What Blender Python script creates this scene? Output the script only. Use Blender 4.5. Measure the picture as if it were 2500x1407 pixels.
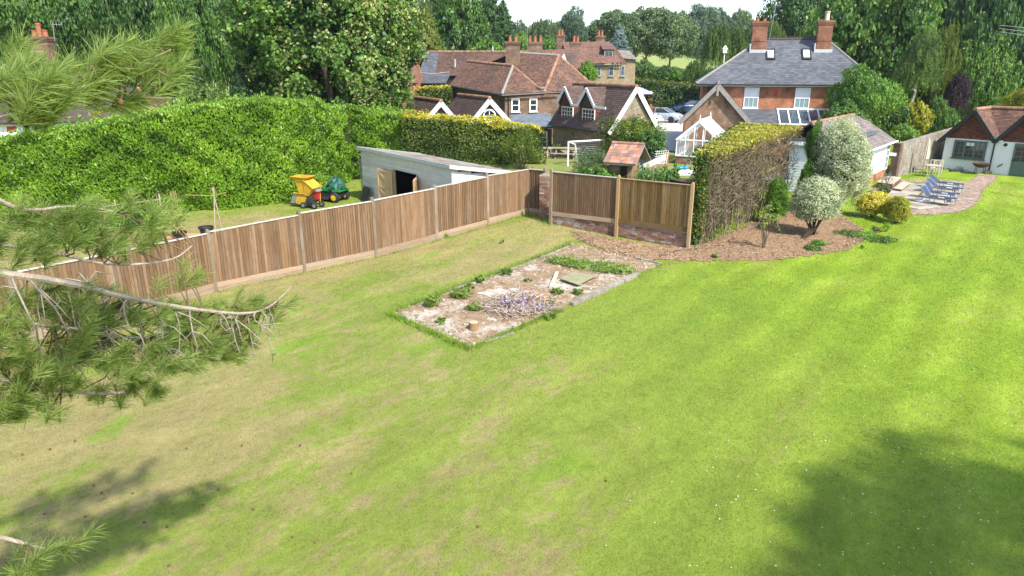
import bpy, bmesh, math, random
import numpy as np
from mathutils import Vector, Matrix

sc = bpy.context.scene
for _o in list(bpy.data.objects):
    bpy.data.objects.remove(_o)
R = random.Random(7)
NR = np.random.default_rng(11)
rad = math.radians

# ------------------------------------------------------------------ camera
CAM_H = 6.8
PITCH = 18.0
cam_d = bpy.data.cameras.new('camera')
cam = bpy.data.objects.new('camera', cam_d)
sc.collection.objects.link(cam)
cam.location = (0, 0, CAM_H)
cam.rotation_euler = (rad(90 - PITCH), 0, 0)
cam_d.sensor_width = 36.0
cam_d.lens = 36.0 * 1667 / 2500
cam_d.clip_start = 0.05
cam_d.clip_end = 3000
sc.camera = cam

# ------------------------------------------------------------------ sky, sun, exposure
SUN_EL = 48.0
SUN_H = Vector((0.62, -0.785, 0)).normalized()
world = bpy.data.worlds.new('World')
sc.world = world
world.use_nodes = True
_nt = world.node_tree
_bg = _nt.nodes['Background']
_sky = _nt.nodes.new('ShaderNodeTexSky')
_sky.sky_type = 'NISHITA'
_sky.sun_disc = False
_sky.sun_elevation = rad(SUN_EL)
_sky.sun_rotation = math.atan2(SUN_H.x, SUN_H.y)
_sky.air_density = 1.0
_sky.dust_density = 1.2
_sky.ozone_density = 1.0
_bg.inputs['Strength'].default_value = 0.15
_nt.links.new(_sky.outputs[0], _bg.inputs['Color'])
sun_d = bpy.data.lights.new('sun', 'SUN')
sun_d.energy = 3.5
sun_d.angle = rad(1.7)
sun_d.color = (1.0, 0.955, 0.88)
sun = bpy.data.objects.new('sun', sun_d)
sc.collection.objects.link(sun)
_sv = SUN_H * math.cos(rad(SUN_EL)) + Vector((0, 0, math.sin(rad(SUN_EL))))
sun.rotation_euler = _sv.to_track_quat('Z', 'Y').to_euler()
sun.location = _sv * 60
sc.view_settings.view_transform = 'Standard'
sc.view_settings.look = 'None'
sc.view_settings.exposure = 1.27
sc.view_settings.gamma = 1.0
sc.view_settings.use_curve_mapping = False
sc.render.engine = 'CYCLES'
sc.cycles.max_bounces = 6
sc.cycles.diffuse_bounces = 3
sc.cycles.glossy_bounces = 2
sc.cycles.transmission_bounces = 4
sc.cycles.transparent_max_bounces = 6
sc.cycles.caustics_reflective = False
sc.cycles.caustics_refractive = False

# ------------------------------------------------------------------ survey helpers: photo point -> place in the garden
_F = 1667.0
_ct, _st = math.cos(rad(PITCH)), math.sin(rad(PITCH))
def _ray(px, py):
    x = px - 1250; y = -(py - 703.5)
    return Vector((x, _F * _ct + y * _st, -_F * _st + y * _ct))
def g(px, py, z=0.0):
    d = _ray(px, py); t = (z - CAM_H) / d.z
    return Vector((d.x * t, d.y * t, z))
def dy(px, py, Y):
    d = _ray(px, py); t = Y / d.y
    return Vector((d.x * t, Y, CAM_H + d.z * t))
def rr(px, py, dist):
    d = _ray(px, py).normalized()
    return Vector((0, 0, CAM_H)) + d * dist

# ------------------------------------------------------------------ object helpers
OFF = {}
COL = sc.collection
def _finish(o, parent, label, cat, group, kind):
    COL.objects.link(o)
    if parent is not None:
        o.parent = parent
    if label: o['label'] = label
    if cat: o['category'] = cat
    if group: o['group'] = group
    if kind: o['kind'] = kind
    return o
def thing(name, label, cat, loc, group=None, kind=None):
    o = bpy.data.objects.new(name, None)
    o.empty_display_size = 0.2
    o.location = loc
    OFF[o.name] = Vector(loc)
    return _finish(o, None, label, cat, group, kind)

class Fr:
    """local frame: u along, v away, w up"""
    def __init__(s, o, u):
        s.o = Vector(o); s.u = Vector((u[0], u[1], 0)).normalized()
        s.v = Vector((-s.u.y, s.u.x, 0)); s.w = Vector((0, 0, 1))
    def __call__(s, u, v, w):
        return s.o + s.u * u + s.v * v + s.w * w

class MB:
    def __init__(s, fr=None):
        s.V = []; s.F = []; s.T = []; s.fr = fr
    def p(s, q):
        return tuple(s.fr(*q)) if s.fr else tuple(q)
    def add(s, vs, fs, t=None):
        b = len(s.V)
        s.V += [s.p(q) for q in vs]
        if t is None: t = R.random()
        for f in fs:
            s.F.append(tuple(b + i for i in f)); s.T.append(t)
        return s
    def box(s, x0, x1, y0, y1, z0, z1, t=None):
        return s.add([(x0,y0,z0),(x1,y0,z0),(x1,y1,z0),(x0,y1,z0),(x0,y0,z1),(x1,y0,z1),(x1,y1,z1),(x0,y1,z1)],
                     [(0,3,2,1),(4,5,6,7),(0,1,5,4),(1,2,6,5),(2,3,7,6),(3,0,4,7)], t)
    def hexa(s, pts, t=None):
        """eight corners: four of the bottom, then four of the top"""
        return s.add(pts, [(0,3,2,1),(4,5,6,7),(0,1,5,4),(1,2,6,5),(2,3,7,6),(3,0,4,7)], t)
    def poly(s, pts, t=None):
        return s.add(pts, [tuple(range(len(pts)))], t)
    def prism(s, pts, e, t=None):
        n = len(pts); e = Vector(e)
        q = [tuple(Vector(a)) for a in pts] + [tuple(Vector(a) + e) for a in pts]
        fs = [tuple(range(n))[::-1], tuple(range(n, 2*n))] + [(i, (i+1) % n, n + (i+1) % n, n + i) for i in range(n)]
        return s.add(q, fs, t)
    def beam(s, a, b, w, h=None, t=None, up=(0,0,1)):
        """bar from a to b, w wide, h high"""
        h = w if h is None else h
        a = Vector(s.p(a)); b = Vector(s.p(b)); fr = s.fr; s.fr = None
        d = (b - a).normalized(); up = Vector(up)
        if abs(d.dot(up)) > .98: up = Vector((1, 0, 0))
        x = d.cross(up).normalized() * (w / 2); z = x.cross(d).normalized() * (h / 2)
        s.add([a-x-z, a+x-z, b+x-z, b-x-z, a-x+z, a+x+z, b+x+z, b-x+z],
              [(0,3,2,1),(4,5,6,7),(0,1,5,4),(1,2,6,5),(2,3,7,6),(3,0,4,7)], t)
        s.fr = fr
        return s
    def tube(s, path, rads, n=6, t=None, cap=True):
        P = [Vector(s.p(q)) for q in path]; fr = s.fr; s.fr = None
        if not hasattr(rads, '__len__'): rads = [rads] * len(P)
        vs = []; ref = None
        for i, q in enumerate(P):
            d = (P[min(i+1, len(P)-1)] - P[max(i-1, 0)])
            if d.length < 1e-9: d = Vector((0,0,1))
            d.normalize()
            if ref is None or abs(d.dot(ref)) > .95:
                ref = Vector((0,0,1)) if abs(d.z) < .9 else Vector((1,0,0))
            x = d.cross(ref).normalized(); y = d.cross(x)
            for k in range(n):
                a = 2*math.pi*k/n
                vs.append(q + x*(math.cos(a)*rads[i]) + y*(math.sin(a)*rads[i]))
        fs = []
        for i in range(len(P)-1):
            for k in range(n):
                fs.append((i*n+k, i*n+(k+1) % n, (i+1)*n+(k+1) % n, (i+1)*n+k))
        if cap:
            fs.append(tuple(range(n))[::-1]); fs.append(tuple((len(P)-1)*n + k for k in range(n)))
        s.add(vs, fs, t); s.fr = fr
        return s
    def lathe(s, c, prof, n=16, t=None, sx=1, sy=1):
        vs = []; fs = []; m = len(prof)
        for (r, z) in prof:
            for k in range(n):
                a = 2*math.pi*k/n
                vs.append((c[0]+math.cos(a)*r*sx, c[1]+math.sin(a)*r*sy, c[2]+z))
        for i in range(m-1):
            for k in range(n):
                fs.append((i*n+k, i*n+(k+1) % n, (i+1)*n+(k+1) % n, (i+1)*n+k))
        fs.append(tuple(range(n))[::-1]); fs.append(tuple((m-1)*n+k for k in range(n)))
        return s.add(vs, fs, t)
    def blob(s, c, rx, ry, rz, n=10, m=7, jit=.0, t=None):
        vs = []; fs = []
        for i in range(m+1):
            ph = math.pi*i/m
            for k in range(n):
                a = 2*math.pi*k/n; j = 1 + R.uniform(-jit, jit)
                vs.append((c[0]+rx*j*math.sin(ph)*math.cos(a), c[1]+ry*j*math.sin(ph)*math.sin(a), c[2]+rz*j*math.cos(ph)))
        for i in range(m):
            for k in range(n):
                fs.append((i*n+k, (i+1)*n+k, (i+1)*n+(k+1) % n, i*n+(k+1) % n))
        return s.add(vs, fs, t)

def set_tint(me, T):
    at = me.attributes.new('tint', 'FLOAT', 'FACE')
    at.data.foreach_set('value', np.asarray(T, dtype=np.float32))
def obj(name, mb, m, parent=None, label=None, cat=None, group=None, kind=None, loc=None, smooth=False, bevel=0):
    """one mesh object from a builder; its corners were given in world places"""
    off = OFF[parent.name] if parent is not None else (Vector(loc) if loc is not None else None)
    if off is None:
        A = np.array(mb.V); off = Vector((A[:,0].mean(), A[:,1].mean(), A[:,2].min()))
    me = bpy.data.meshes.new(name)
    A = np.array(mb.V) - np.array(off)
    me.from_pydata(A.tolist(), [], mb.F)
    set_tint(me, mb.T)
    if smooth: me.polygons.foreach_set('use_smooth', [True]*len(me.polygons))
    me.materials.append(m)
    o = bpy.data.objects.new(name, me)
    if parent is None: o.location = off
    OFF[o.name] = Vector(off)
    if bevel:
        b = o.modifiers.new('bevel', 'BEVEL'); b.width = bevel; b.segments = 2; b.limit_method = 'ANGLE'
    return _finish(o, parent, label, cat, group, kind)
def quads(name, V4, tint, m, parent=None, loc=(0,0,0), label=None, cat=None, kind=None, group=None, link=True, nv=4):
    """a mesh of many separate leaves: V4 is (n, nv, 3)"""
    n = len(V4); me = bpy.data.meshes.new(name)
    off = np.array(OFF[parent.name] if parent is not None else loc)
    me.vertices.add(n*nv); me.loops.add(n*nv); me.polygons.add(n)
    me.vertices.foreach_set('co', (V4.reshape(-1, 3) - off).astype(np.float32).ravel())
    me.loops.foreach_set('vertex_index', np.arange(n*nv, dtype=np.int32))
    me.polygons.foreach_set('loop_start', np.arange(0, n*nv, nv, dtype=np.int32))
    me.update(calc_edges=True)
    set_tint(me, tint)
    me.materials.append(m)
    if not link: return me
    o = bpy.data.objects.new(name, me)
    if parent is None: o.location = off
    OFF[o.name] = Vector(off)
    return _finish(o, parent, label, cat, group, kind)
def copy_tree(o, parent=None):
    c = o.copy(); COL.objects.link(c); c.parent = parent
    OFF[c.name] = OFF[o.name]
    for ch in list(o.children): copy_tree(ch, c)
    return c
def piece(name, me, parent, M4, m=None):
    """one small like piece (board, brick) sharing its mesh; M4 is its world placing"""
    o = bpy.data.objects.new(name, me)
    o.parent = parent; COL.objects.link(o)
    o.matrix_local = Matrix.Translation(-OFF[parent.name]) @ M4
    OFF[o.name] = OFF[parent.name]
    return o
def unit_box(name, m, jit=0.0, bev=0.0):
    bm = bmesh.new(); bmesh.ops.create_cube(bm, size=1)
    for v in bm.verts: v.co.z += .5
    if bev: bmesh.ops.bevel(bm, geom=bm.edges[:], offset=bev, segments=1, affect='EDGES')
    if jit:
        for v in bm.verts: v.co += Vector((R.uniform(-jit,jit), R.uniform(-jit,jit), R.uniform(-jit,jit)))
    me = bpy.data.meshes.new(name); bm.to_mesh(me); bm.free(); me.materials.append(m)
    return me
def place(o, u, v, w, su, sv, sw):
    """matrix from axes u,v,w and sizes"""
    return Matrix(((u.x*su, v.x*sv, w.x*sw, o.x), (u.y*su, v.y*sv, w.y*sw, o.y), (u.z*su, v.z*sv, w.z*sw, o.z), (0,0,0,1)))

# ------------------------------------------------------------------ materials
class NT:
    def __init__(s, name):
        s.m = bpy.data.materials.new(name); s.m.use_nodes = True
        s.t = s.m.node_tree; s.b = s.t.nodes['Principled BSDF']; s.out = s.t.nodes['Material Output']
        s.pos = None
    def n(s, ty, **kw):
        x = s.t.nodes.new('ShaderNode' + ty)
        for k, v in kw.items():
            if k.startswith('i_'): x.inputs[k[2:].replace('_', ' ')].default_value = v
            else: setattr(x, k, v)
        return x
    def l(s, a, b): s.t.links.new(a, b)
    def P(s):
        if s.pos is None: s.pos = s.n('NewGeometry').outputs['Position']
        return s.pos
    def noise(s, scale, detail=4, rough=.6, vec=None, dist=0):
        x = s.n('TexNoise'); x.inputs['Scale'].default_value = scale; x.inputs['Detail'].default_value = detail
        x.inputs['Roughness'].default_value = rough; x.inputs['Distortion'].default_value = dist
        s.l(vec if vec is not None else s.P(), x.inputs['Vector'])
        return x.outputs['Fac']
    def ramp(s, fac, *stops):
        r = s.n('ValToRGB'); e = r.color_ramp.elements
        while len(e) < len(stops): e.new(.5)
        for k, (p, c) in enumerate(stops):
            e[k].position = p; e[k].color = (*c, 1) if len(c) == 3 else c
        s.l(fac, r.inputs['Fac']); return r.outputs['Color']
    def rampv(s, fac, a, b):
        r = s.n('MapRange'); r.inputs['From Min'].default_value = a; r.inputs['From Max'].default_value = b
        s.l(fac, r.inputs['Value']); return r.outputs['Result']
    def mix(s, f, a, b, mode='MIX'):
        x = s.n('Mix', data_type='RGBA', blend_type=mode)
        for v, k in ((f, 0), (a, 6), (b, 7)):
            if isinstance(v, (int, float)): x.inputs[k].default_value = v
            elif isinstance(v, tuple): x.inputs[k].default_value = (*v, 1)
            else: s.l(v, x.inputs[k])
        return x.outputs[2]
    def math(s, op, a, b=None):
        x = s.n('Math', operation=op)
        for v, k in ((a, 0), (b, 1)):
            if v is None: continue
            if isinstance(v, (int, float)): x.inputs[k].default_value = v
            else: s.l(v, x.inputs[k])
        return x.outputs[0]
    def attr(s, a='tint'):
        return s.n('Attribute', attribute_name=a).outputs['Fac']
    def rnd(s): return s.n('ObjectInfo').outputs['Random']
    def scale_val(s, col, fac):
        h = s.n('HueSaturation'); s.l(col, h.inputs['Color']); s.l(fac, h.inputs['Value']); return h.outputs['Color']
    def map(s, vec, sc_):
        m_ = s.n('Mapping'); m_.inputs['Scale'].default_value = sc_; s.l(vec, m_.inputs['Vector']); return m_.outputs[0]
    def bump(s, h, st=.4, dist=.02):
        b = s.n('Bump'); b.inputs['Strength'].default_value = st; b.inputs['Distance'].default_value = dist
        s.l(h, b.inputs['Height']); s.l(b.outputs[0], s.b.inputs['Normal'])
    def done(s, col=None, rough=.8, spec=.3, metal=0):
        if col is not None:
            if isinstance(col, tuple): s.b.inputs['Base Color'].default_value = (*col, 1)
            else: s.l(col, s.b.inputs['Base Color'])
        s.b.inputs['Roughness'].default_value = rough
        s.b.inputs['Specular IOR Level'].default_value = spec
        s.b.inputs['Metallic'].default_value = metal
        return s.m

def mat(name, c1, c2=None, scale=3, rough=.8, spec=.3, metal=0, vary=0, by='tint', bump=0, bscale=40, stretch=None, lo=.35, hi=.65):
    s = NT(name)
    c2 = c2 or tuple(x*.8 for x in c1)
    vec = s.map(s.P(), stretch) if stretch else None
    col = s.ramp(s.noise(scale, 5, .65, vec), (lo, c1), (hi, c2))
    if vary:
        f = s.attr() if by == 'tint' else s.rnd()
        col = s.scale_val(col, s.math('ADD', s.math('MULTIPLY', f, 2*vary), 1 - vary))
    if bump: s.bump(s.noise(bscale, 3), bump)
    return s.done(col, rough, spec, metal)

def leafmat(name, dark, mid, light, transl=.35, rough=.45, spec=.35, big=.25, accent=None, acc=.93):
    s = NT(name)
    t = s.attr()
    n = s.noise(big, 2, .5)
    f = s.math('ADD', s.math('MULTIPLY', t, .7), s.math('MULTIPLY', s.math('SUBTRACT', n, .5), .9))
    stops = [(.05, dark), (.38, mid), (.78, light)]
    col = s.ramp(f, *stops)
    if accent:
        k = s.rampv(t, acc, acc + .02)
        col = s.mix(k, col, accent)
    s.done(col, rough, spec)
    tr = s.n('BsdfTranslucent')
    tc = s.mix(1.0, col, (1.25, 1.2, .55), 'MULTIPLY')
    s.l(tc, tr.inputs['Color'])
    mx = s.n('MixShader'); mx.inputs['Fac'].default_value = transl
    s.l(s.b.outputs[0], mx.inputs[1]); s.l(tr.outputs[0], mx.inputs[2]); s.l(mx.outputs[0], s.out.inputs['Surface'])
    return s.m

def brickmat(name, d, c1, c2, mortar, bw=.225, bh=.075, blotch=None):
    """coursed brick on a wall that runs along d, too far off to pick the bricks apart"""
    s = NT(name)
    dp = s.n('VectorMath', operation='DOT_PRODUCT'); s.l(s.P(), dp.inputs[0]); dp.inputs[1].default_value = (d[0], d[1], 0)
    sp = s.n('SeparateXYZ'); s.l(s.P(), sp.inputs[0])
    cb = s.n('CombineXYZ'); s.l(dp.outputs['Value'], cb.inputs[0]); s.l(sp.outputs[2], cb.inputs[1])
    b = s.n('TexBrick'); s.l(cb.outputs[0], b.inputs['Vector'])
    b.inputs['Scale'].default_value = 1; b.inputs['Brick Width'].default_value = bw; b.inputs['Row Height'].default_value = bh
    b.inputs['Mortar Size'].default_value = .008; b.inputs['Mortar Smooth'].default_value = .3; b.inputs['Bias'].default_value = -.1
    b.inputs['Color1'].default_value = (*c1, 1); b.inputs['Color2'].default_value = (*c2, 1); b.inputs['Mortar'].default_value = (*mortar, 1)
    col = s.scale_val(b.outputs['Color'], s.rampv(s.noise(1.1, 4), .1, 1.1))
    h = s.n('HueSaturation'); h.inputs['Value'].default_value = 1.75; s.l(col, h.inputs['Color']); col = h.outputs['Color']
    if blotch: col = s.mix(s.rampv(s.noise(.9, 5, .7), .5, .68), col, blotch)
    s.bump(b.outputs['Fac'], -.5, .01)
    return s.done(col, .9, .2)

def stonemat(name, cols, mortar, scale=4.5):
    s = NT(name)
    wv = s.n('VectorMath', operation='ADD'); s.l(s.P(), wv.inputs[0])
    ns = s.n('TexNoise'); ns.inputs['Scale'].default_value = 3; s.l(s.P(), ns.inputs['Vector'])
    sc2 = s.n('VectorMath', operation='SCALE'); sc2.inputs['Scale'].default_value = .12; s.l(ns.outputs['Color'], sc2.inputs[0]); s.l(sc2.outputs[0], wv.inputs[1])
    v = s.n('TexVoronoi'); v.inputs['Scale'].default_value = scale; s.l(wv.outputs[0], v.inputs['Vector'])
    e = s.n('TexVoronoi', feature='DISTANCE_TO_EDGE'); e.inputs['Scale'].default_value = scale; s.l(wv.outputs[0], e.inputs['Vector'])
    sep = s.n('SeparateColor'); s.l(v.outputs['Color'], sep.inputs[0])
    col = s.ramp(sep.outputs[0], *[(i/(len(cols)-1), c) for i, c in enumerate(cols)])
    col = s.mix(s.rampv(e.outputs['Distance'], .03, .0), col, mortar)
    col = s.scale_val(col, s.rampv(s.noise(9, 4), -.4, 1.2))
    s.bump(s.rampv(e.outputs['Distance'], 0, .12), .6, .03)
    return s.done(col, .9, .2)

def tilemat(name, c1, c2, c3, patch=.5, moss=None, rough=.85, mossf=(.6, .72)):
    """roof tiles: each tile carries its own tint; weathering in patches"""
    s = NT(name)
    t = s.attr(); n = s.noise(patch, 5, .7)
    f = s.math('ADD', s.math('MULTIPLY', t, .55), s.math('MULTIPLY', s.math('SUBTRACT', n, .28), 1.0))
    col = s.ramp(f, (.15, c1), (.5, c2), (.85, c3))
    if moss: col = s.mix(s.rampv(s.noise(1.6, 5, .75), *mossf), col, moss)
    s.bump(s.noise(30, 3), .25)
    return s.done(col, rough, .25)
# ================================================================== SETTING
def hgt(x, y):
    return .30*np.exp(-((x-1.4)**2 + (y-31.5)**2)/(2*3.0**2)) + .025*np.sin(x*.55+1.3)*np.sin(y*.47) 
def H(p): return float(hgt(p[0], p[1]))
def gh(px, py):
    q = g(px, py)
    for _ in range(3): q = g(px, py, H(q))
    return q

def lawn_col(s, blade=False):
    sep = s.n('SeparateXYZ'); s.l(s.P(), sep.inputs[0]); X, Y = sep.outputs[0], sep.outputs[1]
    flat = s.n('CombineXYZ'); ac = s.math('ADD', s.math('MULTIPLY', X, .78), s.math('MULTIPLY', Y, -.62)); al = s.math('ADD', s.math('MULTIPLY', X, .62), s.math('MULTIPLY', Y, .78))
    s.l(ac, flat.inputs[0]); s.l(s.math('MULTIPLY', al, .5), flat.inputs[1]); fv = flat.outputs[0]
    big = s.noise(.16, 3, .55, fv); mid = s.noise(.55, 4, .6, fv, .6); fine = s.noise(3.6, 6, .75, fv)
    green = s.ramp(s.math('ADD', s.math('MULTIPLY', big, .6), s.math('MULTIPLY', mid, .5)),
                   (.33, (.120, .200, .014)), (.52, (.180, .262, .019)), (.72, (.250, .308, .038)))
    # mown stripes run with the old concrete base
    st = s.math('SINE', s.math('ADD', s.math('MULTIPLY', ac, 4.6), s.math('MULTIPLY', big, 2.5)))
    st = s.math('MULTIPLY', st, s.rampv(mid, .3, .6))
    green = s.scale_val(green, s.math('ADD', s.math('MULTIPLY', st, .12), 1.0))
    lush = s.rampv(X, -1.0, 10.0)
    green = s.mix(s.math('MULTIPLY', s.math('SUBTRACT', 1.0, lush), .55), green, (.185, .200, .055))
    # drought patches: large on the fence side and under the pine, small ones elsewhere
    strip = s.math('MULTIPLY', s.math('ADD', s.math('MULTIPLY', s.rampv(X, 3.0, -6.0), .6), s.math('MULTIPLY', s.rampv(ac, -7.0, -16.0), .62)), s.rampv(Y, 33.5, 31.0))
    d = s.math('ADD', s.math('MULTIPLY', mid, .50), s.math('MULTIPLY', fine, .54))
    d = s.math('ADD', d, s.math('MULTIPLY', s.math('SUBTRACT', big, .5), .55))
    d = s.math('ADD', d, s.math('MULTIPLY', strip, .15))
    dry = s.rampv(d, .60, .69)
    straw = s.ramp(s.noise(1.3, 4, .6, fv), (.3, (.235, .200, .082)), (.7, (.310, .240, .118)))
    col = s.mix(s.math('MULTIPLY', dry, .76), green, straw)
    # clover and moss islands
    cl = s.rampv(s.noise(.75, 3, .5, s.map(fv, (1, 1, 1)), .3), .63, .67)
    col = s.mix(s.math('MULTIPLY', cl, .6), col, (.150, .245, .022))
    g2 = s.noise(14, 3, .7, fv)
    col = s.scale_val(col, s.math('ADD', s.math('MULTIPLY', g2, .45), .79))
    col = s.scale_val(col, s.math('ADD', s.math('MULTIPLY', s.noise(1.1, 4, .6, fv, .5), .55), .73))
    col = s.scale_val(col, s.math('ADD', s.math('MULTIPLY', s.noise(5.5, 3, .65, fv), .55), .73))
    return col
def lawn_mat(name, blade):
    s = NT(name)
    col = lawn_col(s)
    if blade:
        col = s.scale_val(col, s.math('ADD', s.math('MULTIPLY', s.attr(), .34), .98))
    else:
        s.bump(s.noise(38, 4, .8), .9, .03)
    s.done(col, .75, .15)
    if blade:
        tr = s.n('BsdfTranslucent'); s.l(col, tr.inputs['Color']); mx = s.n('MixShader'); mx.inputs['Fac'].default_value = .5
        s.l(s.b.outputs[0], mx.inputs[1]); s.l(tr.outputs[0], mx.inputs[2]); s.l(mx.outputs[0], s.out.inputs['Surface'])
    return s.m
M_LAWN = lawn_mat('lawn', False)
M_BLADE = lawn_mat('grass_blades', True)

# ---- the ground, one sheet to the horizon
xs = np.concatenate([np.linspace(-900, -45, 14), np.arange(-40, 45, 1.0), np.linspace(50, 900, 14)])
ys = np.concatenate([np.linspace(-120, -5, 8), np.arange(0, 56, 1.0), np.linspace(60, 1600, 20)])
X, Y = np.meshgrid(xs, ys); Z = hgt(X, Y)
nx = len(xs)
me = bpy.data.meshes.new('lawn')
me.from_pydata(np.stack([X, Y, Z], -1).reshape(-1, 3).tolist(), [],
               [(j*nx+i, j*nx+i+1, (j+1)*nx+i+1, (j+1)*nx+i) for j in range(len(ys)-1) for i in range(nx-1)])
me.materials.append(M_LAWN)
lawn = bpy.data.objects.new('lawn', me); _finish(lawn, None, None, None, None, 'structure')
OFF['lawn'] = Vector((0,0,0))

def patch(name, A, B, C, D, nu, nv, m, lift=.03, amp=0.0, skirt=.0, flat=None):
    """a sheet that follows the ground between four corners"""
    vs = []
    for j in range(nv+1):
        for i in range(nu+1):
            u, v = i/nu, j/nv
            q = (A*(1-u)+B*u)*(1-v) + (D*(1-u)+C*u)*v
            e = min(u, 1-u, v, 1-v)*8
            z = H(q) + lift*min(1, .25+e) + amp*R.uniform(-1, 1)
            vs.append((q.x, q.y, z))
    mb = MB(); mb.V = vs
    mb.F = [(j*(nu+1)+i, j*(nu+1)+i+1, (j+1)*(nu+1)+i+1, (j+1)*(nu+1)+i) for j in range(nv) for i in range(nu)]
    mb.T = [R.random() for _ in mb.F]
    return obj(name, mb, m, loc=(0,0,0), kind='structure', smooth=True)

# ---- the old concrete base with soil and rubble
s = NT('rubble_bed')
n1 = s.noise(.55, 5, .65, None, .4); n2 = s.noise(3.5, 5, .75); n3 = s.noise(16, 4, .8)
soil = s.ramp(n2, (.25, (.135, .088, .050)), (.5, (.265, .185, .110)), (.75, (.37, .285, .185)))
conc = s.ramp(n3, (.3, (.34, .29, .23)), (.7, (.54, .49, .41)))
col = s.mix(s.rampv(s.math('ADD', s.math('MULTIPLY', n1, .75), s.math('MULTIPLY', n2, .3)), .535, .62), soil, conc)
col = s.mix(s.rampv(s.noise(1.1, 3, .6, s.map(s.P(), (1.3, .8, 1))), .62, .72), col, (.21, .115, .07))
s.bump(s.math('ADD', n2, n3), .8, .05)
M_BED = s.done(col, .95, .1)
BA, BB, BC, BD = g(960,765), g(1150,850), g(1620,645), g(1400,600)
bed = patch('rubble_bed', BA, BB, BC, BD, 14, 36, M_BED, .045, .010)

# ---- sandy earth and bark mulch under the hedge and shrubs
s = NT('bark_mulch')
sep = s.n('SeparateXYZ'); s.l(s.P(), sep.inputs[0])
n2 = s.noise(5, 5, .75); n3 = s.noise(28, 4, .8)
bark = s.ramp(s.math('ADD', s.math('MULTIPLY', n3, .6), s.math('MULTIPLY', n2, .4)), (.34, (.11, .064, .034)), (.5, (.255, .160, .092)), (.66, (.40, .285, .180)))
sand = s.ramp(n2, (.3, (.27, .17, .095)), (.7, (.40, .275, .165)))
k = s.rampv(s.math('ADD', sep.outputs[0], s.math('MULTIPLY', n2, 3)), 9.0, 6.5)
col = s.mix(s.math('MULTIPLY', k, .85), bark, sand)
s.bump(s.math('ADD', n2, n3), .9, .04)
M_MULCH = s.done(col, .95, .1)
near = [(1425,592),(1500,622),(1580,634),(1640,638),(1730,640),(1800,637),(1900,636),(1990,622),(2070,612),(2108,588)]
far_ = [(1400,566),(1500,584),(1600,598),(1690,606),(1735,590),(1800,560),(1880,525),(1960,508),(2050,525),(2098,556)]
def resamp(pts, n):
    P = [gh(*q) for q in pts]; L = [0]
    for a, b in zip(P, P[1:]): L.append(L[-1] + (b-a).length)
    out = []
    for i in range(n):
        t = L[-1]*i/(n-1); k_ = 0
        while k_ < len(L)-2 and L[k_+1] < t: k_ += 1
        f = (t-L[k_])/max(1e-6, L[k_+1]-L[k_]); out.append(P[k_]*(1-f)+P[k_+1]*f)
    return out
NA, FA = resamp(near, 60), resamp(far_, 60)
mb = MB()
for i in range(60):
    e = R.uniform(-.26, .22)
    for j in range(9):
        v = j/8; q = NA[i]*(1-v) + FA[i]*v
        if j == 0: q = q + (NA[i]-FA[i]).normalized()*e
        edge = min(i, 59-i, j*3, (8-j)*3)
        mb.V.append((q.x, q.y, H(q) + (.008 if edge == 0 else .035) + R.uniform(0, .02)))
mb.F = [(i*9+j, (i+1)*9+j, (i+1)*9+j+1, i*9+j+1) for i in range(59) for j in range(8)]; mb.T = [R.random() for _ in mb.F]
obj('bark_mulch', mb, M_MULCH, loc=(0,0,0), kind='structure', smooth=True)
MULCH_POLY = [(q.x, q.y) for q in NA] + [(q.x, q.y) for q in reversed(FA)]
BED_POLY = [(q.x, q.y) for q in (BA, BB, BC, BD)]

# ---- the raised kitchen garden and yard behind the retaining wall
M_TERR = mat('yard_grass', (.12, .18, .03), (.21, .20, .07), .5, .85, .15)
def tz(x, y): return .85 + .35*min(1, max(0, (y-30)/15))
W0, W1, W2 = Vector((1.85,30.75,0)), g(1505,583), g(1680,608)
W1 = Vector((W1.x, W1.y, 0)); W2 = Vector((W2.x, W2.y, 0))
_du = (W2-W1); W0 = W1 - _du*1.02
_q2 = gh(1329,528)
TP = [(_q2.x+.1, _q2.y+.75), (W0.x+.45, W0.y+.6), (W1.x+.15, W1.y+.25), (W2.x-.25, W2.y+.35), (6.3,27.6), (12.6,36.4), (14.6,41), (21,56), (30,96), (-95,96), (-60,52), (-9.5,48), (-2.0,39.2), (-.1,35.5)]
bm = bmesh.new()
tv = [bm.verts.new((x, y, tz(x, y))) for x, y in TP]; bv = [bm.verts.new((x, y, -.3)) for x, y in TP]
bm.faces.new(tv)
for i in range(len(TP)):
    j = (i+1) % len(TP); bm.faces.new((bv[i], bv[j], tv[j], tv[i]))
for f_ in bm.faces:
    if len(f_.verts) == 4: f_.material_index = 1
bmesh.ops.triangulate(bm, faces=bm.faces[:]); bmesh.ops.recalc_face_normals(bm, faces=bm.faces[:])
me = bpy.data.meshes.new('garden_terrace'); bm.to_mesh(me); bm.free(); me.materials.append(M_TERR); me.materials.append(mat('bank_earth', (.05,.035,.022), (.09,.065,.04), 5, .95, .1))
_finish(bpy.data.objects.new('garden_terrace', me), None, None, None, None, 'structure')
# tarmac yard where the cars stand
M_TARMAC = mat('tarmac', (.40, .38, .35), (.47, .45, .42), 2, 1.0, .03, bump=.3)
mb = MB(); mb.prism([(8.2,50,1.20),(13.6,46,1.20),(17.5,54,1.20),(22,66,1.20),(27,85,1.20),(11,85,1.20)], (0,0,.012))
obj('yard_tarmac', mb, M_TARMAC, kind='structure')
# kitchen garden soil
M_SOIL = mat('garden_soil', (.065, .04, .026), (.12, .08, .05), 6, .95, .1, bump=.6)
mb = MB(); mb.prism([(5.2,29.2,.86),(8.4,28.6,.86),(12.6,34.6,.97),(8.6,37.4,1.03),(6.0,33.2,.95)], (0,0,.012))
obj('garden_soil', mb, M_SOIL, kind='structure')

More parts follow.
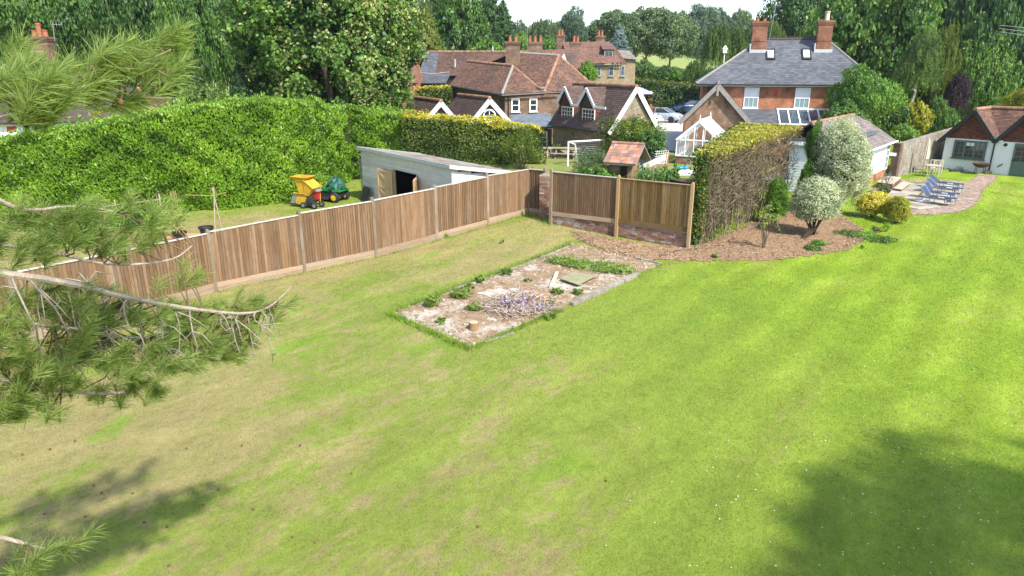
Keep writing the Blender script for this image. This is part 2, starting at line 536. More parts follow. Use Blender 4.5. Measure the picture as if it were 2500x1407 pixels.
# ---- the hillside with its field, far behind
M_FIELD = mat('field', (.20, .25, .075), (.27, .28, .11), .05, .9, .1)
mb = MB(); hx = np.linspace(-260, 260, 27); hy = np.linspace(97, 330, 20)
def hillz(x, y):
    t = min(1, max(0, (y-97)/100)); return .9 + 12*t*t*(3-2*t) + 2.0*math.sin(x*.02)*t
for y in hy:
    for x in hx: mb.V.append((x, y, hillz(x, y)))
mb.F = [(j*27+i, j*27+i+1, (j+1)*27+i+1, (j+1)*27+i) for j in range(19) for i in range(26)]; mb.T = [.5]*len(mb.F)
obj('hillside_field', mb, M_FIELD, loc=(0,0,0), kind='structure', smooth=True)

# ---- patio of stone slabs with a brick edge
M_SLAB = mat('paving_stone', (.36, .31, .235), (.25, .225, .185), 3, .9, .2, vary=.28, by='rnd', bump=.3, bscale=25)
M_JOINT = mat('patio_joint', (.17, .14, .10), (.12, .105, .08), 6, .95, .1)
M_PBRICK = mat('paving_brick', (.27, .175, .125), (.33, .26, .205), 5, .9, .2, vary=.35)
PP = [g(2112,472), g(2150,450), g(2200,446), g(2280,446), g(2352,453), g(2350,472), g(2338,496), g(2300,511), g(2240,515), g(2180,512), g(2130,500)]
mb = MB(); mb.prism([(q.x, q.y, .004) for q in PP], (0,0,.012)); patio = obj('patio', mb, M_JOINT, loc=(0,0,0), kind='structure')
def inside(x, y, poly):
    r = False; n = len(poly); j = n-1
    for i in range(n):
        xi, yi = poly[i][0], poly[i][1]; xj, yj = poly[j][0], poly[j][1]
        if (yi > y) != (yj > y) and x < (xj-xi)*(y-yi)/(yj-yi)+xi: r = not r
        j = i
    return r
PPOLY = [(q.x, q.y) for q in PP]
ub = unit_box('paving_slab', M_SLAB, 0, .02)
_pf = Fr(PP[0], (g(2352,453)-g(2112,472)))
v = -12.0
while v < 9:
    rh = R.choice([.45, .6, .6, .75]); u = -6.0
    while u < 22:
        w = R.choice([.5, .6, .75, .9, 1.1]); c = _pf(u+w/2, v+rh/2, .010)
        ok = all(inside(*(_pf(u+a*w, v+b*rh, 0)[:2]), PPOLY) for a in (.1, .9) for b in (.1, .9))
        if ok: piece('paving_slab', ub, patio, place(c, _pf.u, _pf.v, _pf.w, w-.022, rh-.022, .018+R.uniform(0, .008)))
        u += w
    v += rh
def ribbon_bricks(name, pts, width, z=.006, bl=.215, bw=.105):
    mb = MB(); P = pts; L = [0]
    for a, b in zip(P, P[1:]): L.append(L[-1]+(b-a).length)
    t = 0.0; k = 0; row = 0
    while t < L[-1]:
        while k < len(L)-2 and L[k+1] < t: k += 1
        f = (t-L[k])/(L[k+1]-L[k]); c = P[k]*(1-f)+P[k+1]*f
        d = (P[min(k+1, len(P)-1)]-P[max(k, 0)]).normalized(); n = Vector((-d.y, d.x, 0))
        o = -width/2 - (bl/2 if row % 2 else 0)
        while o < width/2:
            a = c + n*(o+bl/2); q = z + R.uniform(.012, .022)
            mb.fr = None
            x = n*(bl/2-.006); y = d*(bw/2-.006)
            mb.add([a-x-y+Vector((0,0,z)), a+x-y+Vector((0,0,z)), a+x+y+Vector((0,0,z)), a-x+y+Vector((0,0,z)),
                    a-x-y+Vector((0,0,q)), a+x-y+Vector((0,0,q)), a+x+y+Vector((0,0,q)), a-x+y+Vector((0,0,q))],
                   [(4,5,6,7),(0,1,5,4),(1,2,6,5),(2,3,7,6),(3,0,4,7)])
            o += bl
        t += bw; row += 1
    return mb
def smooth_line(pts, it=2):
    for _ in range(it):
        q = [pts[0]]
        for a, b in zip(pts, pts[1:]): q += [a*.75+b*.25, a*.25+b*.75]
        q.append(pts[-1]); pts = q
    return pts
path_line = smooth_line([g(*q) for q in [(2180,517),(2240,520),(2310,517),(2352,500),(2368,475),(2378,455),(2405,440),(2412,428)]])
def ribbon(name, pts, width, m, z0=.004, t=.012):
    mb = MB(); Lf, Rt = [], []
    for i, q in enumerate(pts):
        d = (pts[min(i+1, len(pts)-1)]-pts[max(i-1, 0)]).normalized(); n = Vector((-d.y, d.x, 0))
        Lf.append(q+n*width/2); Rt.append(q-n*width/2)
    for i in range(len(pts)-1):
        mb.add([(*Lf[i].xy, z0), (*Rt[i].xy, z0), (*Rt[i+1].xy, z0), (*Lf[i+1].xy, z0)], [(0,1,2,3)])
    return obj(name, mb, m, loc=(0,0,0), kind='structure')
bp = ribbon('brick_path', path_line, .92, M_JOINT)
obj('paving_brick', ribbon_bricks('paving_brick', path_line, .88), M_PBRICK, bp, kind='stuff')
up_line = smooth_line([g(*q) for q in [(2155,447),(2205,441),(2285,441),(2365,449)]])
bp2 = ribbon('brick_edging', up_line, .7, M_JOINT, .005)
obj('paving_brick', ribbon_bricks('paving_brick', up_line, .66), M_PBRICK, bp2, kind='stuff')
PATH_POLY = [(q.x+.3, q.y-.5) for q in path_line]

# ---- grass: short mown blades, densest where one can see them singly
def pip(px, py, poly):
    px = np.asarray(px); r = np.zeros(px.shape, bool); n = len(poly); j = n-1
    for i in range(n):
        xi, yi = poly[i]; xj, yj = poly[j]
        c = ((yi > py) != (yj > py)) & (px < (xj-xi)*(py-yi)/((yj-yi) if yj != yi else 1e-9)+xi)
        r ^= c; j = i
    return r
def blades(n, px, py, hs, ws, lean=.6):
    z = hgt(px, py); a = NR.uniform(0, 2*np.pi, n); c, s_ = np.cos(a), np.sin(a)
    hh = hs*NR.uniform(.55, 1.25, n); w = ws*NR.uniform(.6, 1.3, n); b = NR.uniform(0, 2*np.pi, n); ln = hh*NR.uniform(0, lean*1.5, n)
    V = np.zeros((n, 3, 3))
    V[:,0] = np.stack([px-c*w, py-s_*w, z-.004], -1); V[:,1] = np.stack([px+c*w, py+s_*w, z-.004], -1)
    V[:,2] = np.stack([px+np.cos(b)*ln, py+np.sin(b)*ln, z+hh], -1)
    return V
NB = 1000000
r_ = np.exp(NR.uniform(math.log(6.5), math.log(52), NB)); an = NR.uniform(rad(-54), rad(60), NB)
bx, by = r_*np.sin(an), r_*np.cos(an)
keep = ~(pip(bx, by, BED_POLY) | pip(bx, by, MULCH_POLY) | pip(bx, by, PPOLY))
_pl = np.array([(q.x, q.y) for q in path_line])
for _a in _pl[::3]: keep &= np.hypot(bx-_a[0], by-_a[1]) > .6
_tp = pip(bx, by, TP); keep &= ~_tp
bx, by, r_ = bx[keep], by[keep], r_[keep]
V = blades(len(bx), bx, by, .015+.00055*r_, .0014+.00042*r_)
quads('grass', V, NR.random(len(bx)), M_BLADE, label='short mown blades of patchy green and straw lawn', cat='grass', kind='stuff', nv=3)
# longer unmown grass along the edges of the base and the fence foot
ex, ey = [], []
def edge_grass(a, b, n, spread, hmin=.08):
    t = NR.random(n); o = NR.normal(0, spread, (n, 2))
    ex.append(a[0]+(b[0]-a[0])*t+o[:,0]); ey.append(a[1]+(b[1]-a[1])*t+o[:,1])
_bc = (BA+BB+BC+BD)/4
def outw(q, k=.14): 
    d_ = (q-_bc); d_.normalize(); return q + d_*k
edge_grass(outw(BA), outw(BB), 1700, .07); edge_grass(outw(BB), outw(BB*.62+BC*.38), 1400, .09); edge_grass(outw(BA), outw(BD), 3600, .12)
# ================================================================== PLANT BUILDERS
def unit(a): return a/np.maximum(1e-9, np.linalg.norm(a, axis=-1, keepdims=True))
def leaves(P, N, size, aspect=.45, rnd_=.8, upb=.3, droop=.0, rise=0.0):
    """leaf quads at P facing about N"""
    n = len(P); size = np.broadcast_to(np.asarray(size, float), (n,))[:, None]*NR.uniform(.65, 1.3, (n, 1))
    nr = unit(N + NR.normal(0, rnd_, (n, 3)) + np.array([0, 0, upb]))
    t = unit(np.cross(nr, NR.normal(0, 1, (n, 3)))); t = unit(t + np.array([0, 0, rise-droop]) + N*rise*.5); b = unit(np.cross(nr, t))
    V = np.zeros((n, 4, 3))
    V[:,0] = P - t*size*.5; V[:,1] = P + b*size*aspect*.5 - t*size*.05 + nr*size*.06
    V[:,2] = P + t*size*.5 - nr*size*.08; V[:,3] = P - b*size*aspect*.5 - t*size*.05 + nr*size*.06
    return V
def clusters(C, rad_, per, size, aspect=.5, out=None, upb=.35, droop=.2, squash=.7, rnd_=.7):
    """clumps of leaves round the centres C"""
    k = len(C); n = k*per
    d = unit(NR.normal(0, 1, (n, 3))); rr_ = NR.random((n, 1))**.45
    rad_ = np.repeat(np.broadcast_to(np.asarray(rad_, float), (k,)), per)[:, None]
    off = d*rr_*rad_; off[:,2] *= squash; off[:,2] -= droop*rad_[:,0]*(rr_[:,0]**2)*.6
    P = np.repeat(C, per, 0) + off
    N = d.copy()
    if out is not None: N = unit(d*.7 + np.repeat(out, per, 0)*.8)
    tint = np.clip(np.repeat(NR.random(k), per)*.45 + NR.random(n)*.6, 0, 1)
    return leaves(P, N, size, aspect, rnd_, upb, droop*.5), tint
def shell(n, rx, ry, rz, z0=0., inner=.55, lumps=7, amp=.22, lo=-.85):
    """points in the outer part of a lumpy crown, and the way outwards"""
    d = unit(NR.normal(0, 1, (n*2, 3))); d = d[d[:,2] > lo][:n]; n = len(d)
    L = unit(NR.normal(0, 1, (lumps, 3))); w = np.max(np.clip(d @ L.T, 0, 1)**6, axis=1)
    r = (1 - amp + amp*1.25*w)*(inner + (1-inner)*NR.random(n)**.6)
    P = d*r[:, None]*np.array([rx, ry, rz]); P[:,2] += z0
    return P, d

M_BARK = mat('bark', (.115, .085, .06), (.17, .14, .105), 8, .95, .1, bump=.6, stretch=(1,1,.25))
M_BIRCHBARK = mat('birch_bark', (.55, .52, .46), (.28, .26, .22), 5, .8, .2, stretch=(1,1,2.5))
M_PINEBARK = mat('pine_branch_bark', (.24, .19, .145), (.36, .30, .245), 14, .9, .15, bump=.5)
M_TWIG = mat('dead_twig', (.28, .25, .21), (.19, .16, .13), 20, .9, .1)
M_DARKIN = mat('dark_core', (.022, .034, .010), (.034, .045, .014), 6, .95, .05)  # for the solid dark cores put in to block the view through the leaves

def trunk_mb(base, top, r0, r1, n=7, bend=.3):
    mb = MB(); P = []; Rr = []
    for i in range(7):
        t = i/6; q = base*(1-t)+top*t + Vector((R.uniform(-bend, bend)*t*(1-t)*2, R.uniform(-bend, bend)*t*(1-t)*2, 0))
        P.append(q); Rr.append(r0*(1-t)+r1*t + (r0*.5 if i == 0 else 0))
    mb.tube(P, Rr, n); return mb, P
def limbs(mb, P, n, reach, r, up=.6):
    for k in range(n):
        a = R.uniform(0, 2*math.pi); s_ = P[R.randrange(1, len(P)-2)]; e = s_ + Vector((math.cos(a)*reach*R.uniform(.5, 1), math.sin(a)*reach*R.uniform(.5, 1), reach*up*R.uniform(.3, 1)))
        m_ = (s_+e)/2 + Vector((0, 0, reach*.12)); mb.tube([s_, m_, e], [r, r*.6, r*.15], 5)

# ---- tree crowns in unit size (radius 1, height 1): one mesh per growth form, shared by the trees of that form
LEAF0 = leafmat('leaf_plain', (.02, .05, .01), (.05, .11, .02), (.1, .18, .03))
def proto_broad(name, ncl, per, leaf, lumps, amp, seed, droop=.25, squash=.7, inner=.55, aspect=.55):
    global NR
    keep = NR; NR = np.random.default_rng(seed)
    P, d = shell(ncl, 1, 1, .5, .5, inner, lumps, amp, -.9)
    V, t = clusters(P, NR.uniform(.06, .15, len(P)), per, leaf, aspect, d, .4, droop, squash)
    NR = keep
    return quads(name, V, t, LEAF0, link=False)
def proto_conifer(name, tiers, per_tier, leaf, seed, droop=.5, tip=1.0, ragged=.25):
    global NR
    keep = NR; NR = np.random.default_rng(seed); VV = []; TT = []
    for i in range(tiers):
        z = (i+.5)/tiers; r = (1-z)**.85*tip + .03
        k = max(6, int(per_tier*(1-z)+5)); a = NR.uniform(0, 2*np.pi, k); rr_ = r*(1-ragged*NR.random(k)**2*1.3)*1.05
        for j in range(k):
            m = max(4, int(18*rr_[j]+4)); f = NR.uniform(.15, 1, m)
            C = np.stack([np.cos(a[j])*rr_[j]*f, np.sin(a[j])*rr_[j]*f, z - droop*.16*rr_[j]*f**1.5 + NR.normal(0, .006, m)], -1)
            v, t = clusters(C, .035+.035*rr_[j], 6, leaf, .4, np.tile([np.cos(a[j]), np.sin(a[j]), .3], (m, 1)), .2, droop, .45)
            VV.append(v); TT.append(np.clip(t*.7+NR.random()*.35, 0, 1))
    NR = keep
    return quads(name, np.concatenate(VV), np.concatenate(TT), LEAF0, link=False)
def proto_weep(name, nstr, per, leaf, seed):
    """hanging sprays, as on a birch"""
    global NR
    keep = NR; NR = np.random.default_rng(seed)
    P, d = shell(nstr, .85, .85, .47, .55, .25, 8, .35, -.6)
    f = NR.random((len(P), per)); L = NR.uniform(.07, .2, len(P))
    Q = np.repeat(P, per, 0); Q[:,2] -= (f*L[:,None]).ravel(); sp = (.012+.03*f.ravel())[:,None]
    out = np.repeat(d*np.array([1,1,0]), per, 0)
    Q = Q + out*(np.sqrt(f.ravel())[:,None]*.07) + NR.normal(0, 1, Q.shape)*sp*np.array([1,1,.4])
    V = leaves(Q, np.repeat(d, per, 0), leaf, .6, .9, .1, .8); t = np.clip(np.repeat(NR.random(len(P)), per)*.5+NR.random(len(Q))*.5, 0, 1)
    NR = keep
    return quads(name, V, t, LEAF0, link=False)
CR = {
 'broad_a': proto_broad('crown_broad', 950, 34, .044, 11, .30, 1),
 'broad_b': proto_broad('crown_lumpy', 950, 34, .044, 7, .42, 2, .5),
 'broad_c': proto_broad('crown_round', 850, 34, .047, 16, .22, 3, .1),
 'sprays': proto_broad('crown_layered', 900, 44, .042, 11, .36, 4, .45, .6, .45, .7),
 'shrub': proto_broad('crown_shrub', 320, 34, .085, 8, .28, 5, .05, .9),
 'fir': proto_conifer('crown_fir', 26, 30, .05, 6, .55),
 'spruce': proto_conifer('crown_spruce', 22, 24, .055, 7, .15, 1.0, .35),
 'cypress': proto_conifer('crown_cypress', 24, 34, .06, 8, .9, 1.0, .12),
 'weep': proto_weep('crown_weeping', 620, 34, .040, 9),
 'feather': proto_weep('crown_feathery', 480, 44, .034, 10),
}
def LM(name, d, m, l, **k): return leafmat(name, d, m, l, **k)
LF = {
 'dark': LM('leaf_dark', (0.016, 0.043, 0.010), (0.043, 0.107, 0.020), (0.107, 0.206, 0.039)),
 'darkmid': LM('leaf_darkmid', (0.019, 0.047, 0.009), (0.052, 0.111, 0.018), (0.117, 0.195, 0.036)),
 'weed': LM('leaf_weed', (.085,.150,.022), (.170,.265,.045), (.280,.370,.085)),
 'mid': LM('leaf_mid', (0.027, 0.069, 0.013), (0.076, 0.169, 0.027), (0.169, 0.302, 0.049)),
 'olive': LM('leaf_olive', (0.036, 0.065, 0.017), (0.106, 0.162, 0.036), (0.211, 0.268, 0.073)),
 'lime': LM('leaf_lime', (0.022, 0.062, 0.011), (0.077, 0.173, 0.024), (0.219, 0.347, 0.055)),
 'bright': LM('leaf_bright', (0.041, 0.115, 0.008), (0.121, 0.270, 0.016), (0.257, 0.419, 0.041)),
 'gold': LM('leaf_gold', (0.101, 0.128, 0.008), (0.270, 0.290, 0.014), (0.486, 0.432, 0.027)),
 'fresh': LM('leaf_fresh', (0.042, 0.109, 0.014), (0.124, 0.264, 0.031), (0.264, 0.421, 0.070)),
 'birch': LM('leaf_birch', (0.047, 0.085, 0.018), (0.116, 0.194, 0.040), (0.202, 0.287, 0.070)),
 'fir': LM('leaf_fir', (0.013, 0.038, 0.011), (0.034, 0.087, 0.021), (0.080, 0.161, 0.038), transl=.12),
 'cypress': LM('leaf_cypress', (0.021, 0.060, 0.010), (0.064, 0.140, 0.021), (0.131, 0.237, 0.039), transl=.15),
 'blue': LM('leaf_blue', (0.074, 0.115, 0.108), (0.155, 0.223, 0.209), (0.270, 0.358, 0.338), transl=.1),
 'purple': LM('leaf_purple', (0.014, 0.008, 0.014), (0.038, 0.019, 0.030), (0.084, 0.049, 0.062), transl=.15),
 'goldgreen': LM('leaf_goldgreen', (.060,.090,.012), (.140,.185,.025), (.260,.290,.050)),
 'far': LM('leaf_far_hazed', (.050, .090, .040), (.105, .170, .066), (.180, .250, .100)),  # distance haze put into the leaf colour, paler and less green
 'farhaze': LM('leaf_hazed_cool', (.042, .080, .050), (.088, .150, .085), (.150, .220, .120)),  # the same with the blue fade of distance painted in
}
def tree(name, label, cat, cx, top, base, hw, Y, form, leaf, group=None, trunk=True, rot=None, deep=1.0, zb=None, bark=None, low=.0):
    """a tree whose crown spans photo height top..base and half-width hw at distance Y"""
    a = dy(cx, top, Y); b = dy(cx, base, Y); r = hw/_F*(Y*_ct+2)
    gz = zb if zb is not None else (tz(a.x, Y) if Y < 97 else hillz(a.x, Y))
    t = thing(name, label, cat, (a.x, Y, gz), group)
    me = CR[form]
    o = bpy.data.objects.new('crown', me); COL.objects.link(o); o.parent = t
    o.material_slots[0].link = 'OBJECT'; o.material_slots[0].material = LF[leaf]
    o.location = (0, 0, b.z-gz); o.scale = (r, r*deep, a.z-b.z); o.rotation_euler = (0, 0, R.uniform(0, 6.28) if rot is None else rot)
    if trunk:
        hgt_ = a.z-gz; r0 = max(.08, .022*hgt_)
        mb, P = trunk_mb(Vector((a.x, Y, gz-.2)), Vector((a.x, Y, gz+hgt_*.72)), r0, r0*.15, 7, .4)
        limbs(mb, P, 6, r*.55, r0*.35, .3)
        obj('trunk', mb, bark or M_BARK, t)
    return t
def plant(name, label, cat, c, rx, ry, rz, m, n=60, per=30, leaf=.07, stem=None, inner=.5, lumps=8, amp=.25, aspect=.5, upb=.4, droop=.1, group=None, core=False, lo=-.75, clr=(.10, .2)):
    """a bush or small plant: leaf clumps over stems; c is the middle of the foliage"""
    c = Vector(c); z0 = stem if stem is not None else c.z-rz
    t = thing(name, label, cat, (c.x, c.y, z0), group)
    P, d = shell(n, rx, ry, rz, 0, inner, lumps, amp, lo); P = P + np.array(c)
    k = min(rx, ry, rz)
    V, tt = clusters(P, NR.uniform(clr[0], clr[1], len(P))*k*1.6, per, leaf, aspect, d, upb, droop, .85)
    quads('foliage', V, tt, m, t)
    mb = MB()
    for i in range(7):
        e = Vector(P[R.randrange(len(P))]); s_ = Vector((c.x+R.uniform(-.06, .06), c.y+R.uniform(-.06, .06), z0-.03))
        mb.tube([s_, (s_+e)/2+Vector((0, 0, .1*rz)), e], [.05*k, .03*k, .008], 5)
    if core: mb.blob(c, rx*.6, ry*.6, rz*.6, 12, 8, .08)  # solid dark core added inside the leaves
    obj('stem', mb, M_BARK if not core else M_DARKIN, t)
    return t
# ================================================================== FENCES, WALL, SHED
def woodmat(name, c1, c2, c3, vary=.3, gs=(14,14,.7), knot=.5):
    """weathered timber: grain along the height, its own shade for each board"""
    s = NT(name)
    oi = s.n('ObjectInfo'); off = s.n('VectorMath', operation='ADD'); s.l(s.P(), off.inputs[0])
    rv = s.n('CombineXYZ'); r100 = s.math('MULTIPLY', oi.outputs['Random'], 90.0); s.l(r100, rv.inputs[0]); s.l(r100, rv.inputs[2]); s.l(rv.outputs[0], off.inputs[1])
    n = s.noise(1.6, 6, .7, s.map(off.outputs[0], gs), 1.2)
    col = s.ramp(n, (.28, c1), (.5, c2), (.72, c3))
    grey = s.noise(.9, 4, .7, off.outputs[0])
    col = s.mix(s.math('MULTIPLY', s.rampv(grey, .45, .7), knot), col, (.30, .275, .245))
    col = s.scale_val(col, s.math('ADD', s.math('MULTIPLY', oi.outputs['Random'], 2*vary), 1-vary))
    s.bump(n, .35, .01)
    return s.done(col, .85, .2)
M_BOARD = woodmat('fence_board', (.105, .057, .027), (.168, .098, .050), (.220, .140, .078), .26, knot=.22)
M_BOARD2 = woodmat('newer_fence_board', (.11, .064, .018), (.195, .118, .038), (.27, .175, .068), .40, knot=.25)
M_POST = woodmat('fence_post', (.14, .098, .058), (.19, .142, .09), (.24, .19, .135), .15)
M_POST2 = woodmat('newer_fence_post', (.25, .155, .065), (.33, .215, .10), (.38, .27, .15), .12, knot=.2)
M_CAP = mat('fence_capping', (.42, .36, .31), (.50, .45, .40), 6, .8, .2, vary=.12, by='rnd')
M_GRAVELB = woodmat('gravel_board', (.22, .145, .085), (.295, .205, .13), (.36, .275, .19), .14, (1.2,1.2,14), .35)
M_SHADOWW = mat('dark_gap_panel', (.045,.028,.018), (.065,.042,.028), 4, .9, .1)
def wedge(name, m, thick_right):
    a, b = (.35, 1.0) if thick_right else (1.0, .35)
    me = bpy.data.meshes.new(name)
    me.from_pydata([(0,-a,0),(1,-b,0),(1,0,0),(0,0,0),(0,-a,1),(1,-b,1),(1,0,1),(0,0,1)], [],
                   [(0,3,2,1),(4,5,6,7),(0,1,5,4),(1,2,6,5),(2,3,7,6),(3,0,4,7)])
    me.materials.append(m); return me
UP = Vector((0,0,1))
def post_mesh(name, m):
    bm = bmesh.new()
    prof = [(-.5,0),(.5,0),(.5,.955),(.36,.98),(.15,.995),(-.15,.995),(-.36,.98),(-.5,.955)]
    vs = [[bm.verts.new((x, y, z)) for x, z in prof] for y in (-.5, .5)]
    bm.faces.new(vs[0]); bm.faces.new(vs[1][::-1])
    for i in range(8):
        j = (i+1) % 8; bm.faces.new((vs[0][i], vs[1][i], vs[1][j], vs[0][j]))
    bmesh.ops.recalc_face_normals(bm, faces=bm.faces[:])
    me = bpy.data.meshes.new(name); bm.to_mesh(me); bm.free(); me.materials.append(m); return me
def fence_bay(par, a, b, za, zb, ga, gb, thick_right, mesh, capm, gravelm, cover=.1, rail=.30, nrail=2):
    """boards from post a to post b: za/zb top, ga/gb foot of the boards' gravel boards"""
    f = Fr((a.x, a.y, 0), b-a); L = (Vector((b.x, b.y, 0))-Vector((a.x, a.y, 0))).length
    n = int(round((L-.1)/cover)); cw = (L-.1)/n; gap = .013 if thick_right else .003
    for i in range(n):
        u = .05+i*cw; t = (u+cw/2)/L; z0 = ga*(1-t)+gb*t+rail; z1 = za*(1-t)+zb*t-.02
        o = f(u+gap/2, -.012-R.uniform(0, .004), z0-R.uniform(0, .006))
        piece('board', mesh[1 if thick_right else 0], par, place(o, f.u, f.v, UP, cw-gap, .03, z1-z0))
    mb = MB(f); mb.hexa([(.05,-.008,ga+rail),(L-.05,-.008,gb+rail),(L-.05,.004,gb+rail),(.05,.004,ga+rail),(.05,-.008,za-.03),(L-.05,-.008,zb-.03),(L-.05,.004,zb-.03),(.05,.004,za-.03)]); obj('gap_panel', mb, M_SHADOWW, par)  # dark panel added behind the boards so their gaps show as shaded lines
    d = ((b.x-a.x), (b.y-a.y)); sl = Vector((*d, zb-za)).normalized(); sg = Vector((*d, gb-ga)).normalized()
    o = f(L/2, -.02, (za+zb)/2-.012); piece('capping', capm, par, place(o, sl, f.v, UP, L-.1, .085, .03))
    for k in range(nrail):
        o = f(L/2, -.022, (ga+gb)/2-.03+k*(rail+.03)/nrail); piece('gravel_board', gravelm, par, place(o, sg, f.v, UP, L-.1, .03+.006*k, (rail+.03)/nrail-.008))
    for k in (.35, .85):   # the arris rails at the back
        o = f(L/2, .04, (ga+gb)/2+rail+k*((za+zb)/2-(ga+gb)/2-rail)); piece('rail', unitpost, par, place(o, sl, f.v, UP, L-.1, .06, .07))
unitpost = unit_box('rail', M_POST)
unitcap = unit_box('capping', M_CAP)
unitgb = unit_box('gravel_board', M_GRAVELB)
WB = (wedge('board_left', M_BOARD, False), wedge('board_right', M_BOARD, True))
WB2 = (wedge('new_board_left', M_BOARD2, False), wedge('new_board_right', M_BOARD2, True))
PM, PM2 = post_mesh('post', M_POST), post_mesh('new_post', M_POST2)
pb = [gh(527,712), gh(743,665), gh(917,628), gh(1065,587), gh(1190,550), gh(1290,522)]
pt = [(505,570), (730,522), (908,490), (1060,460), (1187,430), (1288,413)]
zc = [dy(x, y, b.y).z for (x, y), b in zip(pt, pb)]
z0_ = zc[0]
for px, py in ((262,620), (20,668), (-215,722)):
    q = g(px, py, z0_); q.z = H(q); pb.insert(0, q); zc.insert(0, z0_)
fence = thing('wooden_fence', 'long weathered brown closeboard fence with gravel boards across the lawn', 'fence', pb[3])
for i in range(len(pb)-1):
    fence_bay(fence, pb[i], pb[i+1], zc[i], zc[i+1], pb[i].z, pb[i+1].z, i % 2 == 1, WB, unitcap, unitgb)
for q, z in zip(pb, zc):
    f = Fr(q, (.7,.7)); piece('post', PM, fence, place(Vector((q.x, q.y, -.1)), f.u, f.v, UP, .11, .12, z+.24-q.z*0))
# short return bay to the pillar
q2 = gh(1329,528); z2 = dy(1330,416,q2.y).z
fence_bay(fence, pb[-1], q2, zc[-1], z2, pb[-1].z, q2.z, True, WB, unitcap, unitgb)
f = Fr(q2, q2-pb[-1]); piece('post', PM, fence, place(Vector((q2.x, q2.y, -.1)), f.u, f.v, UP, .11, .12, z2+.24))
for a, b in zip(pb[3:], pb[4:]): edge_grass((a.x+.1, a.y-.1), (b.x+.1, b.y-.1), 260, .07)
edge_grass((pb[-1].x, pb[-1].y-.2), (W0.x, W0.y-.2), 500, .16)
edge_grass(BB.lerp(BC,.4), outw(BC), 700, .08); edge_grass(BA, BD, 900, .25); edge_grass(BA, BB, 700, .16)
ex_, ey_ = np.concatenate(ex), np.concatenate(ey)
kk = ~pip(ex_, ey_, BED_POLY) | (NR.random(len(ex_)) < .3); ex_, ey_ = ex_[kk], ey_[kk]
M_LONG = mat('long_grass', (.11, .195, .018), (.19, .275, .035), 2, .75, .15, vary=.35)
quads('unmown_grass', blades(len(ex_), ex_, ey_, .13, .007, .9), NR.random(len(ex_)), M_LONG, label='longer green grass fringing the fence foot and the old base', cat='grass', kind='stuff', nv=3)

# ---- retaining wall of old brick, with fence panels on top of it
M_OBRICK = NT('old_brick')
s = M_OBRICK; rn = s.rnd()
col = s.ramp(rn, (0, (.135, .072, .052)), (.35, (.215, .110, .072)), (.65, (.27, .150, .100)), (.9, (.20, .150, .125)), (1, (.34, .30, .26)))
col = s.mix(s.rampv(s.noise(1.3, 4, .7), .56, .68), col, (.36, .325, .285)); s.bump(s.noise(45, 3), .4, .006); M_OBRICK = s.done(col, .95, .1)
M_MORTAR = mat('mortar', (.34, .30, .25), (.26, .225, .185), 8, .95, .1, bump=.4)
BRK = [unit_box('brick_%d' % i, M_OBRICK, .02, .0) for i in range(3)]
pz = [(1360,419,525), (1513,435,543), (1682,453,565)]
WP = [W0, W1, W2]; ct_ = []; rb = []
for (px, a, b), q in zip(pz, WP):
    ct_.append(dy(px, a, q.y).z); rb.append(dy(px, b, q.y).z)
wallf = Fr(W0, W2-W0); WL = (W2-W0).length
wall = thing('brick_retaining_wall', 'low old red brick wall below the newer fence panels', 'wall', W1)
mb = MB(wallf); mb.hexa([(.02,.03,-.2),(WL-.02,.03,-.2),(WL-.02,.28,-.2),(.02,.28,-.2),(.02,.03,rb[0]-.02),(WL-.02,.03,rb[2]-.02),(WL-.02,.28,rb[2]-.02),(.02,.28,rb[0]-.02)])
obj('mortar', mb, M_MORTAR, wall)
row = 0; nb_ = 0
while True:
    z = row*.088; u = .03 - (.12 if row % 2 else 0); any_ = False
    while u < WL-.1:
        t = (u+.11)/WL; zt = rb[0]*(1-t)+rb[2]*t; zg = H(wallf(u, 0, 0))
        u0 = max(.03, u); u1 = min(WL-.03, u+.243)
        if z+.086 < zt-.02 and z+.08 > zg and u1-u0 > .06 and nb_ < 300:
            piece('brick', BRK[R.randrange(3)], wall, place(wallf((u0+u1)/2, .075-R.uniform(0, .012), z), wallf.u, wallf.v, UP, u1-u0-.014, .11, .074)); any_ = True; nb_ += 1
        u += .243
    row += 1
    if row > 14: break
nf = thing('boarded_fence', 'two bays of golden brown fence boards standing on the low brick wall', 'fence', W1)
for i in (0, 1):
    a, b = WP[i], WP[i+1]
    fence_bay(nf, a, b, ct_[i], ct_[i+1], rb[i], rb[i+1], True, WB if i == 0 else WB2, unitcap if i == 0 else unit_box('pale_capping', M_POST2), unitgb if i == 0 else unit_box('new_gravel_board', M_BOARD2), .105, .16, 1)
for i, q in enumerate(WP):
    piece('post', PM if i == 0 else PM2, nf, place(wallf((q-W0).length, -.055, -.1), wallf.u, wallf.v, UP, .115, .12, ct_[i]+.24))
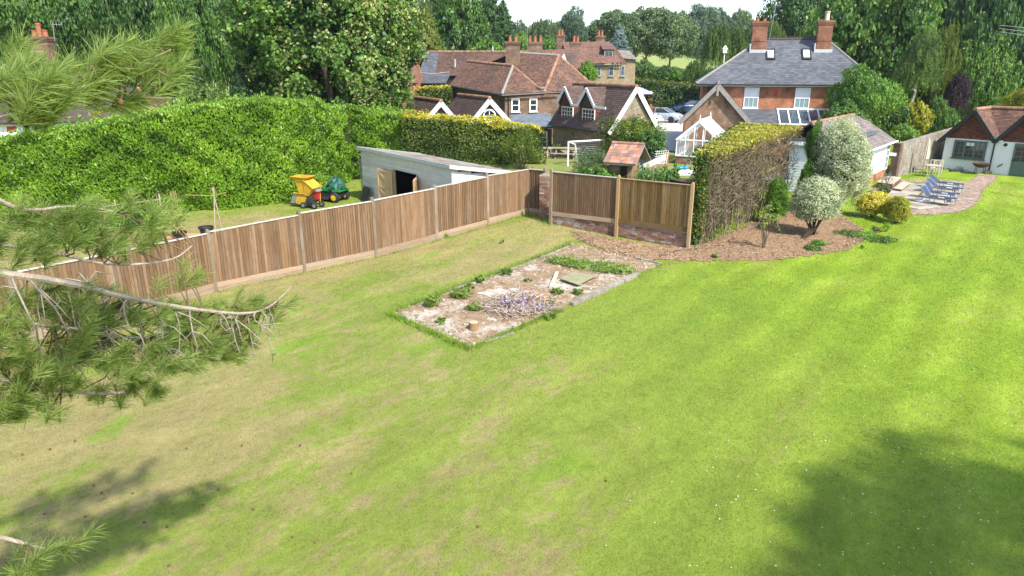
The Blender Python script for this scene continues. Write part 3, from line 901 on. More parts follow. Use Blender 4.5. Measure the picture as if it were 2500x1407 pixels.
# ---- brick pillar at the corner
pl = thing('brick_pillar', 'square old brick pillar in the gap between the two fences', 'pillar', (q2.x+.33, q2.y-.12, H(q2)))
pf = Fr(((q2.x+W0.x)/2-.16, (q2.y+W0.y)/2+.10, 0), (.96,-.28)); zt = dy(1343,424,q2.y).z
mb = MB(pf); mb.box(-.22,.22,.02,.4,-.2,zt-.05); mb.box(-.25,.22,0,.36,zt-.05,zt-.01); mb.box(-.12,.1,.02,.3,zt-.01,zt+.05); obj('mortar', mb, M_MORTAR, pl)
for r_i in range(int((zt-.06)/.083)):
    z = .0+r_i*.083; o = .0 if r_i % 2 else .115
    if z < H(q2)-.1: continue
    for (a, b) in ([(-.235,0),(0,.235)] if r_i % 2 else [(-.235,-.12),(-.12,.115),(.115,.235)]):
        piece('brick', BRK[R.randrange(3)], pl, place(pf((a+b)/2, .05-R.uniform(0, .015), z), pf.u, pf.v, UP, b-a-.012, .11, .072))
    for (a, b) in ([(.105,.32),(.32,.41)] if r_i % 2 else [(.105,.21),(.21,.41)]):
        piece('brick', BRK[R.randrange(3)], pl, place(pf(.19, (a+b)/2, z), pf.v, pf.u, UP, b-a-.012, .1, .072))

# ---- shed
M_SHEDB = woodmat('shed_board', (.45, .42, .34), (.56, .53, .44), (.64, .61, .52), .10, (.8,.8,9), .35)
M_SHEDSUN = woodmat('sunlit_shed_board', (.46, .445, .41), (.56, .545, .51), (.62, .61, .58), .06, (.8,.8,9), .1)  # lit copy of the shed board for the end wall, sunlight put into its colour
s = NT('shed_felt'); c = s.mix(s.rampv(s.noise(.7, 5, .7), .45, .56), (.25, .27, .235), (.17, .105, .075)); c = s.mix(s.rampv(s.noise(9, 3, .7), .5, .68), c, (.33, .30, .26)); s.bump(s.noise(40, 3), .4); M_FELT = s.done(c, .9, .15)
M_TRIM = woodmat('shed_trim', (.36, .37, .34), (.45, .46, .42), (.52, .52, .49), .1, (.8,.8,9), .3)
M_DOORW = woodmat('shed_door_wood', (.33, .21, .105), (.43, .29, .155), (.50, .36, .21), .10, knot=.05)
M_BLACK = mat('shaded_inside', (.012, .011, .010), (.02, .018, .016), 3, .95, .05)  # interior shade put into the colour of shed frame and floor
hA, hB = 2.78, 2.14
sa, sb = g(872,358,hA), g(1099,404,hA)
sa = Vector((sa.x, sa.y, 0)); sb = Vector((sb.x, sb.y, 0))
SF = Fr(sa, sb-sa); SW = (sb-sa).length; SD = 3.7
def uat(fr, px, z, v=0.0):
    """how far along a frame's base line a photo column lies"""
    k = (px-1250)/_F; o = fr(0, v, 0); c = (CAM_H-z)*_st
    return (k*(o.y*_ct+c) - o.x)/(fr.u.x - k*fr.u.y*_ct)
shed = thing('garden_shed', 'pale grey weatherboarded shed with a shallow felt roof and open double doors', 'shed', SF(SW/2, 0, 0))
ov = .14
dl, dr = uat(SF, 955, 1.3), uat(SF, 1013, 1.3)
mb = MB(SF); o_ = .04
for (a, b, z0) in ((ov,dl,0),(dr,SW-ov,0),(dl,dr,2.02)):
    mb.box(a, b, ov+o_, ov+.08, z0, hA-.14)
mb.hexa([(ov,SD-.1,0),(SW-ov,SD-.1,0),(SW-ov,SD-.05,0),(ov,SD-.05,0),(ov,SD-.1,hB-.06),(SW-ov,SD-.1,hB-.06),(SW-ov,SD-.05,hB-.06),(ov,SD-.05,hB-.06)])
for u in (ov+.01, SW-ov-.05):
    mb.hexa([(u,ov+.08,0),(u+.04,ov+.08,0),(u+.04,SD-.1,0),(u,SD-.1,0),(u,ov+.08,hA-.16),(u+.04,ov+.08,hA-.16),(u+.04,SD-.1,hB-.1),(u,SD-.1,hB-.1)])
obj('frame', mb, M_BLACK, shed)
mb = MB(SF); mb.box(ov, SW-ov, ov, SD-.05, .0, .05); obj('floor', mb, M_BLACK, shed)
mb = MB(SF)
mb.hexa([(-.02,-.02,hA-.05),(SW+.02,-.02,hA-.05),(SW+.02,SD+.1,hB-.05),(-.02,SD+.1,hB-.05),(-.02,-.02,hA),(SW+.02,-.02,hA),(SW+.02,SD+.1,hB),(-.02,SD+.1,hB)])
obj('roof', mb, M_FELT, shed)
mb = MB(SF); mb.box(-.03, SW+.03, -.05, -.022, hA-.15, hA+.012); obj('fascia', mb, M_TRIM, shed)
for u in (SW+.022, -.05):
    mb = MB(SF); mb.hexa([(u,-.02,hA-.15),(u+.028,-.02,hA-.15),(u+.028,SD+.12,hB-.15),(u,SD+.12,hB-.15),(u,-.02,hA+.012),(u+.028,-.02,hA+.012),(u+.028,SD+.12,hB+.012),(u,SD+.12,hB+.012)])
    obj('fascia', mb, M_SHEDSUN if u > 0 else M_TRIM, shed)  # the end facing the sun takes the lit copy
tw = .022
slat = bpy.data.meshes.new('weatherboard')
slat.from_pydata([(-.5,-1,0),(.5,-1,0),(.5,0,0),(-.5,0,0),(-.5,-.35,1),(.5,-.35,1),(.5,0,1),(-.5,0,1)], [], [(0,3,2,1),(4,5,6,7),(0,1,5,4),(1,2,6,5),(2,3,7,6),(3,0,4,7)]); slat.materials.append(M_SHEDB)
slat2 = slat.copy(); slat2.materials.clear(); slat2.materials.append(M_SHEDSUN)
zb_ = .05
while zb_ < hA-.2:
    for (a, b) in ((ov,dl-.04),(dr+.04,SW-ov)) if zb_ < 1.95 else ((ov,SW-ov),):
        piece('weatherboard', slat, shed, place(SF((a+b)/2, ov+.038, zb_), SF.u, SF.v, UP, b-a, .05, .128))
    vtop = SD-.1 if zb_+.135 < hB-.1 else ov+(SD-ov)*max(.04, (hA-.16-zb_-.135)/(hA-hB))
    if vtop-ov > .3: piece('weatherboard', slat2, shed, place(SF(SW-ov-.008, (ov+.04+vtop)/2, zb_), SF.v, -SF.u, UP, vtop-ov-.04, .026, .135))
    zb_ += .125
for u in (ov, SW-ov):
    mb = MB(SF); mb.box(u-.03, u+.03, ov-.01, ov+.04, .03, hA-.16); obj('corner_trim', mb, M_TRIM, shed)
mb = MB(SF); mb.box(dl-.1, dr+.1, ov-.012, ov+.03, 1.99, 2.08); obj('lintel', mb, M_TRIM, shed)
for u in (dl, dr):
    mb = MB(SF); mb.box(u-.045, u+.02, ov-.005, ov+.12, .03, 1.985); obj('door_post', mb, M_DOORW, shed)
def shed_door(hinge, ang, w, flip):
    d = Vector((SF.u.x*math.cos(ang)-SF.v.x*math.sin(ang)*1, SF.u.y*math.cos(ang)-SF.v.y*math.sin(ang), 0))
    f = Fr(hinge, d)
    sgn = 1 if flip else -1
    mb = MB(f); mb.box(0, w, -.012, .012, .08, 1.92); do = obj('door', mb, M_DOORW, shed)
    n = 7
    for i in range(n):
        mb = MB(f); y0, y1 = sorted((sgn*.013, sgn*.028)); mb.box(.01+i*(w-.02)/n, .01+(i+1)*(w-.02)/n-.006, y0, y1, .08, 1.92); obj('plank', mb, M_DOORW, do)
    y0, y1 = sorted((sgn*.029, sgn*.055))
    for z in (.12, .95, 1.80):
        mb = MB(f); mb.box(.02, w-.02, y0, y1, z, z+.11); obj('ledge', mb, M_DOORW, do)
    for (z0, z1) in ((.24, .94), (1.07, 1.79)):
        mb = MB(f); ym = sgn*.043; a, b = ((.1, z1), (w-.1, z0))
        if flip: a, b = ((.1, z0), (w-.1, z1))
        mb.beam((a[0], ym, a[1]), (b[0], ym, b[1]), .022, .09); obj('brace', mb, M_DOORW, do)
    for u in (.0, w-.09):
        mb = MB(f); mb.box(u, u+.09, *sorted((sgn*.03, sgn*.056)), .08, 1.92); obj('stile', mb, M_DOORW, do)
DW = (dr-dl)/2*.98
shed_door(SF(dl-.02, ov-.03, 0), rad(168), max(.9, DW), True)
shed_door(SF(dr+.02, ov-.03, 0), rad(38), max(.9, DW), True)
# ---- a second mower inside the shed, seen through the doors
M_GREEN = mat('mower_green', (.014, .15, .035), (.03, .09, .03), 4, .5, .4, lo=.42, hi=.75)
M_MYEL = mat('mower_yellow', (.62, .40, .02), (.55, .36, .03), 5, .4, .5)
M_TYRE = mat('tyre_rubber', (.018, .018, .018), (.03, .03, .03), 20, .85, .3)
M_ENG = mat('black_metal', (.02, .02, .021), (.035, .034, .033), 9, .5, .4)
im = thing('ride_on_mower', 'green mower with yellow seat back standing inside the dark shed', 'mower', SF(dr-.25, 1.0, .05))
f = Fr(SF(dr-.25, 1.0, .05), SF.u)
mb = MB(f); mb.blob((0,0,.62), .36, .55, .16, 12, 6); obj('bonnet', mb, M_GREEN, im, smooth=True)
mb = MB(f); mb.box(-.22, .22, .35, .42, .75, 1.15); mb.box(-.22, .22, .0, .4, .72, .78); obj('seat', mb, M_MYEL, im, bevel=.02)
mb = MB(f); mb.box(-.3, .3, -.5, .6, .25, .5); obj('chassis', mb, M_ENG, im)
for x in (-.4, .4):
    mb = MB(f); mb.tube([(x-.09,.4,.27),(x+.09,.4,.27)], .27, 14); obj('wheel', mb, M_TYRE, im)

# ---- lawn tractor under a green sheet
M_TARP = mat('green_sheet', (.010, .06, .040), (.02, .10, .068), 4, .5, .4, bump=.5, bscale=14)
tp = g(800,492); lt = thing('lawn_tractor', 'green ride-on lawn tractor with yellow wheel hubs parked by the hedge', 'lawn tractor', tp)
f = Fr(g(806,489), (.94,-.34)); f.o.z = 0
prof = [(-.72,.52),(-.75,.62),(-.6,.70),(.25,.74),(.5,.70),(.55,.58),(.3,.52)]
mb = MB(f); mb.prism([(x, -.36, z) for x, z in prof], f.v*0+Vector((0,0,0))) if False else None
mb.add([(x, y, z) for y in (-.36, .36) for x, z in prof], [tuple(range(7)), tuple(range(13, 6, -1))]+[(i, i+7, (i+1) % 7+7, (i+1) % 7) for i in range(7)])
obj('bonnet', mb, M_GREEN, lt, bevel=.04)
mb = MB(f); mb.box(-.65, .8, -.28, .28, .26, .53); obj('chassis', mb, M_ENG, lt)
mb = MB(f); mb.box(-.35, .25, -.5, .5, .10, .24); obj('cutting_deck', mb, M_ENG, lt, bevel=.03)
mb = MB(f); mb.box(.45, .95, -.5, .5, .53, .62); obj('mudguard', mb, M_GREEN, lt, bevel=.04)
def wheel(par, f, x, y, z, r, w, hubm, hr=.55):
    mb = MB(f); pr = [(r*.6,-w/2),(r*.93,-w/2),(r,-w*.3),(r,w*.3),(r*.93,w/2),(r*.6,w/2)]; vs = []; fs = []; n = 18; m = len(pr)
    for (q, a) in pr:
        for k in range(n): vs.append((x+math.cos(2*math.pi*k/n)*q, y+a, z+math.sin(2*math.pi*k/n)*q))
    fs = [(i*n+k, i*n+(k+1) % n, (i+1)*n+(k+1) % n, (i+1)*n+k) for i in range(m-1) for k in range(n)]
    mb.add(vs, fs); wo = obj('wheel', mb, M_TYRE, par, smooth=True)
    mb = MB(f); mb.tube([(x, y-w*.42, z), (x, y+w*.42, z)], r*hr*1.12, 14); mb.tube([(x, y-w*.5, z), (x, y+w*.5, z)], r*.16, 8); obj('hub', mb, hubm, wo)
wheel(lt, f, .62, -.48, .27, .27, .24, M_MYEL); wheel(lt, f, .62, .48, .27, .27, .24, M_MYEL)
wheel(lt, f, -.55, -.44, .2, .2, .17, M_MYEL); wheel(lt, f, -.55, .44, .2, .2, .17, M_MYEL)
mb = MB(f)
cn, cm = 18, 12; vs = []
for j in range(cm+1):
    for i in range(cn):
        a = 2*math.pi*i/cn; v = j/cm; r = (1-v**2.2)**.5*(1+.10*math.sin(a*5+v*4)+R.uniform(-.05, .05))
        vs.append((.46+.46*r*math.cos(a)*(1+.12*math.sin(a*3)), .42*r*math.sin(a), .62+(.52+.1*math.cos(a*2))*v+R.uniform(-.045, .045)))
mb.add(vs, [(j*cn+i, j*cn+(i+1) % cn, (j+1)*cn+(i+1) % cn, (j+1)*cn+i) for j in range(cm) for i in range(cn)]+[tuple(range(cn))[::-1]])
for k in range(9):
    a = R.uniform(0, 6.28); mb.tube([(.38+.5*math.cos(a), .42*math.sin(a), .66), (.38+.42*math.cos(a+.4), .36*math.sin(a+.4), 1.0), (.38+.2*math.cos(a+.8), .2*math.sin(a+.8), 1.25)], [.05, .06, .03], 6)
obj('green_sheet', mb, M_TARP, label='crumpled dark green sheet thrown over the parked lawn tractor', cat='sheet', smooth=True)

# ---- yellow wood chipper
M_YEL = mat('chipper_yellow', (.58, .33, .02), (.33, .19, .035), 3.5, .6, .35, bump=.2, lo=.42, hi=.75)
M_REDM = mat('red_guard', (.45, .02, .015), (.35, .02, .02), 5, .45, .4)
M_GREYM = mat('galvanised_metal', (.35, .35, .34), (.25, .25, .25), 8, .5, .5, .6)
cpb = g(752,507); cp = thing('wood_chipper', 'yellow petrol wood chipper with tall hopper standing by the laurel hedge', 'chipper', cpb)
f = Fr(cpb+Vector((-.02,.1,0)), (.93,-.36))
def frust(mb, b0, b1, z0, z1):
    x0, x1, y0, y1 = b0; X0, X1, Y0, Y1 = b1
    mb.hexa([(x0,y0,z0),(x1,y0,z0),(x1,y1,z0),(x0,y1,z0),(X0,Y0,z1),(X1,Y0,z1),(X1,Y1,z1),(X0,Y1,z1)])
mb = MB(f); frust(mb, (-.30,.08,-.22,.22), (-.46,.12,-.3,.3), .72, 1.46); obj('hopper', mb, M_YEL, cp)
mb = MB(f)
for (x0,x1,y0,y1) in ((-.68,.34,-.42,-.3),(-.68,.34,.3,.42),(-.68,-.46,-.3,.3),(.12,.34,-.3,.3)): frust(mb, (max(x0,-.5),min(x1,.2),max(y0,-.33),min(y1,.33)), (x0,x1,y0,y1), 1.45, 1.56)
obj('hopper_rim', mb, M_YEL, cp)
mb = MB(f); mb.hexa([(.05,-.24,.62),(.3,-.24,.62),(.3,.24,.62),(.05,.24,.62),(.10,-.34,1.40),(.62,-.34,1.02),(.62,.34,1.02),(.10,.34,1.40)]); obj('side_chute', mb, M_YEL, cp)
mb = MB(f); mb.hexa([(.1,-.37,1.40),(.65,-.37,1.0),(.65,.37,1.0),(.1,.37,1.40),(.12,-.37,1.45),(.67,-.37,1.05),(.67,.37,1.05),(.12,.37,1.45)]); obj('chute_lid', mb, M_YEL, cp)
mb = MB(f); pr = [(-.58,.18),(-.62,.36),(-.4,.72),(.05,.74),(.12,.5),(.02,.2),(-.25,.12)]
mb.add([(x, y, z) for y in (-.2, .2) for x, z in pr], [tuple(range(7)), tuple(range(13, 6, -1))]+[(i, i+7, (i+1) % 7+7, (i+1) % 7) for i in range(7)]); obj('body', mb, M_YEL, cp, bevel=.02)
mb = MB(f); mb.box(-.66, .1, -.27, .27, .70, .735); obj('deck_plate', mb, M_YEL, cp)
mb = MB(f); mb.hexa([(-.9,-.22,.2),(-.6,-.22,.2),(-.6,.22,.2),(-.9,.22,.2),(-.66,-.22,.68),(-.42,-.22,.70),(-.42,.22,.70),(-.66,.22,.68)]); obj('discharge_flap', mb, M_GREYM, cp)
mb = MB(f); mb.box(.12,.5,-.3,.1,.24,.5); mb.tube([(.3,-.1,.5),(.3,-.1,.6)], .17, 14); mb.box(.1,.58,-.32,.3,.16,.2); obj('engine', mb, M_ENG, cp, bevel=.02)
mb = MB(f); mb.hexa([(.42,-.05,.5),(.6,-.05,.42),(.6,.25,.42),(.42,.25,.5),(.46,-.05,.86),(.7,-.05,.86),(.7,.25,.86),(.46,.25,.86)]); obj('guard', mb, M_REDM, cp)
mb = MB(f); mb.hexa([(.4,-.12,.86),(.74,-.12,.84),(.74,.28,.84),(.4,.28,.86),(.44,-.12,.98),(.62,-.12,.96),(.62,.28,.96),(.44,.28,.98)]); obj('exhaust_shield', mb, M_GREYM, cp)
mb = MB(f); mb.tube([(.62,.2,.3),(.66,.22,.9),(.72,.24,1.25)], .02, 6); obj('handle', mb, M_YEL, cp)
wheel(cp, f, .0, -.36, .16, .16, .11, M_GREYM, .5); wheel(cp, f, .62, -.3, .16, .16, .11, M_GREYM, .5); wheel(cp, f, .0, .32, .16, .16, .11, M_GREYM, .5); wheel(cp, f, .62, .3, .16, .16, .11, M_GREYM, .5)
# ---- odds and ends between hedge and shed
M_OLDW = woodmat('old_plank', (.20, .15, .10), (.29, .235, .16), (.35, .30, .22), .2)
for i, (px, py, w, lean, lab) in enumerate([(812,482,.26,.35,'pale wide plank leaning on the laurel hedge beside the lawn tractor'), (800,482,.1,.3,'narrow grey batten leaning on the hedge left of the wide plank'), (790,484,.16,.5,'dark brown plank leaning low against the hedge behind the chipper')]):
    b = g(px, py); mb = MB(); mb.beam(b, b+Vector((-.25+.2*i, lean+.2, .75-.1*i)), w, .03); obj('leaning_plank', mb, M_OLDW, label=lab, cat='plank', group='planks leaning on the hedge')
M_DPLAS = mat('black_plastic', (.016, .018, .02), (.03, .03, .033), 4, .45, .4)
f = Fr(SF(uat(SF, 893, .4), -.32, 0), SF.u); mb = MB(f); mb.hexa([(0,0,0),(.75,0,0),(.75,.05,0),(0,.05,0),(.02,.2,.8),(.73,.2,.8),(.73,.25,.8),(.02,.25,.8)]); obj('black_plastic_sheet', mb, M_DPLAS, label='black plastic sheet leaning against the shed left of the open door', cat='sheet')
mb = MB()
for k in range(5):
    b = SF(-.45+k*.08, .35, 0); mb.tube([b, b+Vector((-.12+.03*k, .1, 2.15-.07*k))], .018, 5)
obj('tool_bundle', mb, mat('tool_handle', (.35, .12, .09), (.45, .40, .36), 3, .6, .3), label='bundle of red and grey tool handles propped behind the shed corner', cat='tools')
mb = MB(); b = g(760,482); mb.blob((b.x+.55, b.y+.55, .1), .38, .3, .13, 10, 5, .1); obj('red_scrap_sheet', mb, mat('rusty_sheet', (.20, .035, .03), (.13, .03, .025), 4, .6, .3), label='crumpled dark red sheet lying behind the yellow chipper', cat='scrap')
# ---- pots, canes and bean frame
M_POT = mat('pot_plastic', (.014, .016, .02), (.03, .03, .035), 4, .5, .4)
M_CANE = mat('bamboo_cane', (.50, .33, .15), (.42, .22, .10), 12, .7, .3)
M_STICK = mat('bare_stick', (.42, .34, .26), (.30, .23, .17), 10, .85, .2)
potprof = [(.17,0),(.25,.36),(.275,.36),(.275,.42),(.245,.42),(.235,.34),(.0,.33)]
def pot(px, py, label, k=1.0):
    b = g(px, py); t = thing('plant_pot', label, 'plant pot', b, 'black pots behind the fence')
    mb = MB(); mb.lathe(b, [(r*k, z*k) for r, z in potprof], 20); obj('tub', mb, M_POT, t, smooth=False)
    mb = MB(); mb.lathe((b.x, b.y, b.z+.335*k), [(.23*k,0),(.23*k,.012)], 16); obj('compost', mb, M_SOIL, t); return t, b
t1, b1 = pot(441,592,'black pot with a climbing plant on tall canes behind the fence', 1.05)
t2, b2 = pot(506,580,'wide black pot of pale gravel beside crossed sticks behind the fence', 1.1)
mb = MB()
for k in range(7):
    a = k*.9; mb.tube([(b1.x+.15*math.cos(a), b1.y+.15*math.sin(a), .2), (b1.x+.10*math.cos(a), b1.y+.1*math.sin(a), 2.0+R.uniform(-.1, .25))], .010, 5)
obj('bamboo_canes', mb, M_CANE, label='ring of tall bamboo canes standing in the left black pot', cat='canes')
P = np.stack([NR.normal(b1.x, .11, 60), NR.normal(b1.y, .11, 60), NR.uniform(.4, 1.9, 60)], -1)
V, tt = clusters(P, .09, 9, .09, .7); quads('climbing_plant', V, tt, LF['fresh'], loc=tuple(b1), label='thin leafy climber growing up the canes of the left pot', cat='plant')
bf = thing('stick_frame', 'crossed pale sticks with a bamboo bar standing behind the right pot', 'bean frame', g(535,572))
b = g(532,571); c_ = dy(518,458,b.y+.05)
mb = MB(); mb.tube([g(543,567), c_], [.032,.024], 6); obj('pole', mb, M_STICK, bf)
mb = MB(); mb.tube([g(525,573), c_+Vector((.06,.03,.02))], [.03,.022], 6); obj('pole', mb, M_STICK, bf)
mb = MB(); mb.tube([dy(452,476,b.y), c_+Vector((.03,-.03,-.35)), dy(552,470,b.y)], .012, 5); obj('crossbar', mb, M_CANE, bf)
br = thing('bean_row', 'long low rail set with short canes in front of the laurel hedge', 'bean row', g(230,560))
ra, rb2 = dy(55,532,29.5), dy(390,487,31.0)
mb = MB(); mb.tube([ra, rb2], .035, 6); obj('rail', mb, M_TWIG, br)
for k in range(4):
    q = ra.lerp(rb2, k/3); mb = MB(); mb.tube([(q.x, q.y, 0), (q.x, q.y, q.z+.25)], .035, 6); obj('stake', mb, M_STICK, br)
canem = bpy.data.meshes.new('cane')
mbx = MB(); mbx.tube([(0,0,0),(0,0,1)], .010, 5); canem.from_pydata(mbx.V, [], mbx.F); canem.materials.append(M_CANE)
for k in range(23):
    q = ra.lerp(rb2, (k+.5)/23); piece('cane', canem, br, Matrix.Translation((q.x+R.uniform(-.03,.03), q.y-.04, 0)) @ Matrix.Scale(q.z+.12+R.uniform(-.05,.16), 4, (0,0,1)))
n = 170; t = NR.random(n); P = np.stack([ra.x+(rb2.x-ra.x)*t+NR.normal(0,.3,n), ra.y+(rb2.y-ra.y)*t+NR.normal(-.4,.55,n), NR.random(n)**1.5*.75+.1], -1)
V, tt = clusters(P, .28, 24, .12, .7); quads('bean_plants', V, tt, LF['fresh'], loc=tuple(g(230,560)), label='row of low leafy vegetable plants behind the fence under the pine', cat='plants', kind='stuff')
n = 60; t = NR.random(n); q0, q1 = g(60,640), g(420,560)
P = np.stack([q0.x+(q1.x-q0.x)*t+NR.normal(-.5,.5,n), q0.y+(q1.y-q0.y)*t+NR.normal(1.3,.4,n), NR.random(n)*.9+.15], -1)
V, tt = clusters(P, .34, 30, .13, .7); quads('vegetable_plants', V, tt, LF['bright'], loc=tuple(q0), label='bright green leafy vegetables growing close behind the fence', cat='plants', kind='stuff')
mb = MB(); q = g(470,578); mb.prism([(q.x-1.0,q.y-.5,.02),(q.x+.9,q.y-.3,.02),(q.x+1.2,q.y+.5,.02),(q.x-.8,q.y+.4,.02)], (0,0,.03)); obj('terracotta_paving', mb, mat('terracotta', (.50, .24, .12), (.42, .20, .11), 5, .9, .1), kind='structure')

# ================================================================== ON THE OLD BASE
M_CONC = mat('concrete', (.17, .15, .125), (.30, .265, .22), 3, .95, .15, bump=.5)
ke = thing('concrete_edging', 'broken grey concrete edging round the old rubble base', 'edging', BB)
def kerb(a, b, w=.14, h=.10, lift=0):
    L = (b-a).length; n = max(1, int(L/.9)); d = (b-a).normalized()
    for i in range(n):
        p0 = a+d*(L*i/n+.01); p1 = a+d*(L*(i+1)/n-.01)
        if h < .12 and R.random() < .45: continue
        mb = MB(); z = H(p0)+h/2-.02+lift+R.uniform(-.015, .02); mb.beam((p0.x, p0.y, z), (p1.x, p1.y, z+R.uniform(-.015,.015)), w*R.uniform(.8,1.1), h); obj('kerb_block', mb, M_CONC, ke, bevel=.012)
kerb(g(1395,748), g(1556,674), .18, .14); kerb(g(1180,838), g(1325,795), .12, .06); kerb(g(985,752), g(1390,606), .12, .07); kerb(g(1440,607), g(1610,647), .12, .09)
# pale green board and post lying there
M_GRNB = mat('algae_board', (.20, .20, .105), (.30, .28, .18), 3, .9, .15, stretch=(1,4,1))
pa = thing('mossy_board_panel', 'square mossy yellow-green board panel lying on the rubble base', 'panel', g(1400,690))
c4 = [g(1367,690), g(1412,706), g(1455,683), g(1398,674)]
A_, B_, C_, D_ = [q+Vector((0,0,.12)) for q in c4]
for i in range(7):
    u0, u1 = i/7, (i+.93)/7; mb = MB()
    q = [A_.lerp(B_, u0), A_.lerp(B_, u1), D_.lerp(C_, u1), D_.lerp(C_, u0)]; mb.prism(q, (0,0,.025)); obj('board', mb, M_GRNB, pa)
mb = MB(); mb.prism([A_.lerp(D_,.1)-Vector((0,0,.06)), B_.lerp(C_,.1)-Vector((0,0,.06)), B_.lerp(C_,.2)-Vector((0,0,.06)), A_.lerp(D_,.2)-Vector((0,0,.06))], (0,0,.05)); obj('batten', mb, M_GRNB, pa)
mb = MB(); mb.beam(g(1344,706)+Vector((0,0,.06)), g(1360,676)+Vector((0,0,.14)), .09, .09); obj('timber_post', mb, mat('pale_post', (.45,.40,.30), (.55,.50,.40), 5, .9, .1), label='short pale timber post lying beside the mossy board panel', cat='post')
b = g(1157,808); ts = thing('log_round', 'short sawn log standing upright on the rubble base', 'log', b)
mb = MB(); mb.lathe((b.x,b.y,.03), [(.14,0),(.125,.08),(.13,.22)], 14); obj('bark', mb, mat('log_bark', (.20,.11,.06), (.30,.19,.11), 7, .95, .1, bump=.6), ts)
mb = MB(); mb.lathe((b.x,b.y,.252), [(.122,0),(.118,.006)], 14); obj('cut_face', mb, mat('log_cut', (.48,.36,.22), (.42,.29,.17), 20, .85, .1), ts)
# brushwood pile with faded flowers
bp_ = g(1262,765); pile = thing('brush_pile', 'heap of dry twigs and faded purple and orange flowers on the rubble base', 'brush pile', bp_)
M_DRY = mat('dry_twig', (.27, .20, .15), (.40, .34, .29), 9, .9, .1, vary=.35)
mb = MB()
for k in range(420):
    a = R.uniform(0, 6.28); r = R.random()**.6; x, y = bp_.x+1.05*r*math.cos(a)+.05, bp_.y+.85*r*math.sin(a)+.25; zz = .06+(1-r)*.62*R.random()
    th = R.uniform(0, 6.28); L = R.uniform(.2, .65); e = R.uniform(-.15, .3)
    p0 = Vector((x, y, zz)); p2 = p0+Vector((math.cos(th)*L, math.sin(th)*L, e)); p2.z = max(.05, p2.z); p1 = (p0+p2)/2+Vector((R.uniform(-.08,.08), R.uniform(-.08,.08), R.uniform(0,.1)))
    mb.tube([p0, p1, p2], [.012, .009, .004], 4, cap=False)
obj('twigs', mb, M_DRY, pile)
for nm, n, c1, c2, cx, cy, sx in (('purple_flowers', 110, (.30,.22,.48), (.45,.38,.60), .15, .0, .55), ('orange_flowers', 80, (.62,.22,.07), (.60,.30,.15), .62, .45, .32)):
    P = np.stack([NR.normal(bp_.x+cx, sx*.7, n), NR.normal(bp_.y+.1+cy, sx*.5, n), NR.uniform(.15, .5, n)], -1)
    quads(nm, leaves(P, np.tile([0,-.3,1.], (n,1)), .07, .9), NR.random(n), mat(nm, c1, c2, 8, .8, .2, vary=.3), pile, kind='stuff')
M_DIRTYW = mat('plaster_lump', (.58,.53,.46), (.30,.24,.18), 2.6, .95, .1, bump=.5)
for i, (px, py, r, lab) in enumerate([(1240,716,.55,'large whitish slab of broken plaster behind the brush pile'), (1200,722,.4,'flat pale concrete fragment left of the brush pile'), (1205,783,.2,'small white plaster lump in front of the brush pile')]):
    q = g(px, py); mb = MB(); n = 11
    pts = [(q.x+r*R.uniform(.5,1.25)*math.cos(2*math.pi*k/n), q.y+r*.75*R.uniform(.5,1.25)*math.sin(2*math.pi*k/n), .04) for k in range(n)]
    mb.prism(pts, (0,0,.012+.012*R.random())); obj('plaster_fragment', mb, M_DIRTYW, label=lab, cat='rubble', group='broken plaster on the old base')
# loose small rubble, chips and litter
mb = MB()
for k in range(900):
    u, v = R.random(), R.random(); q = (BA*(1-u)+BB*u)*(1-v)+(BD*(1-u)+BC*u)*v; r = R.uniform(.012, .05)*(1.6 if R.random() < .05 else 1)
    mb.box(q.x-r, q.x+r*R.uniform(.4,1), q.y-r*.7, q.y+r*.7, H(q)+.02, H(q)+.045+r*.5)
obj('loose_rubble', mb, mat('rubble_stone', (.42,.37,.31), (.24,.17,.12), 5, .95, .1, vary=.4), label='small stones and chips strewn over the old base', cat='rubble', kind='stuff')
V4 = []
P = []
for k in range(9500):
    i = R.randrange(60); v = R.random(); q = NA[i].lerp(FA[i], v)+Vector((R.uniform(-.15,.15), R.uniform(-.15,.15), 0)); P.append((q.x, q.y, H(q)+.05))
P = np.array(P); quads('bark_chips', leaves(P, np.tile([0,0,1.], (len(P),1)), .085, .45, .35), NR.random(len(P)), mat('bark_chip', (.16,.10,.06), (.36,.26,.17), 7, .95, .1, vary=.55), label='bark chips and dead leaves littering the bed under the hedge', cat='bark chips', kind='stuff')
# weeds on and round the base
def weed(px, py, r, h, lab, leaf='weed', n=26, ls=.09, per=22, nm='weed_clump'):
    q = gh(px, py); plant(nm, lab, 'weed', (q.x, q.y, q.z+h*.55), r, r*.8, h*.5, LF[leaf], n, per, ls, stem=q.z, inner=.3, lo=-.9, aspect=.3, upb=.2, group='weeds and seedlings', clr=(.2,.4))
weed(1057,752,.30,.42,'tall leafy weed near the left corner of the base','weed',34)
weed(1127,730,.42,.34,'low green weed patch left of the brush pile','weed',40)
weed(1160,760,.34,.26,'grassy weed tuft touching the brush pile on its left','weed',30)
weed(1172,692,.2,.26,'small bright weed on the back edge of the base','weed',18)
weed(1236,675,.24,.28,'round leafy weed between the back edge and the plaster','weed',20)
weed(1145,708,.2,.2,'dark tuft of weeds on the back edge of the base','weed',16)
weed(1330,745,.35,.22,'grass tuft right of the brush pile','weed',26)
weed(1360,720,.3,.2,'grass tuft in front of the mossy panel','weed',22)
weed(1345,778,.3,.18,'flat leafy weed on the near right edge of the base','weed',22)
weed(1078,790,.25,.14,'flat weed patch near the front corner of the base','weed',18)
weed(1285,690,.16,.16,'tiny grass tuft beside the pale post','weed',12)
weed(1412,722,.2,.22,'single weed beside the kerb near the mossy panel','weed',14)
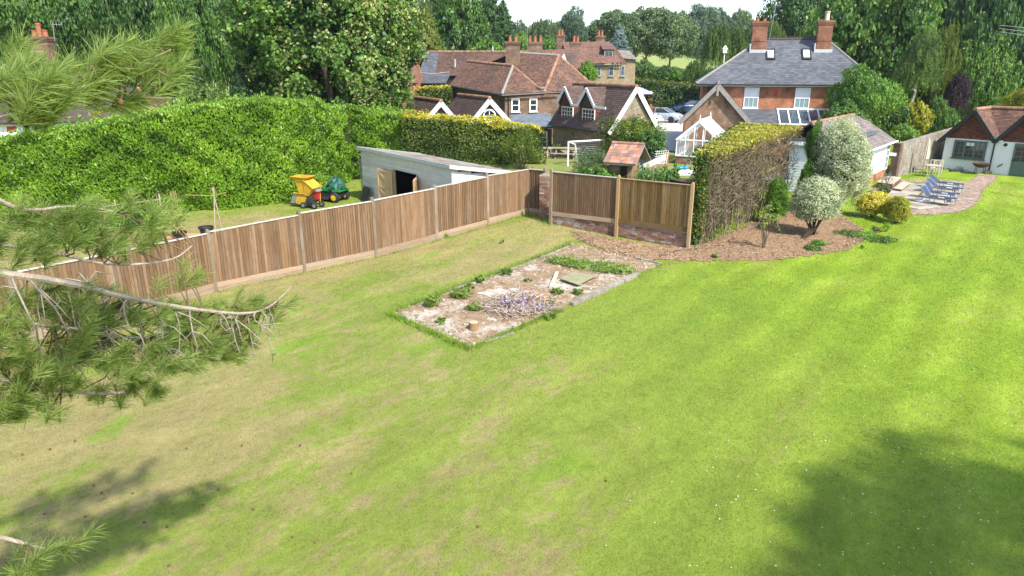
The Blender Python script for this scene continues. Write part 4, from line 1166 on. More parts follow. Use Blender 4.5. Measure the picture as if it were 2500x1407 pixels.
for i, (a, b_) in enumerate([((1350,632),(1395,655)), ((1395,640),(1450,665)), ((1440,650),(1510,672)), ((1480,655),(1530,680))]):
    q0, q1 = gh(*a), gh(*b_); q = (q0+q1)/2; plant('weed_patch', ['leftmost dense patch of the weed band across the base','second dense patch of the weed band across the base','third dense patch of the weed band, behind the mossy panel','rightmost sparse patch of the weed band by the kerb'][i], 'weed', (q.x,q.y,q.z+.12), (q1-q0).length*.6, .55, .16, LF['weed'], 70, 22, .08, stem=q.z, inner=.1, aspect=.5, upb=.7, group='weed band across the base', clr=(.5,.9))
weed(1225,600-5,.12,.14,'small weed tuft at the fence foot near the corner','weed',8)
weed(1085,575+6,.2,.2,'round weed at the foot of the fence right of the middle','weed',12)
weed(1400,552,.3,.26,'dark green weeds at the left end of the brick wall','weed',20)
weed(1440,560,.24,.2,'weed tuft under the first bay of the brick wall','weed',14)
weed(1745,632,.16,.2,'little pale weed in the sandy earth before the hedge','weed',12)
# ================================================================== HOUSES
def tiles(mb, eL, eR, rR, rL, w=.17, gauge=.105, th=.014, jit=.006):
    """courses of tiles on one roof plane, each tile tipped over the one below"""
    eL, eR, rR, rL = map(Vector, (eL, eR, rR, rL))
    nrm = (eR-eL).cross(((rL+rR)/2-(eL+eR)/2)).normalized()
    if nrm.z < 0: nrm = -nrm
    n = max(2, int(((rL+rR)/2-(eL+eR)/2).length/gauge))
    for i in range(n):
        v0, v1 = i/n, (i+1.0)/n
        a0, b0 = eL.lerp(rL, v0), eR.lerp(rR, v0); a1, b1 = eL.lerp(rL, v1), eR.lerp(rR, v1)
        L = (b0-a0).length; L1 = (b1-a1).length
        if L < w*.5: continue
        d = (b0-a0).normalized(); m = max(1, int(round(L/w))); off = .5 if i % 2 else 0
        for k in range(m+1):
            s0 = max(0, (k-off)/m); s1 = min(1, (k+1-off)/m)
            if s1-s0 < .01: continue
            j = R.uniform(-jit, jit); g0 = .003/max(L, .1)
            p = a0.lerp(b0, s0+g0)+nrm*(th+j); q = a0.lerp(b0, s1-g0)+nrm*(th+R.uniform(-jit, jit))
            r = a1.lerp(b1, s1)+nrm*.002; t = a1.lerp(b1, s0)+nrm*.002
            c = R.random(); b = len(mb.V)
            mb.V += [tuple(p), tuple(q), tuple(r), tuple(t), tuple(p-nrm*(th+.006)), tuple(q-nrm*(th+.006))]
            mb.F += [(b, b+1, b+2, b+3), (b+4, b+5, b+1, b)]; mb.T += [c, c]
    return mb
def roof(par, name, planes, m, w=.17, gauge=.105, th=.014, under=None, thick=.07):
    """a roof part: a solid deck and its tiles"""
    mb = MB()
    for pl in planes:
        n = (Vector(pl[1])-Vector(pl[0])).cross(Vector(pl[2])-Vector(pl[0])).normalized()
        if n.z < 0: n = -n
        pts = [Vector(q) for q in pl]
        if (pts[2]-pts[3]).length < .01: pts = pts[:3]
        mb.prism([q-n*thick for q in pts], n*(thick-.006))
    ro = obj(name, mb, under or M_DECK, par)
    mb = MB()
    for pl in planes: tiles(mb, *pl, w, gauge, th)
    o = obj('tile_courses', mb, m, ro, kind='stuff')
    return ro
def ridge(par, pts, m, r=.11, step=.32):
    mb = MB()
    for a, b in zip(pts, pts[1:]):
        a, b = Vector(a), Vector(b); n = max(1, int((b-a).length/step))
        for i in range(n): mb.tube([a.lerp(b, i/n), a.lerp(b, (i+.97)/n)], [r*R.uniform(.95, 1.05), r*R.uniform(.9, 1)], 8)
    return obj('ridge_tiles', mb, m, par, kind='stuff')
def wallpoly(par, name, pts, m, t=.12):
    """an upright wall from an outline, with thickness away from the viewer"""
    p = [Vector(q) for q in pts]; n = (p[1]-p[0]).cross(p[-1]-p[0]).normalized()
    if n.y < 0: n = -n
    mb = MB(); mb.prism(p, n*t); return obj(name, mb, m, par)
M_DECK = mat('roof_deck', (.06, .05, .042), (.09, .07, .06), 4, .9, .1)
M_WHITE = mat('white_paint', (.78, .78, .76), (.70, .70, .68), 3, .5, .35)
M_CREAM = mat('cream_paint', (.70, .66, .56), (.62, .58, .50), 3, .5, .3)
M_GUT = mat('black_gutter', (.015, .015, .016), (.025, .025, .025), 5, .45, .4)
M_LEAD = mat('lead_flashing', (.36, .38, .39), (.45, .46, .47), 5, .5, .4)
s = NT('window_glass'); M_GLASS = s.done((.022, .028, .034), .06, .6)
s = NT('roof_glass'); M_RGLASS = s.done((.05, .07, .09), .08, .5)
M_BLIND = mat('white_blind', (.72, .74, .76), (.66, .68, .70), 3, .7, .2)
M_POTC = mat('terracotta_pot', (.34, .125, .065), (.26, .10, .06), 6, .8, .2)
M_POTP = mat('pale_pot', (.60, .50, .36), (.50, .42, .31), 6, .8, .2)
M_SLATE = tilemat('slate_tiles', (.062, .066, .074), (.090, .095, .105), (.125, .130, .140), .35, (.20, .185, .15), .55, (.66, .8))
M_SLATEB = tilemat('blue_slate_tiles', (.105, .125, .145), (.145, .165, .185), (.19, .205, .215), .4, None, .5)
M_TILEB = tilemat('old_brown_tiles', (.060, .040, .033), (.125, .070, .050), (.215, .115, .072), .45, (.10, .085, .065), .9, (.58, .74))
M_TILER = tilemat('red_tiles', (.120, .068, .052), (.175, .096, .070), (.24, .140, .102), .35, (.16, .10, .075), .9, (.62, .8))
M_TILEC = tilemat('concrete_tiles', (.070, .046, .038), (.098, .064, .052), (.135, .092, .075), .3, None, .85)
M_TILED = tilemat('dark_barn_tiles', (.055, .038, .032), (.105, .060, .044), (.165, .092, .062), .3, (.075, .065, .055), .9, (.55, .7))
M_TILEH = tilemat('hung_tiles', (.060, .022, .015), (.105, .036, .023), (.165, .060, .036), .6, None, .85)
M_RIDGET = tilemat('ridge_clay', (.19, .095, .058), (.27, .145, .09), (.36, .21, .135), .7, (.22, .19, .14), .9, (.6, .75))
def win(par, fr, u0, u1, z0, z1, nx=1, ny=1, fm=None, v=0.0, fw=.06, bw=.028, sill=True, blind=0, split=0, glass=None, panes=False, name='window'):
    """a window set in the wall plane v of frame fr: the frame, then pane(s), bars and sill as its pieces"""
    fm = fm or M_WHITE; mb = MB(fr)
    mb.box(u0, u1, v-.05, v+.03, z1-fw, z1); mb.box(u0, u1, v-.05, v+.03, z0, z0+fw)
    mb.box(u0, u0+fw, v-.05, v+.03, z0+fw, z1-fw); mb.box(u1-fw, u1, v-.05, v+.03, z0+fw, z1-fw)
    wo = obj(name, mb, fm, par)
    a0, a1, c0, c1 = u0+fw, u1-fw, z0+fw, z1-fw
    if panes:
        for i in range(nx):
            for j in range(ny):
                mb = MB(fr); mb.box(a0+(a1-a0)*i/nx+bw/2, a0+(a1-a0)*(i+1)/nx-bw/2, v-.02, v-.008, c0+(c1-c0)*j/ny+bw/2, c0+(c1-c0)*(j+1)/ny-bw/2); obj('pane', mb, glass or M_GLASS, wo)
    else:
        mb = MB(fr); mb.box(a0, a1, v-.02, v-.008, c0, c1); obj('pane', mb, glass or M_GLASS, wo)
    mb = MB(fr); nb = 0
    for i in range(1, nx): x = a0+(a1-a0)*i/nx; mb.box(x-bw/2, x+bw/2, v-.042, v-.004, c0, c1); nb += 1
    for j in range(1, ny): z = c0+(c1-c0)*j/ny; mb.box(a0, a1, v-.040, v-.005, z-bw/2, z+bw/2); nb += 1
    if split: z = c0+(c1-c0)*split; mb.box(a0, a1, v-.048, v-.003, z-.03, z+.03); nb += 1
    if nb: obj('glazing_bar', mb, fm, wo)
    if blind: mb = MB(fr); mb.box(a0+.01, a1-.01, v-.0235, v-.0205, c1-(c1-c0)*blind, c1-.005); obj('blind', mb, M_BLIND, wo)
    if sill: mb = MB(fr); mb.box(u0-.06, u1+.06, v-.13, v-.0, z0-.07, z0-.004); obj('sill', mb, fm, wo)
    return wo
def chimney(par, c, w, d, z0, z1, m, pots, potm=None, ph=.42, pr=.13, band=True, u=(1,0)):
    f = Fr((c[0], c[1], 0), u); mb = MB(f); h = z1-z0
    mb.box(-w/2, w/2, -d/2, d/2, z0, z1-.32)
    if band: mb.box(-w/2-.025, w/2+.025, -d/2-.025, d/2+.025, z0+h*.45, z0+h*.45+.07)
    for k, e in enumerate((.035, .07, .10)): mb.box(-w/2-e, w/2+e, -d/2-e, d/2+e, z1-.32+k*.085, z1-.32+(k+1)*.085)
    mb.box(-w/2-.03, w/2+.03, -d/2-.03, d/2+.03, z1-.065, z1)
    co = obj('chimney', mb, m, par)
    for (x, k) in pots:
        mb = MB(f); p = ph*k; mb.lathe((x, 0, z1-.01), [(pr*1.1,0),(pr,.06),(pr*.85,p*.85),(pr*1.05,p*.88),(pr*1.05,p)], 12); obj('chimney_pot', mb, potm or M_POTC, co)
    return co
def bm_(name, d, kind):
    P = {'red': ((.40,.125,.050),(.47,.165,.075),(.45,.34,.23),None), 'brown': ((.17,.085,.055),(.26,.15,.09),(.33,.28,.21),(.12,.08,.065)),
         'old': ((.24,.105,.055),(.34,.18,.10),(.40,.33,.24),(.30,.21,.14)), 'redch': ((.25,.085,.045),(.33,.125,.068),(.33,.25,.18),(.17,.095,.065)), 'dark': ((.13,.07,.05),(.20,.12,.09),(.27,.23,.19),(.1,.07,.06))}[kind]
    return brickmat(name, d, P[0], P[1], P[2], blotch=P[3])
BX = bm_('red_brick', (1,0), 'red'); BCH = bm_('chimney_brick', (1,0), 'brown'); BCR = bm_('red_chimney_brick', (1,0), 'red')
def aerial(label, base, top, n, w, tilt=0.1):
    base, top = Vector(base), Vector(top); t = thing('television_aerial', label, 'aerial', base, 'roof aerials')
    mb = MB(); mb.tube([base, top], .022, 6); obj('mast', mb, M_GREYM, t)
    mb = MB(); d = Vector((w*.9, w*.4, 0))
    mb.tube([top-d*.2-Vector((0,0,.1)), top+d-Vector((0,0,.1))], .012, 5)
    for i in range(n): q = top-d*.2-Vector((0,0,.1))+d*1.2*i/(n-1); mb.tube([q+Vector((0,0,-.16)), q+Vector((0,0,.16))], .008, 4)
    obj('array', mb, M_GREYM, t)

# ---- 1 the big brick house with the hipped slate roof
F1 = Fr((0,0,0), (.972,-.235)); F1.o = Vector((13.95,52.0,0))-F1.u*13.95
Yh = 0.0; xl, xr = 13.95, 25.2
h1 = thing('slate_roofed_house', 'two storey orange brick house with a hipped grey slate roof and two chimneys', 'house', F1((xl+xr)/2, 0, 1.1))
ez = 5.58; BX1 = bm_('house_front_brick', (F1.u.x,F1.u.y), 'red')
mb = MB(F1); mb.box(xl, xr, 0, .2, .8, ez-.02); obj('wall', mb, BX1, h1)
mb = MB(F1); mb.box(xl, xl+.2, .2, 8, .8, ez-.02); mb.box(xr-.2, xr, .2, 8, .8, ez-.02); mb.box(xl+.2, xr-.2, 7.8, 8, .8, ez-.02); obj('wall', mb, bm_('red_brick_side', (F1.v.x,F1.v.y), 'red'), h1)
e0, e1 = Vector((13.45, -.4, ez)), Vector((25.7, -.4, ez)); e2, e3 = Vector((25.7, 8.4, ez)), Vector((13.45, 8.4, ez))
r0, r1 = Vector((18.0, 4, 8.72)), Vector((22.6, 4, 8.72))
W = lambda q: F1(*q)
roof(h1, 'roof', [(W(e0),W(e1),W(r1),W(r0)),(W(e3),W(e0),W(r0),W(r0)),(W(e1),W(e2),W(r1),W(r1)),(W(e2),W(e3),W(r0),W(r1))], M_SLATE, .30, .20, .012)
M_HIPC = mat('hip_mortar', (.27,.25,.22), (.20,.185,.165), 6, .9, .15)
ridge(h1, [W(e0)+Vector((0,0,.03)), W(r0)], M_HIPC, .09); ridge(h1, [W(e1)+Vector((0,0,.03)), W(r1)], M_HIPC, .09)
mb = MB(F1); mb.tube([r0, r1], .10, 8)
for i in range(40): x = r0.x+(r1.x-r0.x)*(i+.5)/40; mb.box(x-.03, x+.03, 3.98, 4.02, 8.80, 8.94)
obj('crested_ridge', mb, mat('ridge_crest', (.06,.045,.04), (.10,.08,.07), 8, .9, .1), h1)
mb = MB(F1); mb.tube([(13.45, -.46, ez-.04), (25.7, -.46, ez-.04)], .06, 8); mb.tube([(14.35, -.08, ez-.1), (14.35, -.08, 1.0)], .045, 8); obj('gutter', mb, M_GUT, h1)
mb = MB(F1); mb.box(13.5, 25.65, -.38, -.02, ez-.16, ez-.09); obj('soffit', mb, M_WHITE, h1)
M_PGLASS = mat('pale_window_glass', (.18,.26,.27), (.22,.30,.31), 2, .08, .6)
for (a, b) in ((1816,1852),(1940,1977),(2032,2068)): win(h1, F1, uat(F1,a,4.6), uat(F1,b,4.6), 3.92, 5.34, 3, 1, v=-.0, split=.5, blind=.52, glass=M_PGLASS)
u_ = uat(F1,1896,5.0); mb = MB(F1); mb.box(u_-.11,u_+.11,-.10,0,4.85,5.2); obj('alarm_box', mb, M_REDM, h1)
c1_, c2_ = uat(F1,1852,8.5,3.1), uat(F1,2010,8.5,3.1)
chimney(h1, F1(c1_,3.1,0)[:2], 1.05, .6, 7.4, 9.95, bm_('house_chimney_brick', (F1.u.x,F1.u.y), 'redch'), [(-.25,.55),(.25,.5)], u=F1.u)
chimney(h1, F1(c2_,3.1,0)[:2], .98, .6, 7.4, 9.95, bpy.data.materials['house_chimney_brick'], [(.05,1.5)], M_POTP, .42, .17, u=F1.u)
def on_slope(u, t): a = e0.lerp(r0, t); return Vector((u, a.y, a.z))
for px in (1870, 1957):
    u = uat(F1,px,7.5,2.4); p0, p1 = on_slope(u, .52), on_slope(u, .76); mb = MB(F1); n = Vector((0,-.62,.78))
    mb.prism([p0+n*.01, p0+Vector((.62,0,0))+n*.01, p1+Vector((.62,0,0))+n*.01, p1+n*.01], n*.09); so = obj('roof_window', mb, M_GUT, h1)
    mb = MB(F1); q0, q1 = p0.lerp(p1,.16), p0.lerp(p1,.84); mb.prism([q0+Vector((.1,0,0))+n*.101, q0+Vector((.52,0,0))+n*.101, q1+Vector((.52,0,0))+n*.101, q1+Vector((.1,0,0))+n*.101], n*.012); obj('pane', mb, mat('sky_pane', (.62,.68,.74), (.68,.72,.77), 2, .1, .8), so)
for x in (c1_, c2_):
    z_ = on_slope(x,.69).z; mb = MB(F1); mb.box(x-.62, x+.62, 2.62, 2.70, z_-.05, z_+.22); mb.box(x-.62, x-.54, 2.70, 3.5, z_, 8.4); obj('flashing', mb, M_LEAD, h1)
q = F1(uat(F1,1878,9,3.9),3.9,0); aerial('tall television aerial beside the left chimney of the slate roofed house', (q.x,q.y,8.4), (q.x+.25,q.y,11.2), 7, .55)
# lean-to and conservatory on its front
x0, x1, x2 = uat(F1,1800,3,-2), uat(F1,1900,3,-2), uat(F1,2030,3,-2)
mb = MB(F1); mb.box(x0+.1, x2-.1, -2.0, -.02, .8, 2.9); obj('extension_wall', mb, BX1, h1)
roof(h1, 'lean_to_roof', [(F1(x0,-2.2,2.95),F1(x1,-2.2,2.95),F1(x1,-.05,3.85),F1(x0,-.05,3.85))], M_SLATE, .3, .2, .010)
mb = MB(F1); mb.prism([(x1+.05,-2.2,2.93),(x2,-2.2,2.93),(x2,-.05,3.78),(x1+.05,-.05,3.78)], (0,-.02,.05)); cg = obj('glass_roof', mb, M_RGLASS, h1)
mb = MB(F1)
for i in range(6): x = x1+.08+i*(x2-x1-.1)/5; mb.beam((x,-2.22,3.0), (x,-.1,3.86), .09, .08)
mb.beam((x1,-2.22,2.98),(x2,-2.22,2.98),.1,.1); mb.beam((x1,-.1,3.88),(x2,-.1,3.88),.1,.1); obj('rafter', mb, M_WHITE, cg)

# ---- 2 brick outbuilding with slate gable
Yo = 46.0; oc = dy(1754,205,Yo)
vd = Vector((oc.x, oc.y, 0)).normalized(); F2 = Fr((oc.x, oc.y, 0), (vd.y, -vd.x)); hw_ = 2.28; ea = 3.42; ap = oc.z; OL = 9.0
h2 = thing('brick_outbuilding', 'small old brick outbuilding with a steep grey slate gable roof', 'outbuilding', F2(0,0,1.1))
bq = bm_('outbuilding_brick', (F2.u.x, F2.u.y), 'old')
mb = MB(F2); mb.prism([(-hw_+.25,.25,.8),(hw_-.25,.25,.8),(hw_-.25,.25,ea+.05),(0,.25,ap-.2),(-hw_+.25,.25,ea+.05)], (0,.2,0)); obj('gable_wall', mb, bq, h2)
mb = MB(F2); mb.box(-hw_+.25,-hw_+.42,.45,OL,.8,ea); mb.box(hw_-.42,hw_-.25,.45,OL,.8,ea); obj('wall', mb, bq, h2)
roof(h2, 'roof', [(F2(-hw_,OL,ea-.12),F2(-hw_,0,ea-.12),F2(0,0,ap),F2(0,OL,ap)), (F2(hw_,0,ea-.12),F2(hw_,OL,ea-.12),F2(0,OL,ap),F2(0,0,ap))], M_SLATE, .3, .2, .012, None, .12)
ridge(h2, [F2(0,0,ap+.02), F2(0,OL,ap+.02)], M_HIPC, .09)
M_BARGE = mat('weathered_bargeboard', (.30,.28,.25), (.22,.20,.18), 5, .85, .15)
for sg in (-1, 1):
    mb = MB(F2); mb.beam((sg*hw_,-.03,ea-.25), (0,-.03,ap-.13), .05, .26); obj('bargeboard', mb, M_BARGE, h2)
mb = MB(F2); mb.box(-.07,.07,-.09,-.055,ap-.75,ap-.1); obj('finial', mb, M_BARGE, h2)
mb = MB(F2); mb.tube([(-hw_+.3,.18,ea-.1),(-hw_+.3,.18,1.0)], .05, 8); obj('downpipe', mb, mat('red_pipe', (.20,.04,.03), (.16,.03,.03), 4, .5, .3), h2)

# ---- 3 the converted barn with two white edged dormers
A3, B3 = g(1342,302,3.0), g(1483,324,3.0); F3 = Fr((A3.x, A3.y, 0), B3-A3); L3 = (Vector((B3.x,B3.y,0))-Vector((A3.x,A3.y,0))).length; W3 = 3.7; rz3 = 5.62; e3z = 3.0
h3 = thing('dormer_cottage', 'brown tiled stone cottage with two white edged gable dormers', 'house', F3(L3/2,0,1.1))
st3 = stonemat('warm_sandstone', [(.36,.24,.13),(.43,.31,.18),(.33,.22,.13),(.50,.40,.27),(.24,.17,.11)], (.44,.36,.25), 3.6)
st3b = stonemat('pale_rubble_stone', [(.44,.38,.28),(.36,.29,.19),(.50,.46,.38),(.30,.22,.14),(.46,.34,.2)], (.46,.42,.34), 4.2)
mb = MB(F3); mb.box(.0,L3,.25,.5,.9,e3z); obj('front_wall', mb, st3, h3)
mb = MB(F3); mb.prism([(L3-.2,.5,.9),(L3-.2,W3-.2,.9),(L3-.2,W3-.2,e3z+.2),(L3-.2,W3/2,rz3-.15),(L3-.2,.5,e3z+.3)], F3.u*.0+Vector((.2,0,0))); obj('gable_wall', mb, st3b, h3)
mb = MB(F3); mb.prism([(0,.5,.9),(0,W3-.2,.9),(0,W3-.2,e3z+.2),(0,W3/2,rz3-.15),(0,.5,e3z+.3)], (.2,0,0)); mb.box(.2,L3-.2,W3-.4,W3-.2,.9,e3z); obj('rear_wall', mb, st3, h3)
roof(h3, 'roof', [(F3(-.1,0,e3z),F3(L3+.15,0,e3z),F3(L3+.15,W3/2,rz3),F3(-.1,W3/2,rz3)), (F3(L3+.15,W3,e3z),F3(-.1,W3,e3z),F3(-.1,W3/2,rz3),F3(L3+.15,W3/2,rz3))], M_TILEC, .2, .13, .018)
ridge(h3, [F3(-.1,W3/2,rz3+.03), F3(L3+.15,W3/2,rz3+.03)], M_RIDGET, .12)
for sg in (0, W3):
    mb = MB(F3); mb.beam((L3+.18,sg,e3z-.08), (L3+.18,W3/2,rz3-.08), .05, .26); obj('bargeboard', mb, M_WHITE, h3)
M_HW = M_TILEH
def dormer(px0, px1, pxa, v0, zs, ze, za, wx0, wx1, wz0, wz1):
    ua, ub = uat(F3, px0, ze, v0), uat(F3, px1, ze, v0); uc = (ua+ub)/2
    mb = MB(F3); mb.prism([(ua+.08,v0,zs),(ub-.08,v0,zs),(ub-.08,v0,ze),(uc,v0,za-.15),(ua+.08,v0,ze)], (0,.9,0)); do = obj('dormer', mb, M_DECK, h3)
    mb = MB(); tiles(mb, F3(ua+.1,v0-.004,zs), F3(ub-.1,v0-.004,zs), F3(ub-.1,v0-.004,ze), F3(ua+.1,v0-.004,ze), .17, .11, .016)
    tiles(mb, F3(ua+.1,v0-.004,ze), F3(ub-.1,v0-.004,ze), F3(uc+.02,v0-.004,za-.16), F3(uc-.02,v0-.004,za-.16), .17, .11, .016)
    tiles(mb, F3(ub-.075,v0,zs), F3(ub-.075,v0+.9,zs), F3(ub-.075,v0+.9,ze), F3(ub-.075,v0,ze), .17, .11, .016)
    obj('hung_tiles', mb, M_HW, do, kind='stuff')
    vb = W3/2
    mb = MB()
    for (a, b) in ((ua, uc), (ub, uc)):
        P4 = (F3(a,v0-.15,ze-.05), F3(a,vb*.9,ze-.05), F3(b,vb,za), F3(b,v0-.15,za))
        mb.prism([Vector(q) for q in P4], (0,0,.05))
        tiles(mb, *(P4 if a < b else (P4[1],P4[0],P4[3],P4[2])), .2, .13, .06) if False else None
    rf = obj('dormer_roof', mb, M_DECK, do)
    mb = MB()
    tiles(mb, F3(ua,vb*.9,ze), F3(ua,v0-.15,ze), F3(uc,v0-.15,za+.05), F3(uc,vb,za+.05), .2, .13, .018)
    tiles(mb, F3(ub,v0-.15,ze), F3(ub,vb*.9,ze), F3(uc,vb,za+.05), F3(uc,v0-.15,za+.05), .2, .13, .018)
    obj('dormer_tiles', mb, M_TILEC, do, kind='stuff')
    for a in (ua, ub):
        mb = MB(F3); mb.beam((a,v0-.17,ze-.10), (uc,v0-.17,za-.06), .05, .2); obj('bargeboard', mb, M_WHITE, do)
    win(h3, F3, uat(F3, wx0, wz0, v0), uat(F3, wx1, wz0, v0), wz0, wz1, 4, 3, M_CREAM, v0-.03, .07, .035)
    return ua, ub, uc
d1 = dormer(1364,1402,1384,.45,e3z+.35,4.42,5.5,1373,1400,3.40,4.22)
d2 = dormer(1414,1457,1437,.45,e3z+.35,4.42,5.5,1423,1453,3.40,4.22)
mb = MB(F3); mb.box(d1[1]-.05,d2[0]+.05,.26,.31,4.30,4.44); mb.box(d2[1]-.05,d2[1]+1.3,.26,.31,4.30,4.44); obj('fascia', mb, M_WHITE, h3)
mb = MB(F3); mb.tube([(-.1,-.05,e3z-.05),(L3+.1,-.05,e3z-.05)], .06, 8); obj('gutter', mb, M_GUT, h3)

# ---- 4 the rambling brown tiled farmhouse behind it
def D(px, py, Y): return dy(px, py, Y)
h4 = thing('brown_tiled_farmhouse', 'rambling brick farmhouse with mottled old brown tiled hipped roofs', 'house', (0,58,1.2))
K, Lf_, RA, RB = D(1225,231,56), D(1097,208,63), D(1142,151,66), D(1252,162,60)
Q1 = Q2 = D(1328,226,57.2)
MA, MBr, MC = D(1252,129,65), D(1364,136,63), D(1452,214,65)
EK = D(1368,224,57.5)
roof(h4, 'roof', [(Lf_,K,RB,RA), (K,Q1,RB,RB)], M_TILEB, .2, .125, .02)
roof(h4, 'main_roof', [(Q2+(MA-MBr),Q2,MBr,MA), (Q2,MC,MBr,MBr)], M_TILEB, .2, .125, .02)
mb = MB(); mb.prism([MA+Vector((-2.4,3,-.9)), MA, MBr, MBr+Vector((1,4,-3.5)), MA+Vector((-2.4,6,-3.5))], (0,0,-.06)); obj('rear_roof', mb, M_TILEB, h4)
ridge(h4, [RA+Vector((0,0,.04)), RB+Vector((0,0,.04))], M_RIDGET, .13); ridge(h4, [RB, K], M_HIPC, .12); ridge(h4, [RB, Q1], M_RIDGET, .10); ridge(h4, [MA, MBr], M_HIPC, .13); ridge(h4, [MBr, Q2], M_RIDGET, .13); ridge(h4, [MBr, MC], M_RIDGET, .13)
wu = (Vector((EK.x,EK.y,0))-Vector((K.x,K.y,0))).normalized(); F4 = Fr((K.x,K.y+.3,0), wu); L4 = (EK-K).length
bq4 = bm_('farmhouse_brick', (wu.x,wu.y), 'brown')
mb = MB(F4); mb.box(.25,L4,0,.25,1.0,K.z-.05); obj('front_wall', mb, bq4, h4)
wl = (Vector((Lf_.x,Lf_.y,0))-Vector((K.x,K.y,0))); F4b = Fr((Lf_.x+.3,Lf_.y+.3,0), -wl)
mb = MB(F4b); mb.hexa([(0,0,1),(wl.length-.1,0,1),(wl.length-.1,.2,1),(0,.2,1),(0,0,Lf_.z-.05),(wl.length-.1,0,K.z-.05),(wl.length-.1,.2,K.z-.05),(0,.2,Lf_.z-.05)]); obj('side_wall', mb, bm_('farmhouse_side_brick', (F4b.u.x,F4b.u.y), 'dark'), h4)
for (a, b) in ((1248,1268),(1292,1311)): win(h4, F4, uat(F4,a,3.9), uat(F4,b,3.9), D(1258,277,56.3).z+.1, D(1258,241,56.3).z, 1, 1, v=-.02, split=.48, fw=.09, blind=.08)
mb = MB(); mb.tube([Lf_+Vector((0,-.05,-.08)), K+Vector((0,-.08,-.08))], .07, 8); mb.tube([K+Vector((0,-.08,-.08)), EK+Vector((0,-.08,-.06))], .07, 8); obj('gutter', mb, M_GUT, h4)
mb = MB(F4); u_ = uat(F4,1241,3.9); mb.tube([(u_,-.06,K.z-.1),(u_,-.06,1.2)], .045, 6); obj('downpipe', mb, M_GUT, h4)
mb = MB(); q = D(1322,215,57.6); mb.lathe((q.x,q.y,q.z-.1), [(.02,0),(.30,.04),(.36,.16)], 14); obj('satellite_dish', mb, M_LEAD, h4)
chimney(h4, D(1252,120,63)[:2], 1.25, .7, 6.9, D(1252,102,63).z, BCH, [(-.25,1.0),(.25,1.0)], None, .5, .14, False)
# blue slate lean-to in front
P1, P2, P3, P4_ = D(1247,311,51.5), D(1350,309,50.5), D(1345,277,53.5), D(1247,280,54.5)
roof(h4, 'lean_to_roof', [(P1,P2,P3,P4_)], M_SLATEB, .3, .2, .010)
F4c = Fr((P1.x+.2,P1.y+.25,0), P2-P1); mb = MB(F4c); mb.box(0,(P2-P1).length-.3,0,.15,1.0,P1.z-.05); obj('lean_to_wall', mb, bm_('lean_to_brick', (F4c.u.x,F4c.u.y), 'dark'), h4)
win(h4, F4c, uat(F4c,1314,2.0), uat(F4c,1337,2.0), 1.1, P1.z-.25, 2, 3, v=-.02, fw=.1)
mb = MB(); mb.tube([P1+Vector((0,-.05,-.06)), P2+Vector((0,-.05,-.06))], .06, 8); obj('lean_to_gutter', mb, M_GUT, h4)

# ---- 5 the pair of small gabled garages in front
for i, (ax, ay, ff, fs, bx, by, Yf, nm, lab, win_) in enumerate([
    (1077,247,(1018,316),(1136,312),1008,226,46.5,'gabled_outhouse','left of two small gabled outhouses with brown tiled roofs and white bargeboards',False),
    (1196,240,(1137,318),(1262,308),1117,223,46.5,'gabled_outhouse','right small gabled outhouse with a round window under white bargeboards',True)]):
    a = D(ax,ay,Yf); b = D(bx,by,Yf+5.5); b = Vector((b.x, b.y, a.z)); l_ = D(*ff,Yf); r_2 = D(*fs,Yf); zz = (l_.z+r_2.z)/2; l_ = Vector((l_.x,Yf+.4,zz)); r_2 = Vector((r_2.x,Yf-.4,zz))
    sh = Vector((b.x-a.x, b.y-a.y, 0))
    h5 = thing(nm, lab, 'outbuilding', (a.x, Yf, 1.0), 'small gabled outhouses')
    mid_u = (r_2-l_).normalized()
    bq5 = bm_('outhouse_brick_%d' % i, (mid_u.x, mid_u.y), 'old')
    wallpoly(h5, 'gable_wall', [l_+mid_u*.25+Vector((0,.2,.8-zz)), r_2-mid_u*.25+Vector((0,.2,.8-zz)), r_2-mid_u*.25+Vector((0,.2,.1)), a+Vector((0,.2,-.25)), l_+mid_u*.25+Vector((0,.2,.1))], bq5, .15)
    roof(h5, 'roof', [(l_+sh,l_,a,a+sh),(r_2,r_2+sh,a+sh,a)], M_TILEC, .2, .13, .02)
    ridge(h5, [a+Vector((0,0,.03)), a+sh+Vector((0,0,.03))], M_RIDGET, .11)
    mb = MB(); mb.beam(l_+Vector((0,-.06,-.14)), a+Vector((0,-.06,-.14)), .05, .3); mb.beam(r_2+Vector((0,-.065,-.14)), a+Vector((0,-.065,-.14)), .05, .3); obj('bargeboard', mb, M_WHITE, h5)
    if win_:
        c = D(1195,284,Yf-.1); mb = MB(); n = 20; ring = []
        for k in range(n): t_ = 2*math.pi*k/n; ring.append(c+mid_u*(math.cos(t_)*.40)+Vector((0,0,math.sin(t_)*.40)))
        mb.tube(ring+[ring[0]], .06, 6, cap=False); wo = obj('round_window', mb, M_WHITE, h5)
        mb = MB(); mb.prism([c+(q-c)*.97+Vector((0,.02,0)) for q in ring], (0,.02,0)); obj('pane', mb, M_GLASS, wo)
        mb = MB(); mb.beam(ring[0], ring[n//2], .04, .05); mb.beam(ring[n//4], ring[3*n//4], .04, .05); obj('glazing_bar', mb, M_WHITE, wo)

